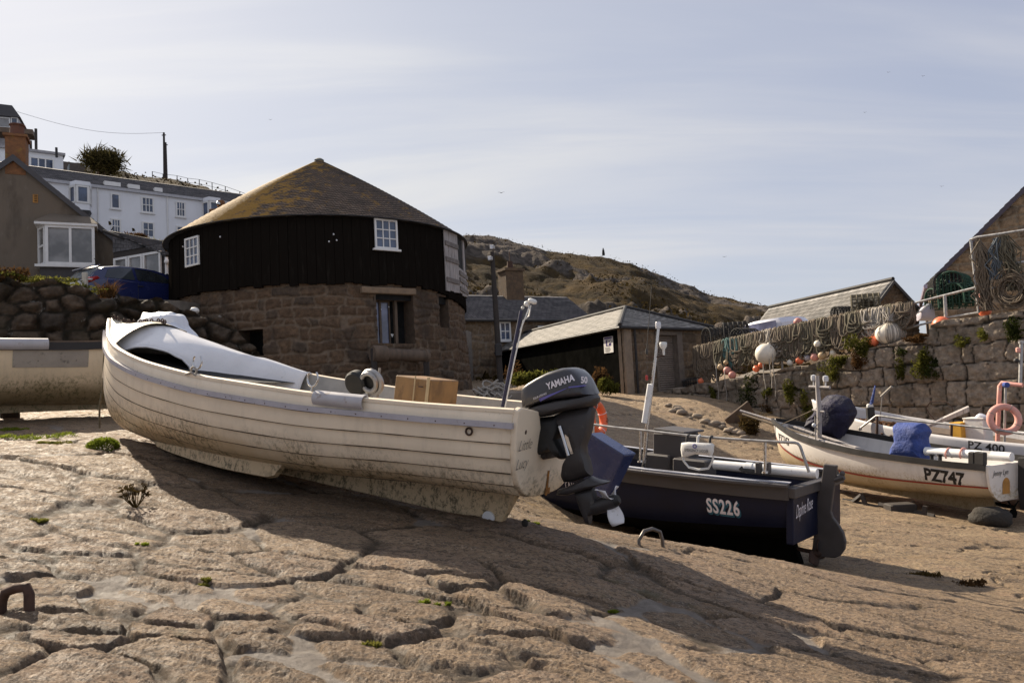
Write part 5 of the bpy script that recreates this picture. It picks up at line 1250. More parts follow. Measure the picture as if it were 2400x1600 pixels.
def wall_mesh(name, mapf, S0, S1, T0, topf, m, parent, pattern, relief=.03, joint=.012, rnd=.04, res=.05, holes=(), cap=.3, seed=1, jitter=.4, grain=.012):
    """stone wall as real relief: mapf(s, t, off) gives points (arrays); topf(s) its top edge"""
    n = int((S1 - S0) / res) + 2; s = np.linspace(S0, S1, n); top = np.array([topf(x) for x in s]) if callable(topf) else np.full(n, topf)
    tm_ = top.max(); k = int((tm_ - T0) / res) + 2; t = np.linspace(T0, tm_, k)
    Sg, Tg = np.meshgrid(s, t, indexing='ij'); Tc = np.minimum(Tg, top[:, None])
    if pattern[0] == 'courses': e, rid = courses(Sg - S0, Tc - T0, seed, pattern[1], pattern[2], S1 - S0, tm_ - T0, pattern[3] if len(pattern) > 3 else .03)
    else: e, rid = rubble(Sg, Tc, seed, pattern[1], pattern[2])
    e = e + .016 * fbm(Sg * 6, Tc * 6, 4, seed + 60, .6)
    ins = smooth(e - joint, 0, rnd)
    h = relief * (ins**.8 - .5) + ins * relief * jitter * (rid - .5) * 2 + grain * fbm(Sg * 6, Tc * 6, 4, seed + 40) + grain * .6 * fbm(Sg * 21, Tc * 21, 3, seed + 44)
    over = np.clip((Tg - Tc) / max(res, 1e-6), 0, None)
    X, Y, Z = mapf(Sg, Tc, h)
    info = np.stack([rid, 1 - smooth(e - joint, -.004, .012), np.zeros_like(e)], -1)
    keep = (Tg[:-1, :-1] < top[:-1, None] + 1e-6)
    sc_ = (Sg[:-1, :-1] + Sg[1:, 1:]) / 2; tc_ = (Tg[:-1, :-1] + Tg[1:, 1:]) / 2
    for a, b, c, d in holes: keep &= ~((sc_ > a) & (sc_ < b) & (tc_ > c) & (tc_ < d))
    o = grid_mesh(name, np.stack([X, Y, Z], -1), info, m, parent, keep, world=parent is not None)
    if cap:
        c = np.linspace(0, 1, 6); Sg2, Cg = np.meshgrid(s, c, indexing='ij'); tt = np.broadcast_to(top[:, None], Sg2.shape)
        hb = h[:, -1][:, None] * (1 - Cg) - Cg * cap
        X, Y, Z = mapf(Sg2, tt, hb); Z = Z + (.02 * fbm(Sg2 * 5, Cg * 4, 3, seed + 9) + .02) * np.sin(np.pi * np.clip(Cg * 1.2, 0, 1))
        info2 = np.stack([np.broadcast_to(rid[:, -1][:, None], Sg2.shape), np.zeros_like(Sg2), np.zeros_like(Sg2)], -1)
        o2 = grid_mesh('coping', np.stack([X, Y, Z], -1), info2, m, o if parent is None else parent, world=True) if parent is not None else grid_mesh('coping', np.stack([X, Y, Z], -1), info2, m, o)
    return o
def plane_map(pl):
    def f(s, t, h): return pl.A.x + pl.d.x * s + pl.n.x * h, pl.A.y + pl.d.y * s + pl.n.y * h, t
    return f
def window(pl, s0, s1, t0, t1, cols, rows, parent, mf, mg, fw=.06, off=.02, mw=.028, dep=.05, sill=True, name='window', sashes=None):
    mb = MB(); o1 = off + dep
    pl.bx(mb, s0, s1, t1 - fw, t1, off, o1); pl.bx(mb, s0, s1, t0, t0 + fw, off, o1)
    pl.bx(mb, s0, s0 + fw, t0 + fw, t1 - fw, off, o1); pl.bx(mb, s1 - fw, s1, t0 + fw, t1 - fw, off, o1)
    for i in range(1, cols):
        x = s0 + fw + (s1 - s0 - 2 * fw) * i / cols; pl.bx(mb, x - mw / 2, x + mw / 2, t0 + fw, t1 - fw, off + .004, o1 - .008)
    for j in range(1, rows):
        y = t0 + fw + (t1 - t0 - 2 * fw) * j / rows; q = mw if sashes is None else mw * 1.4; pl.bx(mb, s0 + fw, s1 - fw, y - q / 2, y + q / 2, off + .006, o1 - .011)
    f = mb.build(name, mf, parent, world=True)
    mb = MB(); pl.bx(mb, s0 + fw * .5, s1 - fw * .5, t0 + fw * .5, t1 - fw * .5, off - .01, off + .014); mb.build('pane', mg, f, world=True)
    if sill:
        mb = MB(); pl.bx(mb, s0 - .07, s1 + .07, t0 - .06, t0 - .003, off - .005, o1 + .05); mb.build('sill', mf, f, world=True)
    return f
def pxwin(pl, u0, v0, u1, v1, *a, **k):
    s0, tA = pl.st(u0, v1); s1, tB = pl.st(u1, v0); s0, s1 = min(s0, s1), max(s0, s1)
    return window(pl, s0, s1, min(tA, tB), max(tA, tB), *a, **k)
def slate_mat(name, ca, cb, lichen=None, course=.22, wid=.3, llo=.5, lhi=.66, grad=None, bd=.012):
    """slates: staggered courses in the surface's own (info) coordinates are left to geometry; colour per slate by noise"""
    m, t, b = newmat(name)
    at = t.new('ShaderNodeAttribute', attribute_name='info'); tc = t.new('ShaderNodeTexCoord').outputs['Object']
    br = t.new('ShaderNodeTexBrick'); br.offset = .5; br.inputs['Scale'].default_value = 1; br.inputs['Brick Width'].default_value = wid; br.inputs['Row Height'].default_value = course
    br.inputs['Mortar Size'].default_value = .012; br.inputs['Color1'].default_value = (*ca, 1); br.inputs['Color2'].default_value = (*cb, 1); br.inputs['Mortar'].default_value = (*[q * .3 for q in ca], 1); br.inputs['Bias'].default_value = .1
    t.ln(at.outputs['Vector'], br.inputs['Vector'])
    c = t.mix(1.0, br.outputs['Color'], t.mix(t.ramp(t.noise(tc, 2.2, 8, .7), .3, .7), (.6, .6, .6), (1.35, 1.3, 1.25)), 'MULTIPLY')
    if lichen is not None:
        f = t.noise(tc, 2.6, 10, .74)
        if grad is not None:
            sx_ = t.new('ShaderNodeSeparateXYZ'); t.ln(tc, sx_.inputs[0]); f = t.math('ADD', f, t.ramp(sx_.outputs[0], grad[0], grad[1], grad[2], grad[3]))
        c = t.mix(t.ramp(f, llo, lhi, 0, .85), c, lichen)
    t.ln(c, b.inputs['Base Color']); b.inputs['Roughness'].default_value = .72; b.inputs['Specular IOR Level'].default_value = .4
    t.ln(t.bump(br.outputs['Fac'], .6, -bd, t.bump(t.noise(tc, 30, 6, .7), .5, .008)), b.inputs['Normal'])
    return m
def slate_roof(name, corners, m, parent, course=.22, thick=.05, n=24, sag=.0):
    """slope of slates: corners eave-left, eave-right, ridge-right, ridge-left; every course is a small step"""
    a, b, c, d = [Vector(q) for q in corners]; nn = (b - a).cross(d - a).normalized()
    if nn.z < 0: nn = -nn
    H = max((d - a).length, (c - b).length); rows_ = max(3, int(H / course)); pos = []; inf = []
    for i in range(rows_):
        for f_, lift in ((i / rows_, .022), ((i + 1) / rows_, .0)):
            l = a + (d - a) * f_; r = b + (c - b) * f_; row = []; ir = []
            for k in range(n + 1):
                p = l + (r - l) * (k / n) + nn * (lift + .006 * math.sin(k * 2.3 + i * 1.7)) - Vector((0, 0, sag * math.sin(math.pi * k / n) * f_))
                row.append(tuple(p)); ir.append(((p - a).dot((b - a).normalized()), (i + (.02 if lift else .98)) * course, 0))
            pos.append(row); inf.append(ir)
    o = grid_mesh(name, np.array(pos), np.array(inf), m, parent, sm=False, world=True)
    md = o.modifiers.new('thickness', 'SOLIDIFY'); md.thickness = thick; md.offset = -1 if True else 1
    return o
M['rh_stone'] = masonry_mat('roundhouse_stone', (.095, .062, .040), (.125, .082, .052), (.080, .060, .045), (.175, .13, .092), lichen=(.21, .185, .155), llo=.64, lhi=.74, lscale=4.5, dark=(.055, .04, .03), dscale=.9)
M['granite'] = masonry_mat('quay_granite', (.25, .205, .16), (.30, .25, .20), (.20, .165, .13), (.035, .03, .024), lichen=(.36, .33, .28), llo=.66, lhi=.76, bdist=.03, fine=60, dark=(.10, .085, .06), dscale=.7)
M['house_stone'] = masonry_mat('warm_house_stone', (.15, .105, .070), (.20, .145, .095), (.12, .09, .065), (.215, .175, .135), bdist=.02)
M['gable_stone'] = masonry_mat('gable_stone', (.22, .15, .095), (.29, .205, .13), (.17, .125, .088), (.30, .24, .175), bdist=.02)
M['boulder_stone'] = masonry_mat('boulder_wall_stone', (.082, .062, .045), (.12, .09, .066), (.062, .05, .04), (.03, .025, .018), lichen=(.30, .28, .25), llo=.60, lhi=.68, lscale=1.7, bdist=.05, bscale=12, dark=(.05, .042, .026), dscale=.8)

# ------------------------------------------------------------------ roundhouse
RC = Vector((-6.45, 25.8, 0)); RR = 4.87
def cyl(u, v, R_):
    k = ray(u, v); ox, oy = EYE.x - RC.x, EYE.y - RC.y; a = k.x**2 + k.y**2; b = 2 * (ox * k.x + oy * k.y); c = ox * ox + oy * oy - R_ * R_
    dd = max(b * b - 4 * a * c, 0); l = (-b - math.sqrt(dd)) / (2 * a); p = EYE + k * l
    return math.atan2(p.x - RC.x, -(p.y - RC.y)), p.z, p
def cp(th, r, z): return Vector((RC.x + r * math.sin(th), RC.y - r * math.cos(th), z))
rh = thing('roundhouse', 'round building of brown stone with black timber upper storey and conical roof', 'building', loc=(RC.x, RC.y, EYE.z - .3))
zE = cyl(758, 502, RR + .12)[1]; zC_ = cyl(758, 660, RR)[1]; zA_ = P(742, 377, 25.8).z
RSt = 4.81
thd0, zd0, _ = cyl(884, 806, RSt); thd1, zd1, _ = cyl(966, 683, RSt)
ths0, zs0_, _ = cyl(1029, 768, RSt); ths1, zs1_, _ = cyl(1048, 697, RSt)
thh0, zh0, _ = cyl(556, 836, RSt + .1); thh1, zh1, _ = cyl(616, 770, RSt + .1)
Tb = EYE.z - 1.2
def rh_map(s, t, h):
    r = RSt + .22 * np.clip((zC_ - t) / 4, 0, 1)**1.5 + h; th = s / RSt
    return RC.x + r * np.sin(th), RC.y - r * np.cos(th), t
holes = [(thd0 * RSt, thd1 * RSt, zd0, zd1), (ths0 * RSt, ths1 * RSt, zs0_, zs1_), (thh0 * RSt, thh1 * RSt, zh0, zh1)]
wall_mesh('stone_wall', rh_map, -1.75 * RSt, 1.9 * RSt, Tb, zC_ + .06, M['rh_stone'], rh, ('courses', (.22, .40), (.25, .85), .075), relief=.045, joint=.026, rnd=.028, res=.036, holes=holes, cap=.3, seed=5, grain=.02)
# reveals: doorway, slit, hole
def reveal(th0, th1, z0, z1, dep, name, back):
    pl = Plane(cp(th0, RSt, 0), cp(th1, RSt, 0)); L = pl.L
    mb = MB(); q = .06
    pl.bx(mb, -q, 0, z0, z1, -dep, .03); pl.bx(mb, L, L + q, z0, z1, -dep, .03); pl.bx(mb, -q, L + q, z1, z1 + q, -dep, .02); pl.bx(mb, -q, L + q, z0 - q, z0, -dep, .04)
    o = mb.build(name, mat('reveal_stone', (.10, .07, .048), .9, .3, 7, bump=.8, bscale=25, bdist=.02), rh, world=True)
    mb = MB(); pl.bx(mb, 0, L, z0, z1, -dep - .05, -dep); mb.build('recess_back', back, o, world=True)
    return pl, o
pl, o = reveal(thd0, thd1, zd0, zd1, .55, 'doorway', M['void'])
L = pl.L
dz = zd1 - .28
window(pl, .02, L * .52, zd0 + .02, dz, 2, 1, o, M['wood_brown'], glassmat('door_glass', (.12, .13, .21), .15), fw=.035, off=-.40, mw=.07, dep=.06, sill=False, name='glazed_door')
mb = MB(); pl.bx(mb, L * .60, L * .67, zd0 + .01, zd1 - .06, -.32, -.22); pl.bx(mb, .0, L * .99, dz + .01, dz + .12, -.42, -.30); mb.build('door_post', M['wood_brown'], o, world=True)
mb = MB(); pl.bx(mb, .05, L * .95, dz + .13, zd1 - .01, -.40, -.34); mb.build('head_board', M['wood_dark'], o, world=True)
for u_, v_ in ((893, 725), (911, 719)):
    mb = MB(); c_ = pl.w(u_, v_, -.33); mb.ball(c_, .022, 10, 6); mb.build('fairy_light', M['lamp_white'], o, 50, world=True)
mb = MB(); c_ = pl.w(919, 786, -.335); mb.prism([c_ + pl.d * a + Vector((0, 0, b)) for a, b in ((-.05, .05), (.06, .04), (0, -.06))], pl.n * .006); mb.build('paper_notice', M['white_paint'], o, world=True)
reveal(ths0, ths1, zs0_, zs1_, .5, 'slit_opening', M['void'])
reveal(thh0, thh1, zh0, zh1, .6, 'dark_opening', M['void'])
ta, za, pa_ = cyl(845, 675, RSt + .06); tb_, zb_, pb2 = cyl(972, 690, RSt + .06); pl2 = Plane(pa_, pb2); mb = MB()
pl2.bx(mb, 0, pl2.L, (za + zb_) / 2 - .09, (za + zb_) / 2 + .10, -.12, .12); mb.build('lintel', mat('lintel_stone', (.22, .155, .10), .9, .2, 6, bump=.8, bscale=25, bdist=.02), rh, world=True, bevel=.03)
ta, za, pa_ = cyl(872, 828, RSt + .55); tb_, zb_, pb2 = cyl(1002, 834, RSt + .55)
rhw = thing('winch_barrel', 'dark old timber winch barrel mounted low outside the round building', 'winch', loc=tuple(pa_))
mb = MB(); dd = (pb2 - pa_); mb.lathe([(0, 0), (.22, .0), (.24, .05), (.24, .42), (.20, .46), (.17, .48), (.17, dd.length - .12), (.2, dd.length - .1), (.2, dd.length), (0, dd.length)], pa_, dd.normalized().to_track_quat('Z', 'Y').to_matrix(), 18, cap=False); mb.build('barrel', M['wood_brown'], rhw, 40, world=True)
for f_ in (.03, .97):
    mb = MB(); p = pa_ + dd * f_; nn = (p - RC); nn.z = 0; nn.normalize(); mb.rbox(p + Vector((0, 0, -.22)), (.16, .16, .75), b=.02); mb.rbox(p - nn * .3 + Vector((0, 0, -.05)), (.12, .5, .12), Matrix.Rotation(math.atan2(nn.x, -nn.y), 3, 'Z'), b=.02); mb.build('bracket', M['wood_dark'], rhw, world=True)
# upper storey: vertical boards, each a little in or out
g_ = random.Random(2); nb = 120; mb = MB()
for i in range(nb):
    a0 = 2 * math.pi * i / nb; a1 = a0 + 2 * math.pi / nb * .965; o_ = g_.uniform(-.008, .012); zb0 = zC_ - .05 + g_.uniform(-.05, .03) - .42 * float(smooth(np.array(a0 if a0 < 3.2 else a0 - 6.283), .75, 1.5)); fl_ = .05
    mb.hexa([cp(a0, RR - .14, zb0), cp(a1, RR - .14, zb0), cp(a1, RR + o_ + fl_, zb0), cp(a0, RR + o_ + fl_, zb0), cp(a0, RR - .14, zE + .05), cp(a1, RR - .14, zE + .05), cp(a1, RR + o_, zE + .05), cp(a0, RR + o_, zE + .05)])
m_, t_, b_ = newmat('tarred_boards'); tc_ = t_.new('ShaderNodeTexCoord').outputs['Object']
mp = t_.mapping(tc_, (4, 4, .5)); c_ = t_.mix(t_.ramp(t_.noise(mp, 2.2, 8, .75), .54, .72), (.011, .009, .0075), (.022, .019, .016)); c_ = t_.mix(t_.ramp(t_.noise(t_.mapping(tc_, (1.5, 1.5, .35)), 1.6, 8, .75), .62, .74, 0, .7), c_, (.045, .045, .038))
t_.ln(c_, b_.inputs['Base Color']); b_.inputs['Roughness'].default_value = .85; b_.inputs['Specular IOR Level'].default_value = 0
mb.build('board_cladding', m_, rh, world=True)
mb = MB(); mb.lathe([(RR - .13, zC_ - .5), (RR - .13, zE + .1)], (RC.x, RC.y, 0), n=64, cap=False); mb.build('cladding_core', M['void'], rh, world=True)
# cone roof in stepped courses
pos, inf = [], []; NR_, NS_ = 66, 180
slope = math.hypot(RR + .2, zA_ - zE)
for i in range(NR_):
    for f_, lf in ((i / NR_, .014), ((i + 1) / NR_, 0.0)):
        r = (RR + .20) * (1 - f_) + .10 * f_; z = zE - .02 + (zA_ - zE) * (f_ + .03 * math.sin(f_ * math.pi) - .012 * math.exp(-f_ * 9)) + lf
        row = []; ir = []
        for k in range(NS_ + 1):
            th = -math.pi + 2 * math.pi * k / NS_; jz = .012 * math.sin(k * 1.9 + i * 2.7) * (1 - f_) + .03 * math.sin(th * 3 + 1) * f_ * (1 - f_)
            row.append(tuple(cp(th, r, z + jz))); ir.append((th * max(r, 1.0), (i + (.02 if lf else .98)) * .11, 0))
        pos.append(row); inf.append(ir)
M['cone'] = slate_mat('cone_slates', (.15, .105, .075), (.205, .155, .115), lichen=(.33, .175, .022), course=.11, wid=.10, llo=.48, lhi=.62, grad=(1.6, -2.4, -.06, .165))
ro = grid_mesh('roof', np.array(pos), np.array(inf), M['cone'], rh, sm=False, world=True)
mb = MB(); mb.lathe([(.16, zA_ - .10), (.17, zA_ + .02), (.10, zA_ + .07), (0, zA_ + .08)], (RC.x, RC.y, 0), n=14, cap=False); mb.build('roof_cap', mat('lead_cap', (.10, .105, .095), .7), ro, 50, world=True)
mb = MB(); mb.lathe([(RR - .2, zE - .04), (RR + .20, zE - .035), (RR + .20, zE - .01)], (RC.x, RC.y, 0), n=96, cap=False); mb.build('eave_board', M['black_trim'], ro, world=True)
def tangent(u0, v0, u1, v1, off=.03):
    a, za, p0 = cyl(u0, v0, RR + off); b, zb, p1 = cyl(u1, v1, RR + off); return Plane(p0, p1)
# windows, shutters
for (ua, ub, va, vb, c_, r_, sl) in ((437, 469, 556, 624, 3, 3, False), (877, 930, 515, 584, 3, 3, True)):
    _, _, p0 = cyl(ua, (va + vb) / 2, RR + .03); _, _, p1 = cyl(ub, (va + vb) / 2, RR + .03); pl = Plane(p0, p1); sag = RR - math.sqrt(RR * RR - (pl.L / 2)**2)
    _, tz0 = pl.st((ua + ub) / 2, vb); _, tz1 = pl.st((ua + ub) / 2, va)
    window(pl, 0, pl.L, tz0, tz1, c_, r_, rh, M['white_paint'], M['glass_blue'], fw=.055, off=sag + .0, mw=.03, dep=.05, sill=sl)
_, _, p0 = cyl(1040, 610, RR + .04); _, _, p1 = cyl(1071, 615, RR + .04); pl = Plane(p0, p1)
def leaf(pl, s0, s1, px_t, px_b, name, n):
    _, t1 = pl.st(*px_t); _, t0 = pl.st(*px_b); mb = MB(); w_ = (s1 - s0) / n
    for i in range(n): pl.bx(mb, s0 + i * w_ + .006, s0 + (i + 1) * w_ - .006, t0 + g_.uniform(-.03, .02), t1 + g_.uniform(-.02, .02), .02, .05 + g_.uniform(0, .01))
    o = mb.build(name, M['wood_grey'], rh, world=True); mb = MB()
    for f_ in (.18, .52, .78):
        z = t0 + (t1 - t0) * f_; pl.bx(mb, s0 + .02, s1 - .02, z - .07, z + .07, .05, .095)
        mb.build('ledge', mat('ledge_wood', (.16, .14, .13), .9, .3, 6, bump=.5, bscale=20), o, world=True); mb = MB()
    return o
leaf(pl, 0, pl.L, (1055, 545), (1055, 683), 'loft_shutter', 7)
_, _, p2 = cyl(1090, 620, RR + .03); plb2 = Plane(p1, p2)
mb = MB(); _, t1 = plb2.st(1079, 556); _, t0 = plb2.st(1079, 690); plb2.bx(mb, .0, plb2.L, t0, t1, -.01, .03); op = mb.build('loft_opening', M['void'], rh, world=True)
mb = MB(); plb2.bx(mb, plb2.L * .55, plb2.L * .72, t0, t1, .031, .075); plb2.bx(mb, plb2.L * .05, plb2.L * .5, t0 + (t1 - t0) * .30, t0 + (t1 - t0) * .36, .031, .065); mb.build('loft_post', M['wood_grey'], op, world=True)
leaf(plb2, .0, plb2.L * .95, (1080, 632), (1080, 690), 'lower_shutter', 3)
for u_, v_ in ((782, 549), (789, 563), (771, 566), (516, 555), (429, 578)):
    th, z, p = cyl(u_, v_, RR + .03); nn = (p - RC); nn.z = 0; nn.normalize(); mb = MB(); mb.ball(p, (.025, .025, .03), 8, 6); mb.build('wall_stud', M['lamp_white'], rh, 50, world=True)

# ------------------------------------------------------------------ brown rendered cottage, lean-to
pc = Plane(P(-400, 600, 26.3), P(300, 600, 30.5))
ct = thing('cottage', 'brown rendered gable cottage with a white bay window at far left', 'house', loc=tuple(pc.p(9, UP)))
sA, tA = pc.st(32, 367); sB, tB = pc.st(268, 556); sL = 2 * sA - sB
poly = [pc.p(sL, UP - .5), pc.p(sB, UP - .5), pc.p(sB, tB), pc.p(sA, tA), pc.p(sL, tB)]
mb = MB(); mb.prism(poly, -pc.n * 7); mb.build('wall', M['render'], ct, world=True)
M['slate'] = slate_mat('grey_slates', (.085, .082, .088), (.125, .12, .125), lichen=(.22, .15, .05), llo=.68, lhi=.80)
for s_, nm in ((sB, 1), (sL, -1)):
    e_ = pc.p(s_ + .12 * nm, tB - .10, .10); e2 = e_ - pc.n * 7.2; r_ = pc.p(sA, tA + .03, .10); r2 = r_ - pc.n * 7.2
    slate_roof('roof', (e_, e2, r2, r_) if nm > 0 else (e2, e_, r_, r2), M['slate'], ct, n=6)
    mb = MB(); a_ = pc.p(s_ + .10 * nm, tB - .09, .105); b2_ = pc.p(sA, tA + .05, .105); mb.prism([a_, b2_, b2_ - Vector((0, 0, .26)), a_ - Vector((0, 0, .24))], pc.n * .06); mb.build('verge', M['slate_dark'], ct, world=True)
mb = MB(); s0, t0 = pc.st(12, 378); s1, t1 = pc.st(60, 322); pc.bx(mb, s0, s1, t0 - .5, t1, -.85, .02)
ch_ = mb.build('chimney', mat('lichen_brick', (.19, .085, .035), .9, .25, 6, bump=.8, bscale=25, bdist=.02, spots=(.24, .15, .03), sscale=5), ct, world=True)
mb = MB(); pc.bx(mb, s0 - .07, s1 + .07, t1, t1 + .10, -.92, .09); mb.build('chimney_cap', MATS['lichen_brick'], ch_, world=True)
sp_, tp_ = pc.st(37, 316); mb = MB(); mb.lathe([(.30, 0), (.27, .1), (.24, .42), (.29, .46), (.28, .5), (.2, .5)], pc.p(sp_, t1 + .1, -.4), n=14); mb.build('chimney_pot', mat('terracotta', (.12, .05, .03), .85, .2), ch_, 40, world=True)
# bay window
sb0, tb0 = pc.st(112, 627); sb1, tb1 = pc.st(224, 541); bp = .75
bay = None
mb = MB(); pc.bx(mb, sb0 - .35, sb1 + .1, tb1, tb1 + .10, 0, bp + .12); bay = mb.build('bay_window', M['white_paint'], ct, world=True)
mb = MB(); pc.bx(mb, sb0 - .35, sb1 + .1, tb0 - .10, tb0 - .004, 0, bp + .1); mb.build('bay_sill', M['white_paint'], bay, world=True)
mb = MB(); pc.bx(mb, sb0 - .2, sb1, UP - .1, tb0 - .104, 0, bp - .06); mb.build('bay_base', mat('slate_hung', (.06, .055, .055), .8, .2, 5), bay, world=True)
window(pc, sb0, sb1, tb0, tb1 - .003, 2, 1, bay, M['white_paint'], M['glass_dim'], fw=.10, off=bp - .05, mw=.09, dep=.1, sill=False, name='bay_front')
q0 = pc.p(sb0 - .30, 0, .0); q1 = pc.p(sb0 - .004, 0, bp); pbs = Plane(q0, q1)
window(pbs, .0, pbs.L - .02, tb0, tb1 - .003, 1, 2, bay, M['white_paint'], M['glass_dim'], fw=.10, off=-.02, mw=.08, dep=.06, sill=False, name='bay_side')
mb = MB(); mb.prism([pc.p(sb0 - .38, tb1 + .104, 0), pc.p(sb1 + .13, tb1 + .104, 0), pc.p(sb1 - .2, tb1 + .62, 0), pc.p(sb0 + .1, tb1 + .62, 0)], (0, 0, .001)) if False else mb.add([pc.p(sb0 - .38, tb1 + .104, .01), pc.p(sb1 + .13, tb1 + .104, .01), pc.p(sb1 + .13, tb1 + .104, bp + .14), pc.p(sb0 - .38, tb1 + .104, bp + .14), pc.p(sb0 + .1, tb1 + .62, .01), pc.p(sb1 - .25, tb1 + .62, .01)], [(2, 3, 4, 5), (3, 0, 4), (1, 2, 5), (0, 1, 5, 4), (0, 3, 2, 1)])
mb.build('bay_roof', M['render'], bay, world=True)
mb = MB(); s0, t0 = pc.st(77, 475); s1, t1 = pc.st(89, 456); pc.bx(mb, s0, s1, t0, t1, .0, .02)
vt = mb.build('air_vent', mat('ochre_vent', (.36, .17, .035), .7), ct, world=True); mb = MB()
for k in range(4): pc.bx(mb, s0 + .05, s1 - .02, t0 + .05 + k * .075, t0 + .08 + k * .075, .02, .032)
mb.build('vent_slots', M['void'], vt, world=True)
# lean-to
pln = Plane(P(266, 600, 29.2), P(392, 600, 28.0))
lt = thing('lean_to', 'slate hung lean-to with white windows between cottage and roundhouse', 'building', loc=tuple(pln.p(1, UP)))
sl0 = 0; s1, t1 = pln.st(388, 600); _, tt = pln.st(267, 546); _, tm_ = pln.st(268, 592)
mb = MB(); mb.prism([pln.p(0, UP - .3), pln.p(s1, UP - .3), pln.p(s1, t1), pln.p(0, tt)], -pln.n * 3); mb.build('wall', M['wood_dark'], lt, world=True)
pos = [[tuple(pln.p(s1 * i / 8, tm_ + (((tt + (t1 - tt) * i / 8)) - tm_) * j / 5, .035 - .02 * (j / 5))) for j in range(6)] for i in range(9)]; inf = [[(s1 * i / 8, .18 * j, 0) for j in range(6)] for i in range(9)]
grid_mesh('slate_hanging', np.array(pos), np.array(inf), M['slate'], lt, sm=False, world=True)
slate_roof('roof', (pln.p(s1 + .15, t1 + .02, .12), pln.p(s1 + .15, t1 + .02, -3), pln.p(-.1, tt + .1, -3), pln.p(-.1, tt + .1, .12)), M['slate'], lt, n=6)
_, w0 = pln.st(320, 658); _, w1 = pln.st(320, 598)
wa = pln.st(269, 600)[0]; wb = pln.st(302, 600)[0]; wc = pln.st(337, 600)[0]; wd = pln.st(380, 600)[0]
for a, b in ((wa, wb), (wb + .01, wc), (wc + .01, wd)): window(pln, a + .02, b, w0 - .15, w1, 1, 1, lt, M['white_paint'], M['glass_dim'], fw=.09, off=.02, dep=.07, sill=False)
mb = MB(); mb.tube([P(390, 603, 27.6), P(392, 690, 27.6)], .06, 8); mb.ball(P(391, 613, 27.5), .1, 8, 6); mb.build('downpipe', M['white_paint'], lt, 40, world=True)
mb = MB(); mb.tube([P(240, 541, 28.6), P(300, 562, 29.0), P(392, 602, 28)], .06, 8); mb.build('gutter', M['black_trim'], lt, 40, world=True)

# ------------------------------------------------------------------ white terrace on the hill
pt = Plane(P(60, 420, 48.6), P(640, 490, 59.8))
te = thing('white_terrace', 'long white terrace of houses on the hillside above the cottage', 'house', loc=tuple(pt.p(8, EYE.z + 6)))
sE, tE = pt.st(345, 452); _, tE2 = pt.st(556, 480)
eave = lambda s: tE
mb = MB(); mb.prism([pt.p(-1, EYE.z + 3), pt.p(pt.L + 2, EYE.z + 3), pt.p(pt.L + 2, tE), pt.p(-1, tE)], -pt.n * 6); mb.build('wall', M['terrace_white'], te, world=True)
mb = MB(); pt.bx(mb, -1.1, pt.L + 2.1, tE - .12, tE + .08, .002, .18); mb.build('eave_gutter', mat('gutter_grey', (.4, .4, .42), .6), te, world=True)
slate_roof('roof', (pt.p(-1, tE + .08, .1), pt.p(pt.L + 2, tE + .08, .1), pt.p(pt.L + 2, tE + 1.9, -3.6), pt.p(-1, tE + 1.9, -3.6)), M['slate_dk'] if 'slate_dk' in M else M['slate'], te, course=.3)
for a, b, v0, v1 in ((247, 285, 434, 446), (303, 330, 444, 453), (365, 383, 452, 458)):
    s0 = pt.st(a, 450)[0]; s1 = pt.st(b, 450)[0]; mb = MB(); pt.bx(mb, s0, s1, tE + .10, tE + .55, -.6, -.2); mb.build('roof_light', M['white_paint'], te, world=True)
for q in ((259, 455, 281, 489, 1, 1), (331, 464, 360, 498, 3, 2), (412, 474, 434, 508, 3, 2), (260, 514, 283, 547, 3, 2), (333, 522, 361, 556, 2, 2), (413, 531, 435, 566, 1, 2)):
    pxwin(pt, q[0], q[1], q[2], q[3], q[4], q[5], te, M['white_paint'], M['glass_blue'], fw=.10, off=.01, mw=.05, dep=.07)
def bow_window(u0, u1, v0, v1, n):
    s0 = pt.st(u0, v0)[0]; s1 = pt.st(u1, v0)[0]; t0 = pt.st((u0 + u1) / 2, v1)[1]; t1 = pt.st((u0 + u1) / 2, v0)[1]
    cx = (s0 + s1) / 2; w_ = (s1 - s0) / 2; pr = [(-w_, 0), (-w_ * .62, .75), (w_ * .62, .75), (w_, 0)]
    mb = MB(); mb.prism([pt.p(cx + a * 1.08, t1 - .02, b * 1.1) for a, b in pr], (0, 0, .28)); bo = mb.build('bow_window', M['terrace_white'], te, world=True)
    mb = MB(); mb.prism([pt.p(cx + a, t0 - .45, b * .98) for a, b in pr], (0, 0, .45)); mb.build('bow_base', M['terrace_white'], bo, world=True)
    mb = MB(); mb.rings([[pt.p(cx + a * k, t0 - .46 - z, b * k + .02) for a, b in pr] for k, z in ((1.05, 0), (.55, .7))], caps=True); mb.build('bow_skirt', M['slate_dark'], bo, world=True)
    for (a, b), (c, d) in zip(pr[:-1], pr[1:]):
        pw = Plane(pt.p(cx + a, 0, b), pt.p(cx + c, 0, d)); window(pw, .02, pw.L - .02, t0, t1 - .03, 2 if pw.L > 1.1 else 1, 1, bo, M['white_paint'], M['glass_blue'], fw=.12, off=-.03, mw=.14, dep=.08, sill=False)
bow_window(162, 213, 440, 482, 4); bow_window(474, 514, 476, 516, 3)
for u_ in (229, 391):
    mb = MB(); s_, t_ = pt.st(u_, 460); mb.tube([pt.p(s_, tE - .1, .06), pt.p(s_, tE - 5, .06)], .05, 6); mb.build('downpipe', M['white_paint'], te, 40, world=True)
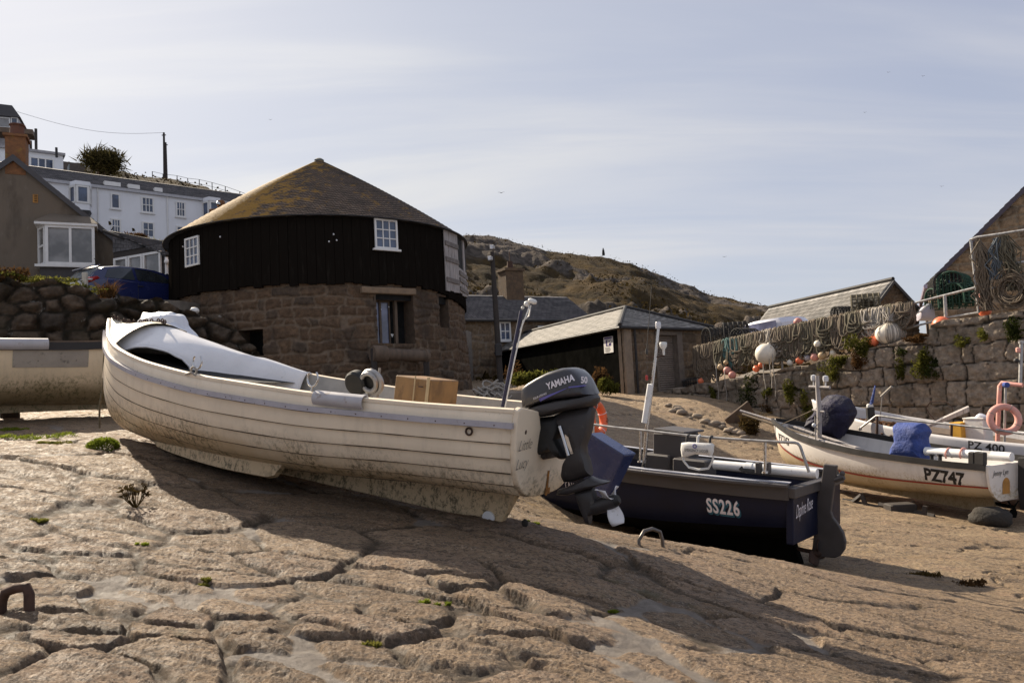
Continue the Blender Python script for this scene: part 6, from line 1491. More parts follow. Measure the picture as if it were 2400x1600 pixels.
mb = MB(); s_, t_ = pt.st(505, 480); p = P(514, 500, 50); mb.rbox(p, (1.1, .8, .5), b=.05); mb.rbox(p + Vector((.15, 0, .55)), (.42, .4, .65), b=.06); single('ridge_chimney', 'small lichen covered chimney peeping over the left slope of the cone roof', 'chimney', mb, MATS['lichen_brick'])
mb = MB(); mb.ball(P(512, 478, 49.8), .17, 10, 8); single('chimney_cowl', 'pale metal cowl on the small chimney beside the cone roof', 'cowl', mb, M['chrome'], sm=50)
# houses at the top left
pm_ = Plane(P(-60, 380, 62), P(150, 380, 66)); mh = thing('modern_house', 'flat roofed white house with a wide window and balcony above the cottage', 'house', loc=tuple(pm_.p(4, EYE.z + 15)))
s0, tb2 = pm_.st(40, 412); s1, tt2 = pm_.st(148, 366)
mb = MB(); pm_.bx(mb, s0 - 6, s1, tb2 - 3, tt2, -6, 0); mb.build('wall', M['terrace_white'], mh, world=True)
mb = MB(); pm_.bx(mb, s0 - 6.1, s1 + .15, tt2, tt2 + .22, -6.1, .25); mb.build('flat_roof', mat('grey_fascia', (.30, .29, .30), .6), mh, world=True)
pxwin(pm_, 70, 374, 126, 408, 3, 1, mh, M['white_paint'], M['glass_blue'], fw=.1, off=.01, mw=.1, dep=.08, sill=False)
mb = MB(); _, t0 = pm_.st(100, 419); _, t1 = pm_.st(100, 409); pm_.bx(mb, s0, s1 + .4, t0, t1, .001, 1.2); bal = mb.build('balcony', M['terrace_white'], mh, world=True)
mb = MB(); pm_.bx(mb, s1 + .3, s1 + .36, t1, t1 + .9, .1, 1.1); mb.build('glass_screen', glassmat('screen_glass', (.12, .15, .14), .1), bal, world=True)
pu = Plane(P(-80, 280, 70), P(60, 280, 72)); uh = thing('glazed_house', 'dark roofed glazed house at the very top left corner', 'house', loc=tuple(pu.p(4, EYE.z + 24)))
s0 = pu.st(-70, 280)[0]; s1 = pu.st(44, 280)[0]; _, t0 = pu.st(20, 370); _, t1 = pu.st(20, 275); _, t2 = pu.st(10, 248)
mb = MB(); pu.bx(mb, s0, s1, t0 - 4, t1, -6, 0); mb.build('wall', mat('pale_grey_wall', (.42, .42, .46), .7), uh, world=True)
mb = MB(); mb.prism([pu.p(s0, t1 + .002, .3), pu.p(s1 + .2, t1 + .002, .3), pu.p(s1 - .5, t2, .3), pu.p(s0, t2 + .1, .3)], -pu.n * 6); mb.build('roof', M['slate_dark'], uh, world=True)
pxwin(pu, -40, 277, 24, 298, 2, 1, uh, M['white_paint'], M['glass_dim'], fw=.1, off=.01, mw=.1, dep=.08, sill=False); pxwin(pu, 26, 277, 42, 298, 1, 1, uh, M['white_paint'], M['glass_blue'], fw=.08, off=.01, dep=.08, sill=False)
pxwin(pu, -40, 300, 40, 317, 3, 1, uh, M['white_paint'], M['glass_blue'], fw=.08, off=.01, dep=.08, sill=False, name='balustrade')
mb = MB(); pu.bx(mb, s0, pu.st(86, 320)[0], pu.st(60, 330)[1], pu.st(60, 319)[1], .31, 2.2); mb.build('timber_terrace', M['wood_brown'], uh, world=True)
mb = MB(); mb.tube([P(84, 302, 68.5), P(85, 372, 68.5)], .12, 6); mb.tube([P(72, 330, 68.7), P(73, 372, 68.7)], .1, 6); mb.build('terrace_post', M['wood_dark'], uh, world=True)
mb = MB(); mb.tube([P(132, 346, 64), P(133, 369, 64)], .10, 6); single('flue_pipe', 'thin dark flue pipe on the flat roof of the white house', 'flue', mb, M['black_trim'])
pr_s = Plane(P(140, 400, 70), P(200, 400, 72)); mb = MB(); mb.prism(pr_s.tr([(146, 378), (196, 384), (212, 428), (150, 424)]), -pr_s.n * 4 + Vector((0, 0, .4))); single('brown_shed', 'plain brown roofed shed between the flat roofed house and the dark tree', 'shed', mb, mat('brown_roof', (.10, .08, .07), .9, .2, 3))

# ------------------------------------------------------------------ stone cottage behind the lamp post
ps = Plane(P(1070, 760, 37.6), P(1330, 770, 41)); sc_ = thing('stone_cottage', 'low stone cottage with slate roof and small white windows behind the lamp post', 'house', loc=tuple(ps.p(4, EYE.z)))
_, te_ = ps.st(1150, 750)
wall_mesh('wall', plane_map(ps), -1, ps.L + 1.5, EYE.z - 1.0, te_ + .1, M['house_stone'], sc_, ('courses', (.3, .5), (.35, 1.0), .05), relief=.05, res=.08, seed=14, cap=.3, joint=.02)
_, tr3 = ps.st(1190, 689); rdg = te_ + (tr3 - te_) * 1.12
slate_roof('roof', (ps.p(-1.2, te_, .25), ps.p(ps.L + 1.7, te_, .25), ps.p(ps.L + 1.7, rdg + .1, -2.4), ps.p(-1.2, rdg + .1, -2.4)), M['slate'], sc_, course=.26, n=30)
s0 = ps.st(1230, 700)[0]; s1 = ps.st(1272, 700)[0]; _, tc0 = ps.st(1250, 634); mb = MB(); ps.bx(mb, s0, s1, rdg - .6, rdg + 1.45, -2.8, -1.9); ch_ = mb.build('chimney', M['house_stone'] if False else mat('chimney_stone', (.105, .068, .04), .9, .3, 5, bump=.9, bscale=12, bdist=.03), sc_, world=True)
mb = MB(); ps.bx(mb, s0 - .08, s1 + .08, rdg + 1.45, rdg + 1.6, -2.88, -1.82); mb.build('chimney_cap', MATS['chimney_stone'], ch_, world=True)
mb = MB(); cpt = ps.p((s0 + s1) / 2, rdg + 1.6, -2.35); mb.lathe([(.2, 0), (.16, .3), (.16, .45)], cpt, n=12); mb.tube([cpt + Vector((0, 0, .4)), cpt + Vector((0, 0, 1.0))], .03, 5); mb.build('chimney_pot', M['rust'], ch_, 40, world=True)
pxwin(ps, 1170, 754, 1194, 799, 2, 2, sc_, M['white_paint'], M['glass_blue'], fw=.09, off=.05, mw=.05, dep=.07); pxwin(ps, 1260, 764, 1291, 800, 3, 2, sc_, M['white_paint'], M['glass_blue'], fw=.09, off=.05, mw=.04, dep=.07)
mb = MB(); mb.tube([ps.p(-1.2, te_ - .05, .32), ps.p(ps.L + 1.7, te_ - .05, .32)], .07, 8); mb.build('gutter', M['black_trim'], sc_, 40, world=True)

# ------------------------------------------------------------------ boathouse garage
gA = P(1455, 757, 26); gB = P(1172, 828, 38); gC = P(1659, 772, 29.5); zev = (gA.z + gB.z + gC.z) / 3
ga = thing('boathouse', 'low black walled boathouse with a pale hipped slate roof and roller door', 'building', loc=(gA.x, gA.y, EYE.z - .6))
pgL = Plane(gB, gA); pgF = Plane(gA, gC); gD = Vector((gB.x + gC.x - gA.x, gB.y + gC.y - gA.y, 0))
mb = MB(); pgL.bx(mb, -.2, pgL.L - .02, EYE.z - 1.2, zev - .02, -.3, 0); mb.build('side_wall', M['black_wall'], ga, world=True)
door0 = pgF.st(1541, 850)[0]; door1 = pgF.st(1588, 850)[0]; _, dtop = pgF.st(1560, 785)
wall_mesh('front_wall', plane_map(pgF), 0, pgF.L, EYE.z - 1.2, zev - .02, M['house_stone'], ga, ('courses', (.24, .4), (.3, .75), .03), relief=.04, res=.05, seed=22, holes=[(door0, door1, EYE.z - 2, dtop)], cap=.2)
mb = MB(); n_ = 34
for k in range(n_):
    z0 = EYE.z - 1.0 + (dtop - EYE.z + 1.0) * k / n_; z1 = EYE.z - 1.0 + (dtop - EYE.z + 1.0) * (k + 1) / n_
    a, b, c, d = pgF.p(door0, z0, -.18), pgF.p(door1, z0, -.18), pgF.p(door1, (z0 + z1) / 2, -.14), pgF.p(door0, (z0 + z1) / 2, -.14); mb.add([a, b, c, d, pgF.p(door1, z1, -.18), pgF.p(door0, z1, -.18)], [(0, 1, 2, 3), (3, 2, 4, 5)])
mb.build('roller_door', mat('roller_steel', (.22, .18, .15), .6, .15, 3, spots=(.12, .08, .06), sscale=3), ga, world=True)
mb = MB(); pgF.bx(mb, door0 - .1, door0, EYE.z - 1, dtop + .1, -.3, .05); pgF.bx(mb, door1, door1 + .32, EYE.z - 1, dtop + .1, -.3, .06); pgF.bx(mb, door0 - .1, door1 + .32, dtop, dtop + .14, -.3, .055); mb.build('door_frame', mat('door_surround', (.16, .13, .105), .85, .2, 5, bump=.4, bscale=20), ga, world=True)
mb = MB(); pgF.bx(mb, .02, .42, EYE.z - 1.2, zev - .04, -.2, .09); mb.build('corner_pier', mat('pier_stone', (.26, .20, .145), .9, .2, 3, bump=.9, bscale=16, bdist=.03), ga, world=True)
mb = MB(); p = pgF.p(.55, 0, .14); mb.tube([Vector((p.x, p.y, zev - .05)), Vector((p.x, p.y, EYE.z - .8))], .045, 8); mb.build('downpipe', M['black_trim'], ga, 40, world=True)
# hipped roof
oh = .22; dL = pgL.d; dF = pgF.d
E1 = gA - dF * oh + dL * oh; E2 = gB - dF * oh - dL * .3; E3 = gC + dF * oh + dL * oh; E4 = Vector((gD.x, gD.y, 0)) + dF * oh
for q in (E1, E2, E3, E4): q.z = zev
mid = (gA + gC) / 2; R1 = P(1463, 722, 28.2); rz = R1.z; R1 = Vector((mid.x, mid.y, 0)) - dL * 1.55; R1.z = rz
R1 = P(1466, 722, R1.y); rz = R1.z
R2 = R1 - dL * (pgL.L - 1.0); R2.z = rz
M['slate_pale'] = slate_mat('pale_slates', (.32, .31, .295), (.40, .39, .37), course=.24, wid=.34, lichen=(.30, .29, .25), llo=.6, lhi=.75)
slate_roof('roof', (E2, E1, R1, R2), M['slate_pale'], ga, course=.24, n=30, thick=.07)
slate_roof('roof', (E1, E3, R1 + Vector((.01, 0, 0)), R1), M['slate_pale'], ga, course=.24, n=16, thick=.07)
slate_roof('roof', (E3, E4, R2, R1), M['slate_pale'], ga, course=.24, n=20, thick=.07)
mb = MB()
for a, b in ((E1, R1), (E3, R1), (R1, R2)): mb.tube([a + Vector((0, 0, .05)), b + Vector((0, 0, .05))], .07, 8)
mb.build('ridge_tiles', M['slate'], ga, 40, world=True)
mb = MB(); mb.tube([E1 - Vector((0, 0, .05)), E3 - Vector((0, 0, .05))], .055, 8); mb.tube([E2 - Vector((0, 0, .05)), E1 - Vector((0, 0, .05))], .05, 8); mb.build('gutter', M['black_trim'], ga, 40, world=True)
# parking sign
s0, t0 = pgL.st(1418, 828); s1, t1 = pgL.st(1437, 787); s0, s1 = min(s0, s1), max(s0, s1)
sg = thing('parking_sign', 'white and purple parking sign on the black boathouse wall', 'sign', loc=tuple(pgL.p((s0 + s1) / 2, t0, .01)))
mb = MB(); pgL.bx(mb, s0, s1, t0, t1, .01, .03); sb_ = mb.build('board', M['white_paint'], sg, world=True)
W_, H_ = s1 - s0, t1 - t0; sgp = mat('sign_purple', (.05, .03, .16), .5)
mb = MB(); pgL.bx(mb, s0 + W_ * .26, s0 + W_ * .82, t0 + H_ * .42, t0 + H_ * .82, .03, .034); pgL.bx(mb, s0 + W_ * .08, s0 + W_ * .92, t0 + H_ * .87, t0 + H_ * .97, .03, .0335); mb.build('panel', sgp, sb_, world=True)
fsg = lambda a0, b0: (lambda tx, ty, o_: rootinv(sg) @ pgL.p(s0 + W_ * a0 + tx, t0 + H_ * b0 + ty, .036 + o_))
text('P', 'letter', H_ * .46, M['white_paint'], sb_, fsg(.40, .47), bold=H_ * .012, width=1.25 * W_ / H_ * 1.6)
for k in range(6):
    mb = MB(); pgL.bx(mb, s0 + W_ * .14, s0 + W_ * (.62 + .05 * (k % 4)), t0 + H_ * (.06 + .052 * k), t0 + H_ * (.078 + .052 * k), .03, .033); mb.build('text_line', M['letter_black'], sb_, world=True)

# ------------------------------------------------------------------ barn and gable house on the right
pbn = Plane(P(1985, 740, 33.0), P(2175, 740, 34.2)); bn = thing('slate_barn', 'stone barn with a long grey slate roof behind the hanging ropes', 'barn', loc=tuple(pbn.p(2, EYE.z)))
sA, tA = pbn.st(2088, 660); sR, tR = pbn.st(2151, 728); sL = 2 * sA - sR; tL = pbn.st(2018, 722)[1]
wall_mesh('gable_wall', plane_map(pbn), sL, sR, EYE.z - .5, lambda s: tR + (tA - tR) * max(0, 1 - abs(s - sA) / (sR - sA)), M['house_stone'], bn, ('courses', (.25, .42), (.3, .8), .05), relief=.05, res=.06, seed=31, cap=.2)
Lb = (P(1800, 728, 44) - P(2088, 660, 33.6)); Lb.z = 0
a0, r0 = pbn.p(sL - .1, tR - .05, .15), pbn.p(sA, tA + .05, .15)
slate_roof('roof', (a0 + Lb, a0, r0, r0 + Lb), mat_ if False else slate_mat('barn_slates', (.20, .195, .19), (.27, .265, .26), course=.26, wid=.4), bn, course=.26, n=40)
b0_ = pbn.p(sR + .1, tR - .05, .15); slate_roof('roof', (b0_, b0_ + Lb, r0 + Lb, r0), M['slate'], bn, course=.26, n=10)
mb = MB(); mb.tube([r0 + Vector((0, 0, .06)), r0 + Lb + Vector((0, 0, .06))], .09, 8); mb.build('ridge_tiles', M['slate'], bn, 40, world=True)
for e_ in (a0, b0_):
    mb = MB(); mb.prism([e_ + pbn.n * .02, r0 + pbn.n * .02, r0 + pbn.n * .02 - Vector((0, 0, .16)), e_ + pbn.n * .02 - Vector((0, 0, .16))], pbn.n * .05); mb.build('verge', M['slate_dark'], bn, world=True)
sd0 = Vector((a0.x, a0.y, EYE.z - .5)); mb = MB(); q_ = a0 - pbn.n * .1; mb.prism([Vector((q_.x, q_.y, EYE.z - .5)), Vector((q_.x, q_.y, a0.z)), Vector((q_.x, q_.y, a0.z)) + Lb, Vector((q_.x, q_.y, EYE.z - .5)) + Lb], pbn.d * .3); mb.build('side_wall', MATS['chimney_stone'], bn, world=True)
pgh = Plane(P(2184, 700, 27), P(2900, 700, 23.2)); gh = thing('gable_house', 'tall stone gable house with steep roof edge at the right border', 'house', loc=tuple(pgh.p(3, EYE.z)))
s0, t0 = pgh.st(2186, 660); s1, t1 = pgh.st(2400, 449); sl_ = (t1 - t0) / (s1 - s0); wd_ = 4.6
wall_mesh('gable_wall', plane_map(pgh), 0, wd_ * 2, EYE.z - .5, lambda s: t0 + sl_ * (wd_ - abs(s - wd_)), M['gable_stone'], gh, ('courses', (.24, .42), (.28, .8), .07), relief=.07, res=.05, seed=37, cap=.2, joint=.02, grain=.025)
r0 = pgh.p(wd_, t0 + sl_ * wd_ + .08, .22); a0 = pgh.p(-.16, t0 - sl_ * .16 + .06, .22); b0_ = pgh.p(2 * wd_ + .25, t0 - sl_ * .25 + .06, .22); Lh = -pgh.n * 9
slate_roof('roof', (a0 + Lh, a0, r0, r0 + Lh), M['slate'], gh, n=8); slate_roof('roof', (b0_, b0_ + Lh, r0 + Lh, r0), M['slate'], gh, n=8)
mb = MB(); mb.prism([a0, r0, r0 - Vector((0, 0, .2)), a0 - Vector((0, 0, .18))], pgh.n * .05); mb.build('verge', mat('purple_grey_verge', (.06, .045, .06), .6), gh, world=True)
q_ = pgh.p(0, 0, -.1); mb = MB(); mb.prism([Vector((q_.x, q_.y, EYE.z - .5)), Vector((q_.x, q_.y, t0)), Vector((q_.x, q_.y, t0)) + Lh, Vector((q_.x, q_.y, EYE.z - .5)) + Lh], pgh.d * .3); mb.build('side_wall', MATS['chimney_stone'], gh, world=True)
mb = MB(); g0 = a0 + Vector((0, 0, -.08)); mb.tube([g0 + pgh.n * .1, g0 + Lh], .08, 8); mb.build('gutter', mat('lilac_gutter', (.35, .30, .38), .6), gh, 40, world=True)
mb = MB(); mb.tube([P(2223, 655, 26.2), P(2227, 678, 26.2)], .05, 6); mb.build('blue_pipe', M['blue_canvas'], gh, 40, world=True)
# ------------------------------------------------------------------ boulder wall on the left
pbw = Plane(P(-420, 800, 16.3), P(640, 800, 21.2))
BT = [(-420, 610), (-200, 625), (0, 637), (25, 652), (38, 658), (102, 658), (140, 663), (178, 671), (219, 684), (240, 696), (268, 694), (331, 704), (382, 707), (434, 724), (472, 735), (520, 742), (548, 768), (575, 800), (640, 850)]
bs = [pbw.st(u, v) for u, v in BT]
def btop(s): return float(np.interp(s, [q[0] for q in bs], [q[1] for q in bs])) + .06 * math.sin(s * 3.1) + .04 * math.sin(s * 7.7)
bw = wall_mesh('boulder_wall', plane_map(pbw), 0, bs[-1][0], EYE.z - .8, btop, M['boulder_stone'], None, ('rubble', .36, 1.6), relief=.20, joint=.02, rnd=.05, res=.042, cap=.8, seed=9, jitter=.9, grain=.09)
tag(bw, 'rough wall of big dark boulders holding up the upper road at left', 'wall')
mb = MB()
for k, (u, v) in enumerate(((20, 645), (110, 655), (150, 662), (185, 672), (215, 684), (70, 655))):
    leafclump(mb, pbw.w(u, v, -.15), (.5, .3, .08), 160, .04, 60 + k)
single('grass_edge', 'strip of bright grass along the top of the boulder wall', 'grass', mb, M['grass'], kind='stuff')
mb = MB(); tuft(mb, pbw.w(252, 697, -.1), .22, .5, 160, 5, .012, .8); single('grass_tussock', 'dry yellowish grass tussock on the boulder wall before the car', 'grass tuft', mb, M['bracken'])
mb = MB(); leafclump(mb, pbw.w(8, 640, -.1), (.5, .4, .28), 420, .05, 71); single('wall_shrub', 'brown tussock at the left end of the boulder wall', 'plant', mb, M['bracken'])
mb = MB(); mb.rbox(pbw.w(199, 657, -.3), (.12, .1, .42), b=.012); single('marker_post', 'short pale post on the boulder wall in front of the car', 'post', mb, mat('pale_post', (.45, .42, .36), .8))
single('white_stone', 'small white painted stone at the right end of the boulder wall', 'stone', boulder(pbw.w(456, 728, -.1), (.13, .1, .09), 6, .12), M['white_paint'], sm=60)

# ------------------------------------------------------------------ blue car
def build_car(name, label, rear, front, paint, width=1.76, van=False):
    fw_ = front - rear; fw_.z = 0; X = fw_.normalized(); Z = Vector((0, 0, 1)); Y = Z.cross(X)
    m4 = Matrix.Translation(rear) @ Matrix((X, Y, Z)).transposed().to_4x4(); t_ = thing(name, label, 'van' if van else 'car', mat4=m4)
    L = 4.15; hw = width / 2
    # body: stations along x: (x, z_low, z_belt) and greenhouse profile
    bodyx = [0, .06, .25, .8, 1.6, 2.4, 2.9, 3.4, 3.85, 4.08, 4.15]; zlo = [.45, .32, .24, .2, .2, .2, .2, .22, .28, .36, .48]; zhi = [.78, .88, .93, .96, .94, .91, .90, .84, .74, .62, .52]; yw = [.80, .90, .97, 1, 1, 1, 1, .98, .92, .82, .72]
    rs = []
    for x, a, b, y in zip(bodyx, zlo, zhi, yw):
        h = hw * y; rs.append([Vector(q) for q in ((x, -h * .92, a), (x, -h, a + .12), (x, -h * 1.0, (a + b) / 2 + .05), (x, -h * .965, b - .03), (x, -h * .90, b), (x, 0, b + .025), (x, h * .90, b), (x, h * .965, b - .03), (x, h, (a + b) / 2 + .05), (x, h, a + .12), (x, h * .92, a))])
    mb = MB(); mb.rings(rs, caps=True); body = mb.build('body', paint, t_, 40)
    gx = [.14, .32, .62, 1.1, 1.7, 2.2, 2.6, 2.98, 3.16]; gz = [.93, 1.16, 1.36, 1.445, 1.455, 1.42, 1.31, 1.08, .93]
    def gh(x, z): return hw * (.93 - .22 * (z - .9) / .55)
    rs = []
    for x, z in zip(gx, gz):
        zz = [.86 + (z - .86) * k for k in (0, .35, .7, .93)]
        left = [Vector((x, -gh(x, q), q)) for q in zz]; rs.append(left + [Vector((x, -gh(x, z) * .8, z)), Vector((x, 0, z + .02)), Vector((x, gh(x, z) * .8, z))] + [Vector((x, -p.y, p.z)) for p in reversed(left)])
    mb = MB(); mb.rings(rs, caps=True); cab = mb.build('roof', paint, t_, 40)
    mgl = glassmat('car_glass', (.03, .035, .04), .04)
    def side_glass(poly, nm):
        for sd_ in (-1, 1):
            pts_ = [Vector((x, sd_ * (gh(x, z) + .006), z)) for x, z in poly]; c = sum(pts_, Vector()) / len(pts_); mb = MB(); mb.prism([p for p in pts_], Vector((0, sd_ * .006, 0))); mb.build(nm, mgl, t_)
    side_glass([(.58, 1.0), (.72, 1.27), (1.05, 1.36), (1.45, 1.375), (1.50, .99)], 'rear_side_window'); side_glass([(1.58, .985), (1.55, 1.375), (2.05, 1.345), (2.4, 1.25), (2.78, .98)], 'front_side_window')
    mb = MB(); mb.prism([Vector((.165, -.66, .97)), Vector((.165, .66, .97)), Vector((.50, .60, 1.30)), Vector((.50, -.60, 1.30))], Vector((-.05, 0, .035))); rw = mb.build('rear_window', glassmat('rear_glass', (.30, .33, .34), .08), t_)
    mb = MB(); mb.prism([Vector((3.13, -.66, .96)), Vector((3.13, .66, .96)), Vector((2.62, .58, 1.31)), Vector((2.62, -.58, 1.31))], Vector((.03, 0, .04))); mb.build('windscreen', mgl, t_)
    mb = MB(); mb.rbox((.42, 0, 1.37), (.30, 1.15, .035), Matrix.Rotation(rad(-12), 3, 'Y'), b=.012); mb.build('spoiler', paint, cab)
    for sd_ in (-1, 1):
        mb = MB(); mb.pillow([Vector((x, sd_ * hw * .91, z)) for x, z in ((.02, .78), (.08, .95), (.36, 1.02), (.44, .96), (.2, .82))], Vector((-.4, sd_, 0)), .06, 5, .5); lp = mb.build('tail_lamp', M['lamp_red'], t_, 50)
        mb = MB(); mb.pillow([Vector((.05, sd_ * hw * .95, .86)), Vector((.09, sd_ * hw * .95, .91)), Vector((.22, sd_ * hw * .97, .92)), Vector((.18, sd_ * hw * .97, .86))], Vector((-.4, sd_, 0)), .055, 5, .5); mb.build('lens', M['lamp_white'], lp, 50)
        mb = MB(); mb.rbox((2.72, sd_ * (hw + .10), 1.02), (.12, .2, .14), b=.04); mb.build('wing_mirror', M['black_trim'], t_)
        mb = MB(); mb.rbox((1.62, sd_ * (hw * .995), .80), (.18, .03, .035), b=.01); mb.rbox((2.5, sd_ * 0, -5), (.01, .01, .01)) if False else None; mb.build('door_handle', M['black_trim'], t_)
        mb = MB(); mb.tube([Vector((1.53, sd_ * (hw + .004), .30)), Vector((1.55, sd_ * (hw * .985 + .006), .90))], .006, 4); mb.build('door_seam', M['black_trim'], t_)
        for x in (.72, 3.3):
            mb = MB(); mb.lathe([(.12, -.1), (.30, -.1), (.315, -.05), (.315, .05), (.30, .1), (.12, .1)], (x, sd_ * (hw - .08), .31), Matrix.Rotation(rad(90), 3, 'X'), 24); wh = mb.build('wheel', M['tyre'], t_, 40)
            mb = MB(); mb.lathe([(0, -.02), (.2, -.02), (.21, .02), (0, .03)], (x, sd_ * (hw + .0), .31), Matrix.Rotation(rad(90), 3, 'X'), 18, cap=False); mb.build('rim', M['chrome'], wh, 40)
    mb = MB(); mb.tube([Vector((.95, .1, 1.44)), Vector((.70, .1, 1.72))], .008, 5); mb.build('aerial', M['black_trim'], cab)
    mb = MB(); mb.rbox((.0, 0, .62), (.02, .5, .11), b=.004); mb.build('number_plate', M['yellow'], t_)
    mb = MB(); mb.tube([Vector((.12, -.1, 1.0)), Vector((.10, .42, 1.02))], .014, 5); mb.build('wiper', M['black_trim'], rw)
    return t_
rear = P(168, 700, 22.0); rear.z = UP + .0; front = P(452, 700, 25.2); front.z = UP
zr = P(250, 634, 23.5).z - UP
car = build_car('parked_car', 'dark blue hatchback parked on the upper road behind the boulder wall', rear, front, M['car_blue'])
if True:
    sfc = (zr + .0) / 1.47; car.scale = (1.0, 1.0, 1.0); car.location.z = UP + (zr - 1.475)

# ------------------------------------------------------------------ lamp post, utility poles, fences, tree
lpst = thing('lamp_post', 'tall dark leaning timber post with two small floodlights beside the roundhouse', 'lamp post', loc=tuple(P(1174, 890, 23)))
a, b = P(1174, 905, 23), P(1153, 590, 23)
mb = MB(); mb.tube([a - Vector((0, 0, .4)), a + (b - a) * .5, b], [.10, .09, .07], 10); mb.build('post', M['wood_dark'], lpst, 50, world=True)
for u, v in ((1154, 580), (1149, 606)):
    mb = MB(); p = P(u, v, 22.9); mb.rbox(p, (.10, .2, .16), Matrix.Rotation(.5, 3, 'Z'), b=.03); fl_ = mb.build('floodlight', M['galv'], lpst, world=True)
    mb = MB(); mb.rbox(p - Vector((.03, .1, 0)), (.09, .04, .13), Matrix.Rotation(.5, 3, 'Z'), b=.01); mb.build('lens', M['lamp_white'], fl_, world=True)
mb = MB(); mb.rbox(P(1168, 820, 22.9), (.22, .16, .4), b=.03); mb.build('switch_box', M['black_trim'], lpst, world=True)
for u0, v0, u1, v1, lab in ((384, 311, 386, 417, 'taller of two thin utility poles standing on the hill crest'), (388, 334, 390, 417, 'shorter of two thin utility poles standing on the hill crest')):
    t_ = thing('utility_pole', lab, 'pole', loc=tuple(P(u1, v1, 84)), group='utility poles on the hill')
    mb = MB(); mb.tube([P(u0, v0, 84), P(u1, v1 + 4, 84)], [.11, .15], 6); mb.build('post', M['wood_dark'], t_, 50, world=True)
    mb = MB(); mb.rbox(P(u0, v0 + 6, 84), (.5, .1, .1), b=.02); mb.build('crossarm', M['wood_dark'], t_, world=True)
mb = MB(); p0, p1 = P(384, 311, 84), P(40, 262, 72); mb.tube([p0 + (p1 - p0) * (i / 12) - Vector((0, 0, .9 * math.sin(math.pi * i / 12))) for i in range(13)], .018, 4); single('overhead_wire', 'thin overhead wire from the utility pole to the top left house', 'wire', mb, mat('wire_grey', (.3, .3, .31), .6))
def hill_at(u, d0):
    k = ray(u, 500); an_ = math.atan2(k.x, k.y); i = int(np.clip(np.searchsorted(HA, an_), 0, len(HA) - 1)); j = int(np.clip(np.argmin(np.abs(HR[i] - d0)), 0, HR.shape[1] - 1))
    return Vector((HX[i, j], HY[i, j], HZ[i, j]))
fn = thing('hill_fence', 'thin post and wire fence running along the hill crest', 'fence', loc=tuple(P(440, 425, 86)))
fp = [(357, 402), (382, 408), (415, 412), (440, 418), (467, 421), (497, 428), (528, 437), (562, 449), (598, 463)]; tops = []
for u, v in fp:
    p = P(u, v, 86); mb = MB(); mb.tube([p, p - Vector((0, 0, 1.1))], .05, 5); mb.build('fence_post', M['wood_dark'], fn, world=True); tops.append(p)
mb = MB(); mb.tube(tops, .022, 4); mb.tube([p - Vector((0, 0, .5)) for p in tops], .018, 4); mb.build('fence_wire', M['wood_dark'], fn, world=True)
def tree(name, label, base, h, r, m, n, leaf_, seed, cat='tree', trunks=3, spiky=False):
    t_ = thing(name, label, cat, loc=tuple(base)); g = random.Random(seed); mb = MB(); tips = []
    for k in range(trunks):
        a = g.uniform(0, 6.28); p = base + Vector((g.uniform(-.2, .2), g.uniform(-.2, .2), -.2)); q = base + Vector((math.cos(a) * r * .5, math.sin(a) * r * .5, h * g.uniform(.55, .8))); mb.tube([p, p + (q - p) * .5 + Vector((0, 0, h * .08)), q], [.05 * h, .035 * h, .02 * h], 7); tips.append(q)
    mb.build('trunk', M['wood_brown'], t_, 50, world=True); mb = MB()
    if spiky:
        for _ in range(n):
            q = g.choice(tips) + Vector((g.gauss(0, r * .36), g.gauss(0, r * .36), g.gauss(h * .06, h * .13))); d = Vector((g.gauss(0, 1), g.gauss(0, 1), g.gauss(.55, .6))).normalized() * leaf_ * g.uniform(.6, 1.2); s_ = d.orthogonal().normalized() * leaf_ * .06
            mb.add([q - s_, q + s_, q + d + Vector((0, 0, -.12 * leaf_))], [(0, 1, 2)])
    else: leafclump(mb, base + Vector((0, 0, h * .6)), (r, r, h * .45), n, leaf_, seed)
    mb.build('crown', m, t_, world=True); return t_
tree('palm_tree', 'dark bushy spiky leaved tree standing above the white terrace', P(236, 432, 62), 2.6, 1.35, M['shrub'], 2400, .95, 4, spiky=True)
for k, (u, v, d, r, h, lab) in enumerate(((352, 592, 33, .75, .55, 'green spiky shrub in front of the white terrace'), (402, 592, 33, .9, .5, 'low brown shrub beside the roundhouse eave'), (318, 560, 34, .5, .4, 'thin bare shrub rising over the lean-to roof'))):
    tree('garden_shrub', lab, P(u, v + 10, d), h, r, M['grass'] if k == 0 else M['bracken'], 700, .30 if k == 0 else .12, 80 + k, cat='shrub', spiky=k == 0)

# ------------------------------------------------------------------ quay wall, railings
pq = Plane((6.1, 26), (12.35, 18)); QL = pq.L + 6
QT = [(1500, 935), (1545, 925), (1575, 912), (1610, 906), (1729, 886), (1882, 856), (2001, 832), (2062, 808), (2178, 788), (2180, 762), (2212, 750), (2240, 748), (2399, 727)]
qs = [pq.st(u, v) for u, v in QT]; qs = [(-4, qs[0][1] - .6)] + qs + [(QL, qs[-1][1] + .05)]
def qtop(s): return float(np.interp(s, [q[0] for q in qs], [q[1] for q in qs])) + .035 * math.sin(s * 5.3) * (1 if s < 7.8 else .2)
qw = wall_mesh('quay_wall', plane_map(pq), qs[0][0], QL, EYE.z - 3.4, qtop, M['granite'], None, ('courses', (.30, .62), (.25, .8), .06), relief=.058, joint=.012, rnd=.026, res=.036, cap=1.0, seed=12, jitter=.7, grain=.045)
tag(qw, 'big granite block quay wall behind the boats on the right', 'wall')
lane = [pq.p(-4, 0, -.9), pq.p(QL, 0, -.9)]
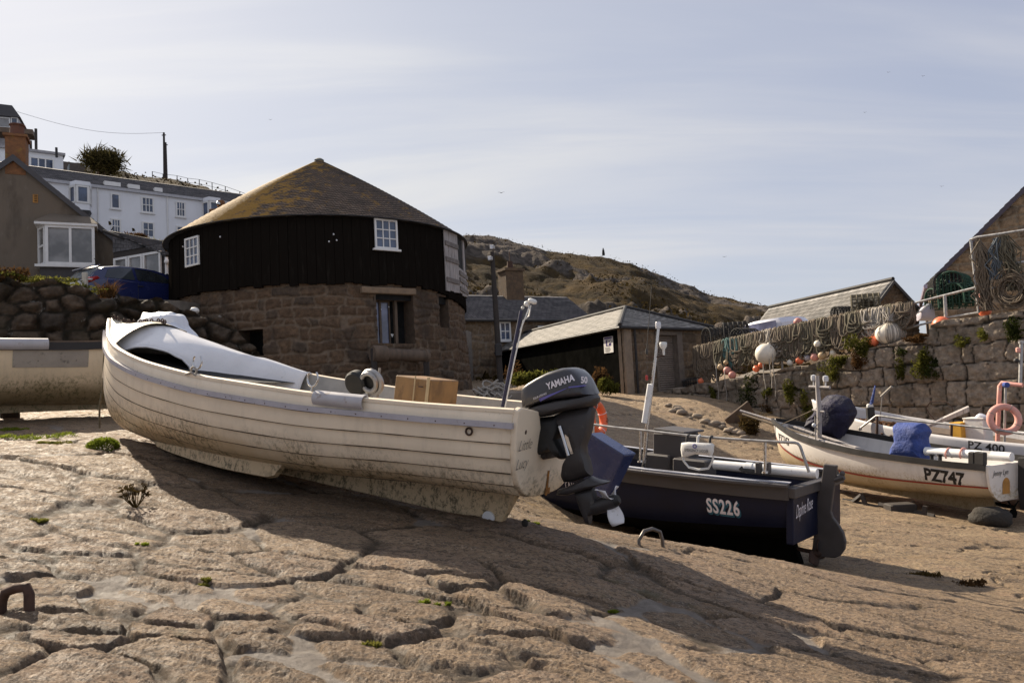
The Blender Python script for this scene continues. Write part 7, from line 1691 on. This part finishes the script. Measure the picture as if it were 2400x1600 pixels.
mb = MB(); ss = np.linspace(-3.5, QL, 26); mb.grid([[pq.p(s, qtop(s) - .03, -.8), pq.p(s, qtop(s) + .05, -2.5), pq.p(s, EYE.z + .35, -9), pq.p(s, EYE.z + .3, -16)] for s in ss])
single('quay_road', 'road and yard on top of the quay behind the railings', None, mb, MATS['road_gravel'], kind='structure', solid=.3)
QO = -.45
W = lambda u, v, o=QO: pq.w(u, v, o)
rl = thing('quay_railing', 'galvanised tube railing along the top of the quay hung with ropes', 'railing', loc=tuple(W(1634, 899)))
mb = MB(); rail_pts = [W(1636, 815), W(1700, 800), W(1800, 778), W(1900, 757), W(2000, 737), W(2100, 718), W(2148, 709), W(2214, 692), W(2290, 673)]; mb.tube([W(1632, 822)] + rail_pts, .032, 8); mb.build('top_rail', M['galv'], rl, 50, world=True)
mb = MB(); mb.tube([W(2120, 770), W(2190, 753), W(2216, 745), W(2294, 732)], .028, 8); mb.build('lower_rail', M['galv'], rl, 50, world=True)
for u0, v0, u1, v1, r in ((1632, 818, 1637, 905, .035), (1830, 772, 1834, 872, .035), (2030, 732, 2034, 830, .035), (2214, 692, 2217, 745, .045)):
    mb = MB(); mb.tube([W(u0, v0), W(u1, v1)], r, 8); mb.build('rail_post', M['galv'], rl, 50, world=True)
fr = thing('tube_gantry', 'tall galvanised tube frame holding hanging nets by the gable house', 'frame', loc=tuple(W(2294, 732)))
for pts_, nm in ((((2275, 561), (2283, 632), (2289, 690), (2294, 733)), 'frame_post'), (((2273, 563), (2290, 556), (2340, 549), (2480, 527)), 'top_bar'), (((2283, 634), (2400, 614), (2480, 600)), 'middle_bar'), (((2289, 681), (2400, 664), (2480, 652)), 'lower_bar')):
    mb = MB(); mb.tube([W(*q) for q in pts_], .035, 8); mb.build(nm, M['galv'], fr, 50, world=True)
# hanks of rope over the rail
def rail_z(u): return float(np.interp(u, [1636, 1700, 1800, 1900, 2000, 2100, 2148], [815, 800, 778, 757, 737, 718, 709]))
def hank(u, wpx, drop, m, seed, loops=11, thin=.024):
    """a heap of rope loops thrown over the rail, each loop with its own length, width and lean"""
    g = random.Random(seed); mb = MB(); fat = g.uniform(.10, .22)
    for k in range(loops):
        du = g.gauss(0, .30) * wpx; top = W(u + du, rail_z(u + du)); wd = g.uniform(.04, .20); L = drop * (g.uniform(.35, 1.0) if k % 4 else g.uniform(.85, 1.12)); sw = g.gauss(0, .09)
        side = 1 if g.random() < .85 else -1; out = g.uniform(.02, fat); pts_ = []; bl = g.uniform(.3, .6)
        for i in range(11):
            a = math.pi * i / 10; x = -math.cos(a) * wd * (1 + .5 * math.sin(a)); z = -math.sin(a) ** bl * L
            pts_.append(top + pq.d * (x + sw * math.sin(a)) + pq.n * (side * (.04 + out * math.sin(a) ** .5) + g.uniform(-.012, .012)) + Vector((0, 0, z + .03)))
        back = -side
        pts_ = [top - pq.d * wd + pq.n * (back * .05) + Vector((0, 0, -L * .5)), top - pq.d * wd + Vector((0, 0, .03 + g.uniform(.01, .07)))] + pts_ + [top + pq.d * wd + Vector((0, 0, .03 + g.uniform(.01, .07))), top + pq.d * wd + pq.n * (back * .05) + Vector((0, 0, -L * .6))]
        mb.tube(pts_, thin * g.uniform(.75, 1.2), 5)
    return mb
ords = ['first', 'second', 'third', 'fourth', 'fifth', 'sixth', 'seventh', 'eighth', 'ninth', 'tenth', 'eleventh', 'twelfth', 'thirteenth', 'fourteenth', 'fifteenth', 'sixteenth', 'seventeenth', 'eighteenth', 'nineteenth', 'twentieth', 'twenty first', 'twenty second', 'twenty third', 'twenty fourth']
HK = [(1650, 22, 1.0, 'rope_tan'), (1672, 22, 1.05, 'rope_tan'), (1692, 18, .9, 'rope_olive'), (1712, 20, .85, 'rope_teal'), (1728, 12, .95, 'rope_tan'), (1748, 22, .8, 'rope_olive'), (1768, 20, .75, 'rope_tan'), (1788, 22, 1.0, 'rope_tan'), (1808, 20, .8, 'rope_pale'), (1826, 18, .85, 'rope_tan'), (1846, 22, 1.0, 'rope_olive'),
      (1868, 22, .95, 'rope_tan'), (1890, 22, .9, 'rope_olive'), (1912, 24, .95, 'rope_tan'), (1934, 22, .85, 'rope_olive'), (1956, 22, .9, 'rope_tan'), (1980, 26, 1.0, 'rope_tan'), (2004, 26, .8, 'rope_olive'), (2028, 16, .7, 'rope_tan'), (2046, 20, .8, 'rope_pale'), (2070, 24, .85, 'rope_pale'), (2094, 26, .8, 'rope_olive'), (2116, 20, .6, 'rope_tan')]
cn = {'rope_tan': 'tan', 'rope_olive': 'olive', 'rope_teal': 'teal', 'rope_pale': 'pale'}
for k, (u, wp, dr_, mm_) in enumerate(HK):
    single('rope_hank', f'{cn[mm_]} rope hank on the quay railing, {ords[k]} counting from its left end', 'rope', hank(u, wp * 1.25, dr_ * 1.12, None, 200 + k, 27 if k % 3 else 32), M[mm_], 'rope hanks hung over the quay railing', 60)
def netbundle(px, o, m, n, seed, thin=.016, spread=.10):
    g = random.Random(seed); mb = MB(); top = [W(*q, o) for q in px]
    for _ in range(n):
        off = [pq.d * g.gauss(0, spread) + pq.n * g.gauss(0, spread * .7) for _ in px]
        off[0] = off[0] * .3; mb.tube([p + q for p, q in zip(top, off)], thin, 4)
    return mb
single('net_bundle', 'long tan net bundle hanging at the left side of the tube frame', 'net', netbundle([(2292, 562), (2298, 600), (2304, 650), (2308, 690), (2312, 728)], -.4, None, 46, 1, .018, .11), M['rope_tan'], 'net bundles on the tube frame', 60)
single('net_bundle', 'blue grey net bundle hanging from the middle of the tube frame', 'net', netbundle([(2337, 557), (2338, 585), (2334, 620), (2336, 655)], -.4, None, 34, 2, .018, .09), mat('blue_grey_net', (.10, .115, .13), .9, .2), 'net bundles on the tube frame', 60)
single('net_bundle', 'olive net bundle hanging from the top bar nearest the right edge', 'net', netbundle([(2352, 552), (2360, 590), (2372, 630), (2380, 680)], -.4, None, 40, 3, .018, .13), M['rope_olive'], 'net bundles on the tube frame', 60)
mb = MB(); g_ = random.Random(7)
for k in range(46):
    c_ = W(2372 + g_.gauss(0, 5), 690 + g_.gauss(0, 5), -.35 + g_.gauss(0, .06)); r_ = g_.uniform(.26, .5); a0 = g_.uniform(-.5, .5); mb.tube([c_ + pq.d * (r_ * .75 * math.cos(a) ) + Vector((0, 0, r_ * math.sin(a) * .9 + .12)) + pq.n * (.06 * math.sin(a * 2 + k)) for a in [a0 + 5.9 * i / 20 for i in range(21)]], .014, 4)
single('rope_coil', 'big round coil of brown rope on the tube frame at the right edge', 'rope', mb, M['rope_tan'], sm=60)
# buoys
zz = lambda x, y: (1600 + .34 * x, 600 + .34 * y)
BU = [((572, 673), 67, 'buoy_white', .28, 'large cream buoy hanging in the middle of the rope hanks'), ((931, 606), 24, 'buoy_white', .12, 'small white buoy hanging among the ropes above the pink ones'), ((805, 718), 27, 'buoy_orange', .1, 'orange buoy resting on the quay edge, left of the grey one'),
      ((740, 735), 21, 'buoy_white', .15, 'small white buoy just left of the orange one on the quay edge'), ((858, 700), 21, 'lilac', .1, 'small grey buoy between the orange and the pink ones'), ((911, 695), 27, 'buoy_pink', .1, 'pink buoy on the quay edge between grey and tan ones'), ((962, 685), 27, 'buoy_tan', .1, 'tan buoy at the right end of the row on the quay edge'),
      ((1310, 590), 34, 'buoy_orange', .25, 'bright orange buoy beside the green fern on the quay edge'), ((1785, 477), 53, 'buoy_orange', .1, 'big faded orange buoy lodged at the step in the quay'), ((2083, 380), 34, 'buoy_orange', -.25, 'orange buoy at the foot of the tube frame'), ((795, 455), 28, 'buoy_pink', -.6, 'pinkish buoy lying on top of the ropes above the cream one'),
      ((308, 790), 28, 'buoy_pink', .2, 'upper of two faded pink buoys near the left railing post'), ((342, 820), 26, 'buoy_pink', .25, 'lower of two faded pink buoys near the left railing post'), ((262, 765), 23, 'buoy_tan', .2, 'tan buoy just left of the two pink ones'), ((508, 776), 23, 'buoy_orange', .15, 'orange float below left of the large cream buoy'), ((542, 750), 21, 'buoy_orange', .12, 'orange float directly under the large cream buoy'),
      ((125, 862), 20, 'buoy_orange', .15, 'small orange float at the foot of the left railing post'), ((1095, 610), 17, 'buoy_tan', .15, 'upper small tan float hanging left of the green fern'), ((1098, 642), 17, 'buoy_tan', .15, 'lower small tan float hanging left of the green fern'), ((1160, 640), 14, 'buoy_tan', .2, 'tiny tan float at the root of the green fern'), ((1035, 668), 19, 'buoy_white', .1, 'worn whitish float right of the tan buoy on the edge'), ((2080, 268), 28, 'buoy_pink', -.25, 'faded orange buoy tied inside the tube frame above another'),
      ((1495, 545), 32, 'buoy_orange', -.1, 'orange float caught at the right of the netted float'), ((298, 733), 16, 'buoy_tan', .2, 'small brownish float above the pink pair')]
M['buoy_tan'] = mat('tan_buoy', (.46, .32, .18), .6, .15, 6, spots=(.3, .2, .1), sscale=8)
for (x, y), r, mm_, off, lab in BU:
    u, v = zz(x, y); c_ = W(u, v, QO + off); d_ = c_.y; R_ = r * .34 * d_ / 1750 / math.cos(math.atan2(c_.x, c_.y))**1; g_ = random.Random(int(x))
    t_ = thing('buoy', lab, 'buoy', loc=tuple(c_), group='fishing buoys on the quay'); ax_ = Vector((g_.gauss(0, .4), g_.gauss(0, .4), -1 if y < 560 else 1)).normalized(); Rb = ax_.to_track_quat('Z', 'Y').to_matrix()
    mb = MB(); mb.lathe([(R_ * math.sin(math.pi * k / 14) * (1 - .05 * (k > 11)), -R_ * math.cos(math.pi * k / 14)) for k in range(14)] + [(R_ * .16, R_ * 1.0), (R_ * .15, R_ * 1.12), (0, R_ * 1.12)], c_, Rb, 22, cap=False); mb.build('float', M[mm_], t_, 60, world=True)
    mb = MB(); mb.torus(c_ + Rb @ Vector((0, 0, R_ * 1.12)), R_ * .13, R_ * .05, Rb @ Matrix.Rotation(rad(90), 3, 'X'), 12, 5); mb.build('eye', M['rope_pale'], t_, 60, world=True)
t_ = thing('netted_float', 'large cream float wrapped in pale netting below the railing', 'float', loc=tuple(W(2088, 785, -.3))); c_ = W(2086, 782, -.32)
mb = MB(); mb.ball(c_, (.40, .33, .30), 22, 14); mb.build('float', M['buoy_white'], t_, 60, world=True); mb = MB(); g_ = random.Random(3)
for k in range(26):
    a = g_.uniform(-1.3, 1.3); tp = W(2080 + g_.uniform(-25, 25), rail_z(2080), QO); pts_ = [tp, c_ + Vector((g_.gauss(0, .1), -.2, .34))]
    for i in range(7): ph = math.pi * (.12 + .8 * i / 6); pts_.append(c_ + Vector((.42 * math.sin(ph) * math.sin(a), -.35 * math.sin(ph) * math.cos(a), .32 * math.cos(ph))))
    mb.tube(pts_, .011, 4)
mb.build('netting', M['rope_pale'], t_, 60, world=True)
for k, (u, v, L) in enumerate(((1790, 880, .75), (1805, 868, .55), (1812, 862, .9), (1700, 905, .5), (1680, 895, .6))):
    p = W(u, v, .12); mb = MB(); mb.tube([W(u - 2, v - 45, -.2), W(u - 1, v - 15, .10), p, p + Vector((.03, -.02, -L * .5)), p + Vector((.0, -.03, -L))], .014, 5); single('rope_end', ['longest', 'short', 'thick', 'leftward', 'far left'][k] + ' loose rope end trailing down the quay wall', 'rope', mb, M['rope_pale'], 'loose rope ends on the quay wall', 60)
# plants on the quay
FP = [((1240, 610), .50, .42, 'fern', 'bright green fern between the tan floats and orange buoy', 700), ((1700, 730), .55, .5, 'fern', 'large hanging fern clump in the middle of the granite wall', 800), ((1720, 790), .3, .35, 'ivy', 'dark underside growth below the large wall fern', 300), ((1090, 740), .55, .25, 'fern', 'low fern strip along the quay edge left of the steps', 500), ((1230, 720), .35, .3, 'bracken', 'brown fern tuft beside the low fern strip', 300), ((770, 960), .38, .55, 'fern', 'yellow green ivy clump low on the quay wall', 600),
      ((470, 960), .55, .75, 'ivy', 'dark green ivy patch on the shaded quay wall', 800), ((330, 1070), .35, .35, 'fern', 'ivy clump near the foot of the quay wall', 350), ((90, 1020), .6, .35, 'fern', 'green weeds at the left foot of the quay wall', 600), ((860, 1080), .28, .75, 'grass', 'tall yellow weeds behind the mast of the white boat', 420), ((1500, 790), .18, .4, 'fern', 'small fern left of the large wall fern', 220), ((1500, 665), .16, .14, 'ivy', 'little dark fern in a joint under the step', 120),
      ((1925, 590), .18, .16, 'fern', 'small fern in a joint on the right part of the wall', 140), ((2300, 500), .35, .45, 'ivy', 'dark ivy patch near the right end of the wall', 350), ((2065, 530), .12, .22, 'grass', 'small yellow weed in a joint right of centre', 120), ((1650, 560), .55, .14, 'bracken', 'brown grass strip on the quay top left of the step', 500), ((590, 940), .18, .2, 'fern', 'little ivy sprig under the cream buoy', 130), ((590, 1060), .2, .3, 'bracken', 'reddish weed low on the shaded wall', 150), ((210, 950), .15, .35, 'fern', 'sprig hanging on the wall near the left post', 130), ((1030, 830), .2, .3, 'fern', 'fern sprig behind the boat mast lamps', 180)]
for k, ((x, y), rx, rz_, mm_, lab, n_) in enumerate(FP):
    u, v = zz(x, y); mb = MB(); leafclump(mb, pq.w(u, v, .08), (rx, .16, rz_), int(n_ * 1.7), .034, (300 + k if k != 9 else 377), elong=1.5); single('wall_plant', lab, 'plant', mb, M[mm_], 'plants growing on the quay wall')
# lobster pots, dinghy, van
def pot(mb, c, L, w_, h, R, r=.014):
    for k in range(6):
        x = -L / 2 + L * k / 5; mb.tube([c + R @ Vector((x, -w_ / 2, 0)), c + R @ Vector((x, -w_ / 2, h * .5))] + [c + R @ Vector((x, -w_ / 2 * math.cos(a), h * .5 + h * .5 * math.sin(a))) for a in [math.pi * i / 8 for i in range(1, 8)]] + [c + R @ Vector((x, w_ / 2, h * .5)), c + R @ Vector((x, w_ / 2, 0))], r * 1.4, 5)
    for j in range(11):
        a = math.pi * j / 10; mb.tube([c + R @ Vector((x, -w_ / 2 * math.cos(a), h * .5 + h * .5 * math.sin(a))) for x in (-L / 2, L / 2)], r * .7, 4)
    for y in (-w_ / 2, w_ / 2):
        for z in (0, h * .17, h * .34): mb.tube([c + R @ Vector((-L / 2, y, z)), c + R @ Vector((L / 2, y, z))], r * .7, 4)
    for x in (-L / 2, L / 2):
        for q in range(-3, 4): mb.tube([c + R @ Vector((x, q * w_ / 7, 0)), c + R @ Vector((x, q * w_ / 7, h * (.5 + .5 * math.sqrt(max(0, 1 - (q / 3.5)**2)))))], r * .6, 4)
for k, (u, v, o_, rz_, lab) in enumerate(((1680, 788, -1.9, .3, 'leftmost dark lobster pot on top of the quay'), (1725, 776, -2.0, -.2, 'middle dark lobster pot heaped on the quay'), (1748, 792, -1.6, .6, 'right dark lobster pot behind the teal ropes'), (1615, 872, -1.4, 1.2, 'lobster pot standing upright beside the boathouse door'), (1622, 905, -1.0, 1.0, 'lower lobster pot before the boathouse door'))):
    mb = MB(); R_ = Matrix.Rotation(rz_, 3, 'Z') if k < 3 else Matrix.Rotation(rz_, 3, 'Z') @ Matrix.Rotation(rad(80), 3, 'Y'); pot(mb, W(u, v + 14, QO + o_), .85, .62, .55, R_, .018); single('lobster_pot', lab, 'lobster pot', mb, M['rope_dark'], 'lobster pots on the quay')
for k, (u, v, lab) in enumerate(((2225, 700, 'green netted lobster pot at the left of the stack by the gable house'), (2262, 690, 'green netted lobster pot at the right of the stack by the gable house'), (2240, 665, 'green netted lobster pot on top of the stack by the gable house'), (2215, 665, 'dark lobster pot leaning on the corner of the gable house'))):
    mb = MB(); pot(mb, W(u, v + 22, QO - 2.4), 1.0, .7, .6, Matrix.Rotation(.4 * k, 3, 'Z'), .02); mb2 = mb; leafclump(mb2, W(u, v + 12, QO - 2.4), (.42, .3, .2), 120, .07, 400 + k); single('lobster_pot', lab, 'lobster pot', mb2, mat('green_net', (.02, .055, .035), .9, .4, 8) if k < 3 else M['rope_dark'], 'lobster pots by the gable house')
mb = MB(); pot(mb, W(2030, 728, QO - .9), .75, .5, .5, Matrix.Rotation(-.4, 3, 'Z'), .02); leafclump(mb, W(2030, 720, QO - .9), (.3, .2, .2), 160, .09, 21); single('lobster_pot', 'brown netted lobster pot standing above the ropes before the barn gable', 'lobster pot', mb, M['rope_olive'], 'lobster pots on the quay')
mb = MB(); pot(mb, W(1978, 745, QO - .9), .6, .4, .35, Matrix.Rotation(.3, 3, 'Z'), .018); single('lobster_pot', 'small dark lobster pot showing above the ropes before the barn roof', 'lobster pot', mb, M['rope_dark'], 'lobster pots on the quay')
pdn = Plane(W(2140, 740, -2.6), W(2200, 730, -3.0)); t_ = thing('upturned_dinghy', 'pale lilac dinghy bow standing on end beside the gable house', 'dinghy', loc=tuple(pdn.w(2170, 750)))
mb = MB(); mb.pillow(pdn.tr([(2150, 752), (2147, 735), (2158, 722), (2172, 712), (2180, 711), (2188, 722), (2192, 752)]), pdn.n, .32, 9, .5); mb.build('hull', mat('lilac_grp', (.42, .38, .43), .5, .06), t_, 60, world=True)
mb = MB(); mb.tube(pdn.tr([(2150, 733), (2160, 728), (2172, 716), (2178, 712)], .28), .03, 6); mb.build('rim', M['grp_white'], t_, 50, world=True); mb = MB(); mb.tube(pdn.tr([(2146, 738), (2158, 720), (2167, 715)], .35), .016, 5); mb.build('rope_handle', M['black_trim'], t_, 50, world=True)
va, vb = P(1872, 810, 30), P(1740, 812, 32.5)
pv = Plane(vb, va); t_ = thing('white_van', 'pale lilac white van roof showing above the ropes left of the barn', 'van', loc=tuple(pv.p(1, EYE.z + .4)))
_, tz = pv.st(1820, 747); s0 = pv.st(1758, 770)[0]; s1 = pv.st(1870, 760)[0]
prof = [(s0 - .3, tz - .9), (s0, tz - .52), (s0 + .5, tz - .12), (s0 + 1.0, tz - .02), (s1 - .1, tz - .0), (s1 + .1, tz - .2), (s1 + .1, tz - 1.5), (s0 - .7, tz - 1.5), (s0 - .7, tz - 1.1)]
mb = MB(); mb.pillow([pv.p(a, b) for a, b in prof], pv.n, .95, 9, .12); vb_ = mb.build('body', M['car_white'], t_, 40, world=True)
mb = MB(); mb.prism([pv.p(a, b, .93) for a, b in ((s0 + .15, tz - .5), (s0 + .55, tz - .2), (s1 - .3, tz - .14), (s1 - .3, tz - .5))], pv.n * .02); mb.build('side_window', glassmat('van_glass', (.20, .21, .33), .1), t_, world=True)
for a in (s0 + .0, s1 - .5):
    mb = MB(); mb.lathe([(.12, -.1), (.31, -.1), (.33, 0), (.31, .1), (.12, .1)], pv.p(a, tz - 1.5, .8), pv.n.to_track_quat('Z', 'Y').to_matrix(), 20); mb.build('wheel', M['tyre'], t_, 40, world=True)

# ------------------------------------------------------------------ things on the slip and by the boathouse
def staple(name, label, pxs, r, m, grp='iron mooring staples set in the slip'):
    mb = MB(); mb.tube(pxs, r, 8); single(name, label, 'mooring staple', mb, m, grp, 50)
gA_ = on_ground(1498, 1281); gB_ = on_ground(1554, 1287); up_ = Vector((0, 0, .12))
staple('mooring_staple', 'smooth grey iron staple on the slip in front of the navy boat', [gA_ - up_ * .4, gA_ + up_ * .3, gA_ + (gB_ - gA_) * .25 + up_ * .98, gA_ + (gB_ - gA_) * .6 + up_ * 1.2, gA_ + (gB_ - gA_) * .92 + up_ * 1.05, gB_ + up_ * .5, gB_ - up_ * .4], .016, mat('worn_iron', (.13, .115, .105), .4, .2, 20, metal=.6))
gA_ = on_ground(14, 1432); gB_ = on_ground(63, 1439); d_ = gB_ - gA_
staple('mooring_staple', 'thick rusty iron staple on the slip at the left edge', [gA_ - up_ * .5 - d_ * .3, gA_ - d_ * .2 + up_ * .5, gA_ + up_ * .86, gA_ + d_ * .5 + up_ * .98, gB_ + up_ * .98, gB_ + d_ * .12 + up_ * .7, gB_ + d_ * .1 - up_ * .4], .022, M['rust'])
for k, (u, v, r, h, mm_, lab) in enumerate(((243, 1052, .17, .13, 'moss', 'round bright moss cushion on the slip below the white bow'), (75, 1028, .34, .05, 'moss', 'long patch of green weeds on the slip at the far left'), (15, 1012, .2, .06, 'moss', 'green weed patch at the left edge of the slip'), (130, 1043, .14, .04, 'grass', 'small yellow green weed right of the long weed patch'), (1015, 1414, .07, .025, 'moss', 'small bright weed between the front stones'), (80, 1217, .07, .02, 'grass', 'thin weed strip in a joint at the left'),
      (335, 1275, .03, .02, 'moss', 'tiny weed in a crack left of centre'), (1245, 1224, .07, .03, 'moss', 'small moss patch beside the keel roller'), (480, 1366, .045, .02, 'grass', 'pale weed in the joint below the big slab'), (1430, 1426, .03, .018, 'moss', 'tiny moss tuft right of the front stones'), (870, 1510, .04, .018, 'grass', 'pale moss at the lower centre joint'))):
    c_ = on_ground(u, v); mb = MB(); g_ = random.Random(k + 40)
    if k == 0: cushion(mb, c_ - Vector((0, 0, .02)), r, h, 2600, .016, 500)
    else:
        for q in range(int(4 + r * 60)):
            a = g_.uniform(0, 6.28); rr_ = r * g_.random() ** .6; x_, y_ = c_.x + math.cos(a) * rr_ * 1.3, c_.y + math.sin(a) * rr_ * .7; s_ = r * g_.uniform(.12, .3); cushion(mb, (x_, y_, gz(x_, y_) - .004), s_, s_ * .5, 70, .012, q)
    single('slip_weed', lab, 'weed', mb, M[mm_], 'weeds growing on the slip')
c_ = on_ground(318, 1188); mb = MB(); g_ = random.Random(5)
for _ in range(26):
    a = g_.uniform(0, 6.28); p1 = c_ + Vector((math.cos(a) * .07, math.sin(a) * .05, .07)); p2 = c_ + Vector((math.cos(a) * g_.uniform(.05, .13), math.sin(a) * .08, g_.uniform(.1, .17))); mb.tube([c_, p1, p2], [.004, .003, .002], 4); leafclump(mb, p2, (.02, .02, .025), 8, .012, g_.randrange(999))
single('dry_plant', 'dry brown plant growing from a joint in the slip', 'plant', mb, M['weed_brown'])
for k, (u, v, r) in enumerate(((2190, 1355, .2), (2280, 1370, .18))):
    mb = MB(); c_ = on_ground(u, v); leafclump(mb, c_ + Vector((0, 0, .02)), (r * 1.3, r * .5, .018), 200, .02, 610 + k, up=2); single('seaweed_scrap', ['dark brown', 'yellowish'][k] + ' scrap of dry seaweed on the slip at the right', 'seaweed', mb, M['weed_brown'] if k == 0 else M['bracken'], 'seaweed scraps on the slip')
single('loose_stone', 'small round pebble lying near the keel roller', 'stone', boulder(on_ground(1231, 1238) + Vector((0, 0, .03)), (.028, .028, .035), 2, .15), MATS['dark_boulder'], sm=60)
# rope heap and concrete block near the lamp post
mb = MB(); g_ = random.Random(9); c0 = P(1150, 922, 19.5); c0.z = gz(c0.x, c0.y)
for k in range(26):
    c_ = c0 + Vector((g_.gauss(0, .17), g_.gauss(0, .15), .08 + abs(g_.gauss(0, .16)))); r_ = g_.uniform(.1, .28); mb.tube([c_ + Vector((r_ * math.cos(a), r_ * math.sin(a) * .8, .09 * math.sin(a * 1.7 + k))) for a in [6.0 * i / 16 for i in range(17)]], .024, 6)
single('rope_heap', 'heap of thick pale rope lying at the foot of the lamp post', 'rope', mb, M['rope_pale'], sm=60)
mb = MB(); c_ = P(1203, 915, 19.5); c_.z = gz(c_.x, c_.y) + .12; mb.rbox(c_, (.45, .4, .36), Matrix.Rotation(.2, 3, 'Z'), b=.03); single('concrete_block', 'plain concrete block on the lane right of the rope heap', 'block', mb, mat('old_concrete', (.20, .17, .14), .9, .2, 4, bump=.6, bscale=20))
for k, (u, v, d, rx, h, mm_, n_, lab) in enumerate(((1240, 884, 27, .75, .24, 'grass', 900, 'bright green grassy patch along the black boathouse wall'), (1205, 874, 29, .4, .6, 'bracken', 160, 'tall brown weeds behind the blue light pole'), (1405, 896, 24.8, .45, .42, 'bracken', 520, 'brown flowering weeds by the corner of the boathouse'), (1425, 905, 24.4, .35, .3, 'fern', 350, 'low green weeds at the foot of the boathouse pier'), (1300, 884, 27, .4, .35, 'fern', 260, 'olive weeds against the black boathouse wall'))):
    c_ = P(u, v + 12, d); c_.z = min(c_.z, gz(c_.x, c_.y) + .3); mb = MB(); leafclump(mb, c_ + Vector((0, 0, h * .6)), (rx, .4, h), n_, .07, 640 + k); single('lane_plant', lab, 'plant', mb, M[mm_], 'plants along the boathouse')
# rubble at the foot of the quay
g_ = random.Random(12); rubm = mat('rubble_stone', (.24, .19, .14), .9, .25, 5, bump=.8, bscale=20, bdist=.02)
for k in range(26):
    u = 1560 + 190 * (k + g_.random()) / 26; v = 955 + (u - 1560) * .37 + g_.gauss(0, 5); c_ = on_ground(u, v); r_ = g_.uniform(.05, .14)
    o = single('rubble_stone', 'loose rubble stone lying along the foot of the quay wall', 'stone', boulder(c_ + Vector((0, 0, r_ * .3)), (r_ * 1.3, r_, r_ * .7), k, .3), rubm, 'loose rubble along the quay foot', 60)
c_ = on_ground(1735, 995); mb = MB(); mb.rbox(c_ + Vector((0, 0, .22)), (.85, .06, .5), Matrix.Rotation(rad(-35), 3, 'Y') @ Matrix.Rotation(rad(28), 3, 'X'), b=.01); single('timber_board', 'square brown board leaning on rubble at the foot of the quay', 'board', mb, M['wood_brown'])
c_ = on_ground(1762, 1018); mb = MB(); tuft(mb, c_ + Vector((0, 0, .3)), .3, .35, 90, 8, .02, 1.2); leafclump(mb, c_ + Vector((0, 0, .18)), (.34, .26, .25), 420, .05, 9); single('seaweed_heap', 'heap of dark dried weed left of the white boat bow', 'seaweed', mb, M['weed_brown'])
# gulls and the figure on the hill
for k, (u, v, s_) in enumerate(((1175, 452, .7), (1698, 602, .5), (634, 281, .35), (2082, 170, .35), (2163, 179, .35), (2027, 264, .35), (2207, 437, .4))):
    lab = ['larger dark gull gliding right of the cone roof', 'gull gliding low above the hill ridge at right', 'tiny gull high above the white terrace', 'tiny gull at upper right, left one of the pair', 'tiny gull at upper right, right one of the pair', 'tiny gull below the upper right pair', 'small gull left of the steep gable roof'][k]
    s_ *= .75; c_ = P(u, v, 70); t_ = thing('gull', lab, 'bird', loc=tuple(c_), group='gulls in the sky'); mb = MB(); mb.ball(c_, (.18 * s_, .07 * s_, .06 * s_), 10, 6); mb.build('body', mat('gull_grey', (.30, .30, .31), .7), t_, 60, world=True)
    for sd_ in (-1, 1):
        mb = MB(); mb.grid([[c_ + Vector((sd_ * x * s_, y * s_ - .1 * x, (.12 * math.sin(x * 3.5)) * s_)) for y in (-.08 * (1 - x * .9), .07 * (1 - x * 1.1))] for x in (.03, .2, .4, .6)]); mb.build('wing', MATS['gull_grey'], t_, solid=.012, world=True)
hp_ = P(1414, 589, 121); j_ = hill_at(1414, 121); mb = MB()
mb.rings([[hp_ + Vector((.7 * r * math.cos(a), r * .5 * math.sin(a), .62 * z - .25)) for a in [6.283 * i / 10 for i in range(10)]] for r, z in ((.30, -.7), (.34, -.2), (.30, .1), (.26, .45), (.28, .7), (.13, .9), (.11, .96), (.15, 1.05), (.15, 1.2), (.05, 1.3))], caps=True)
single('person', 'tiny dark figure of a person on the rock at the hill crest', 'person', mb, mat('dark_clothes', (.02, .018, .016), .9), sm=60)
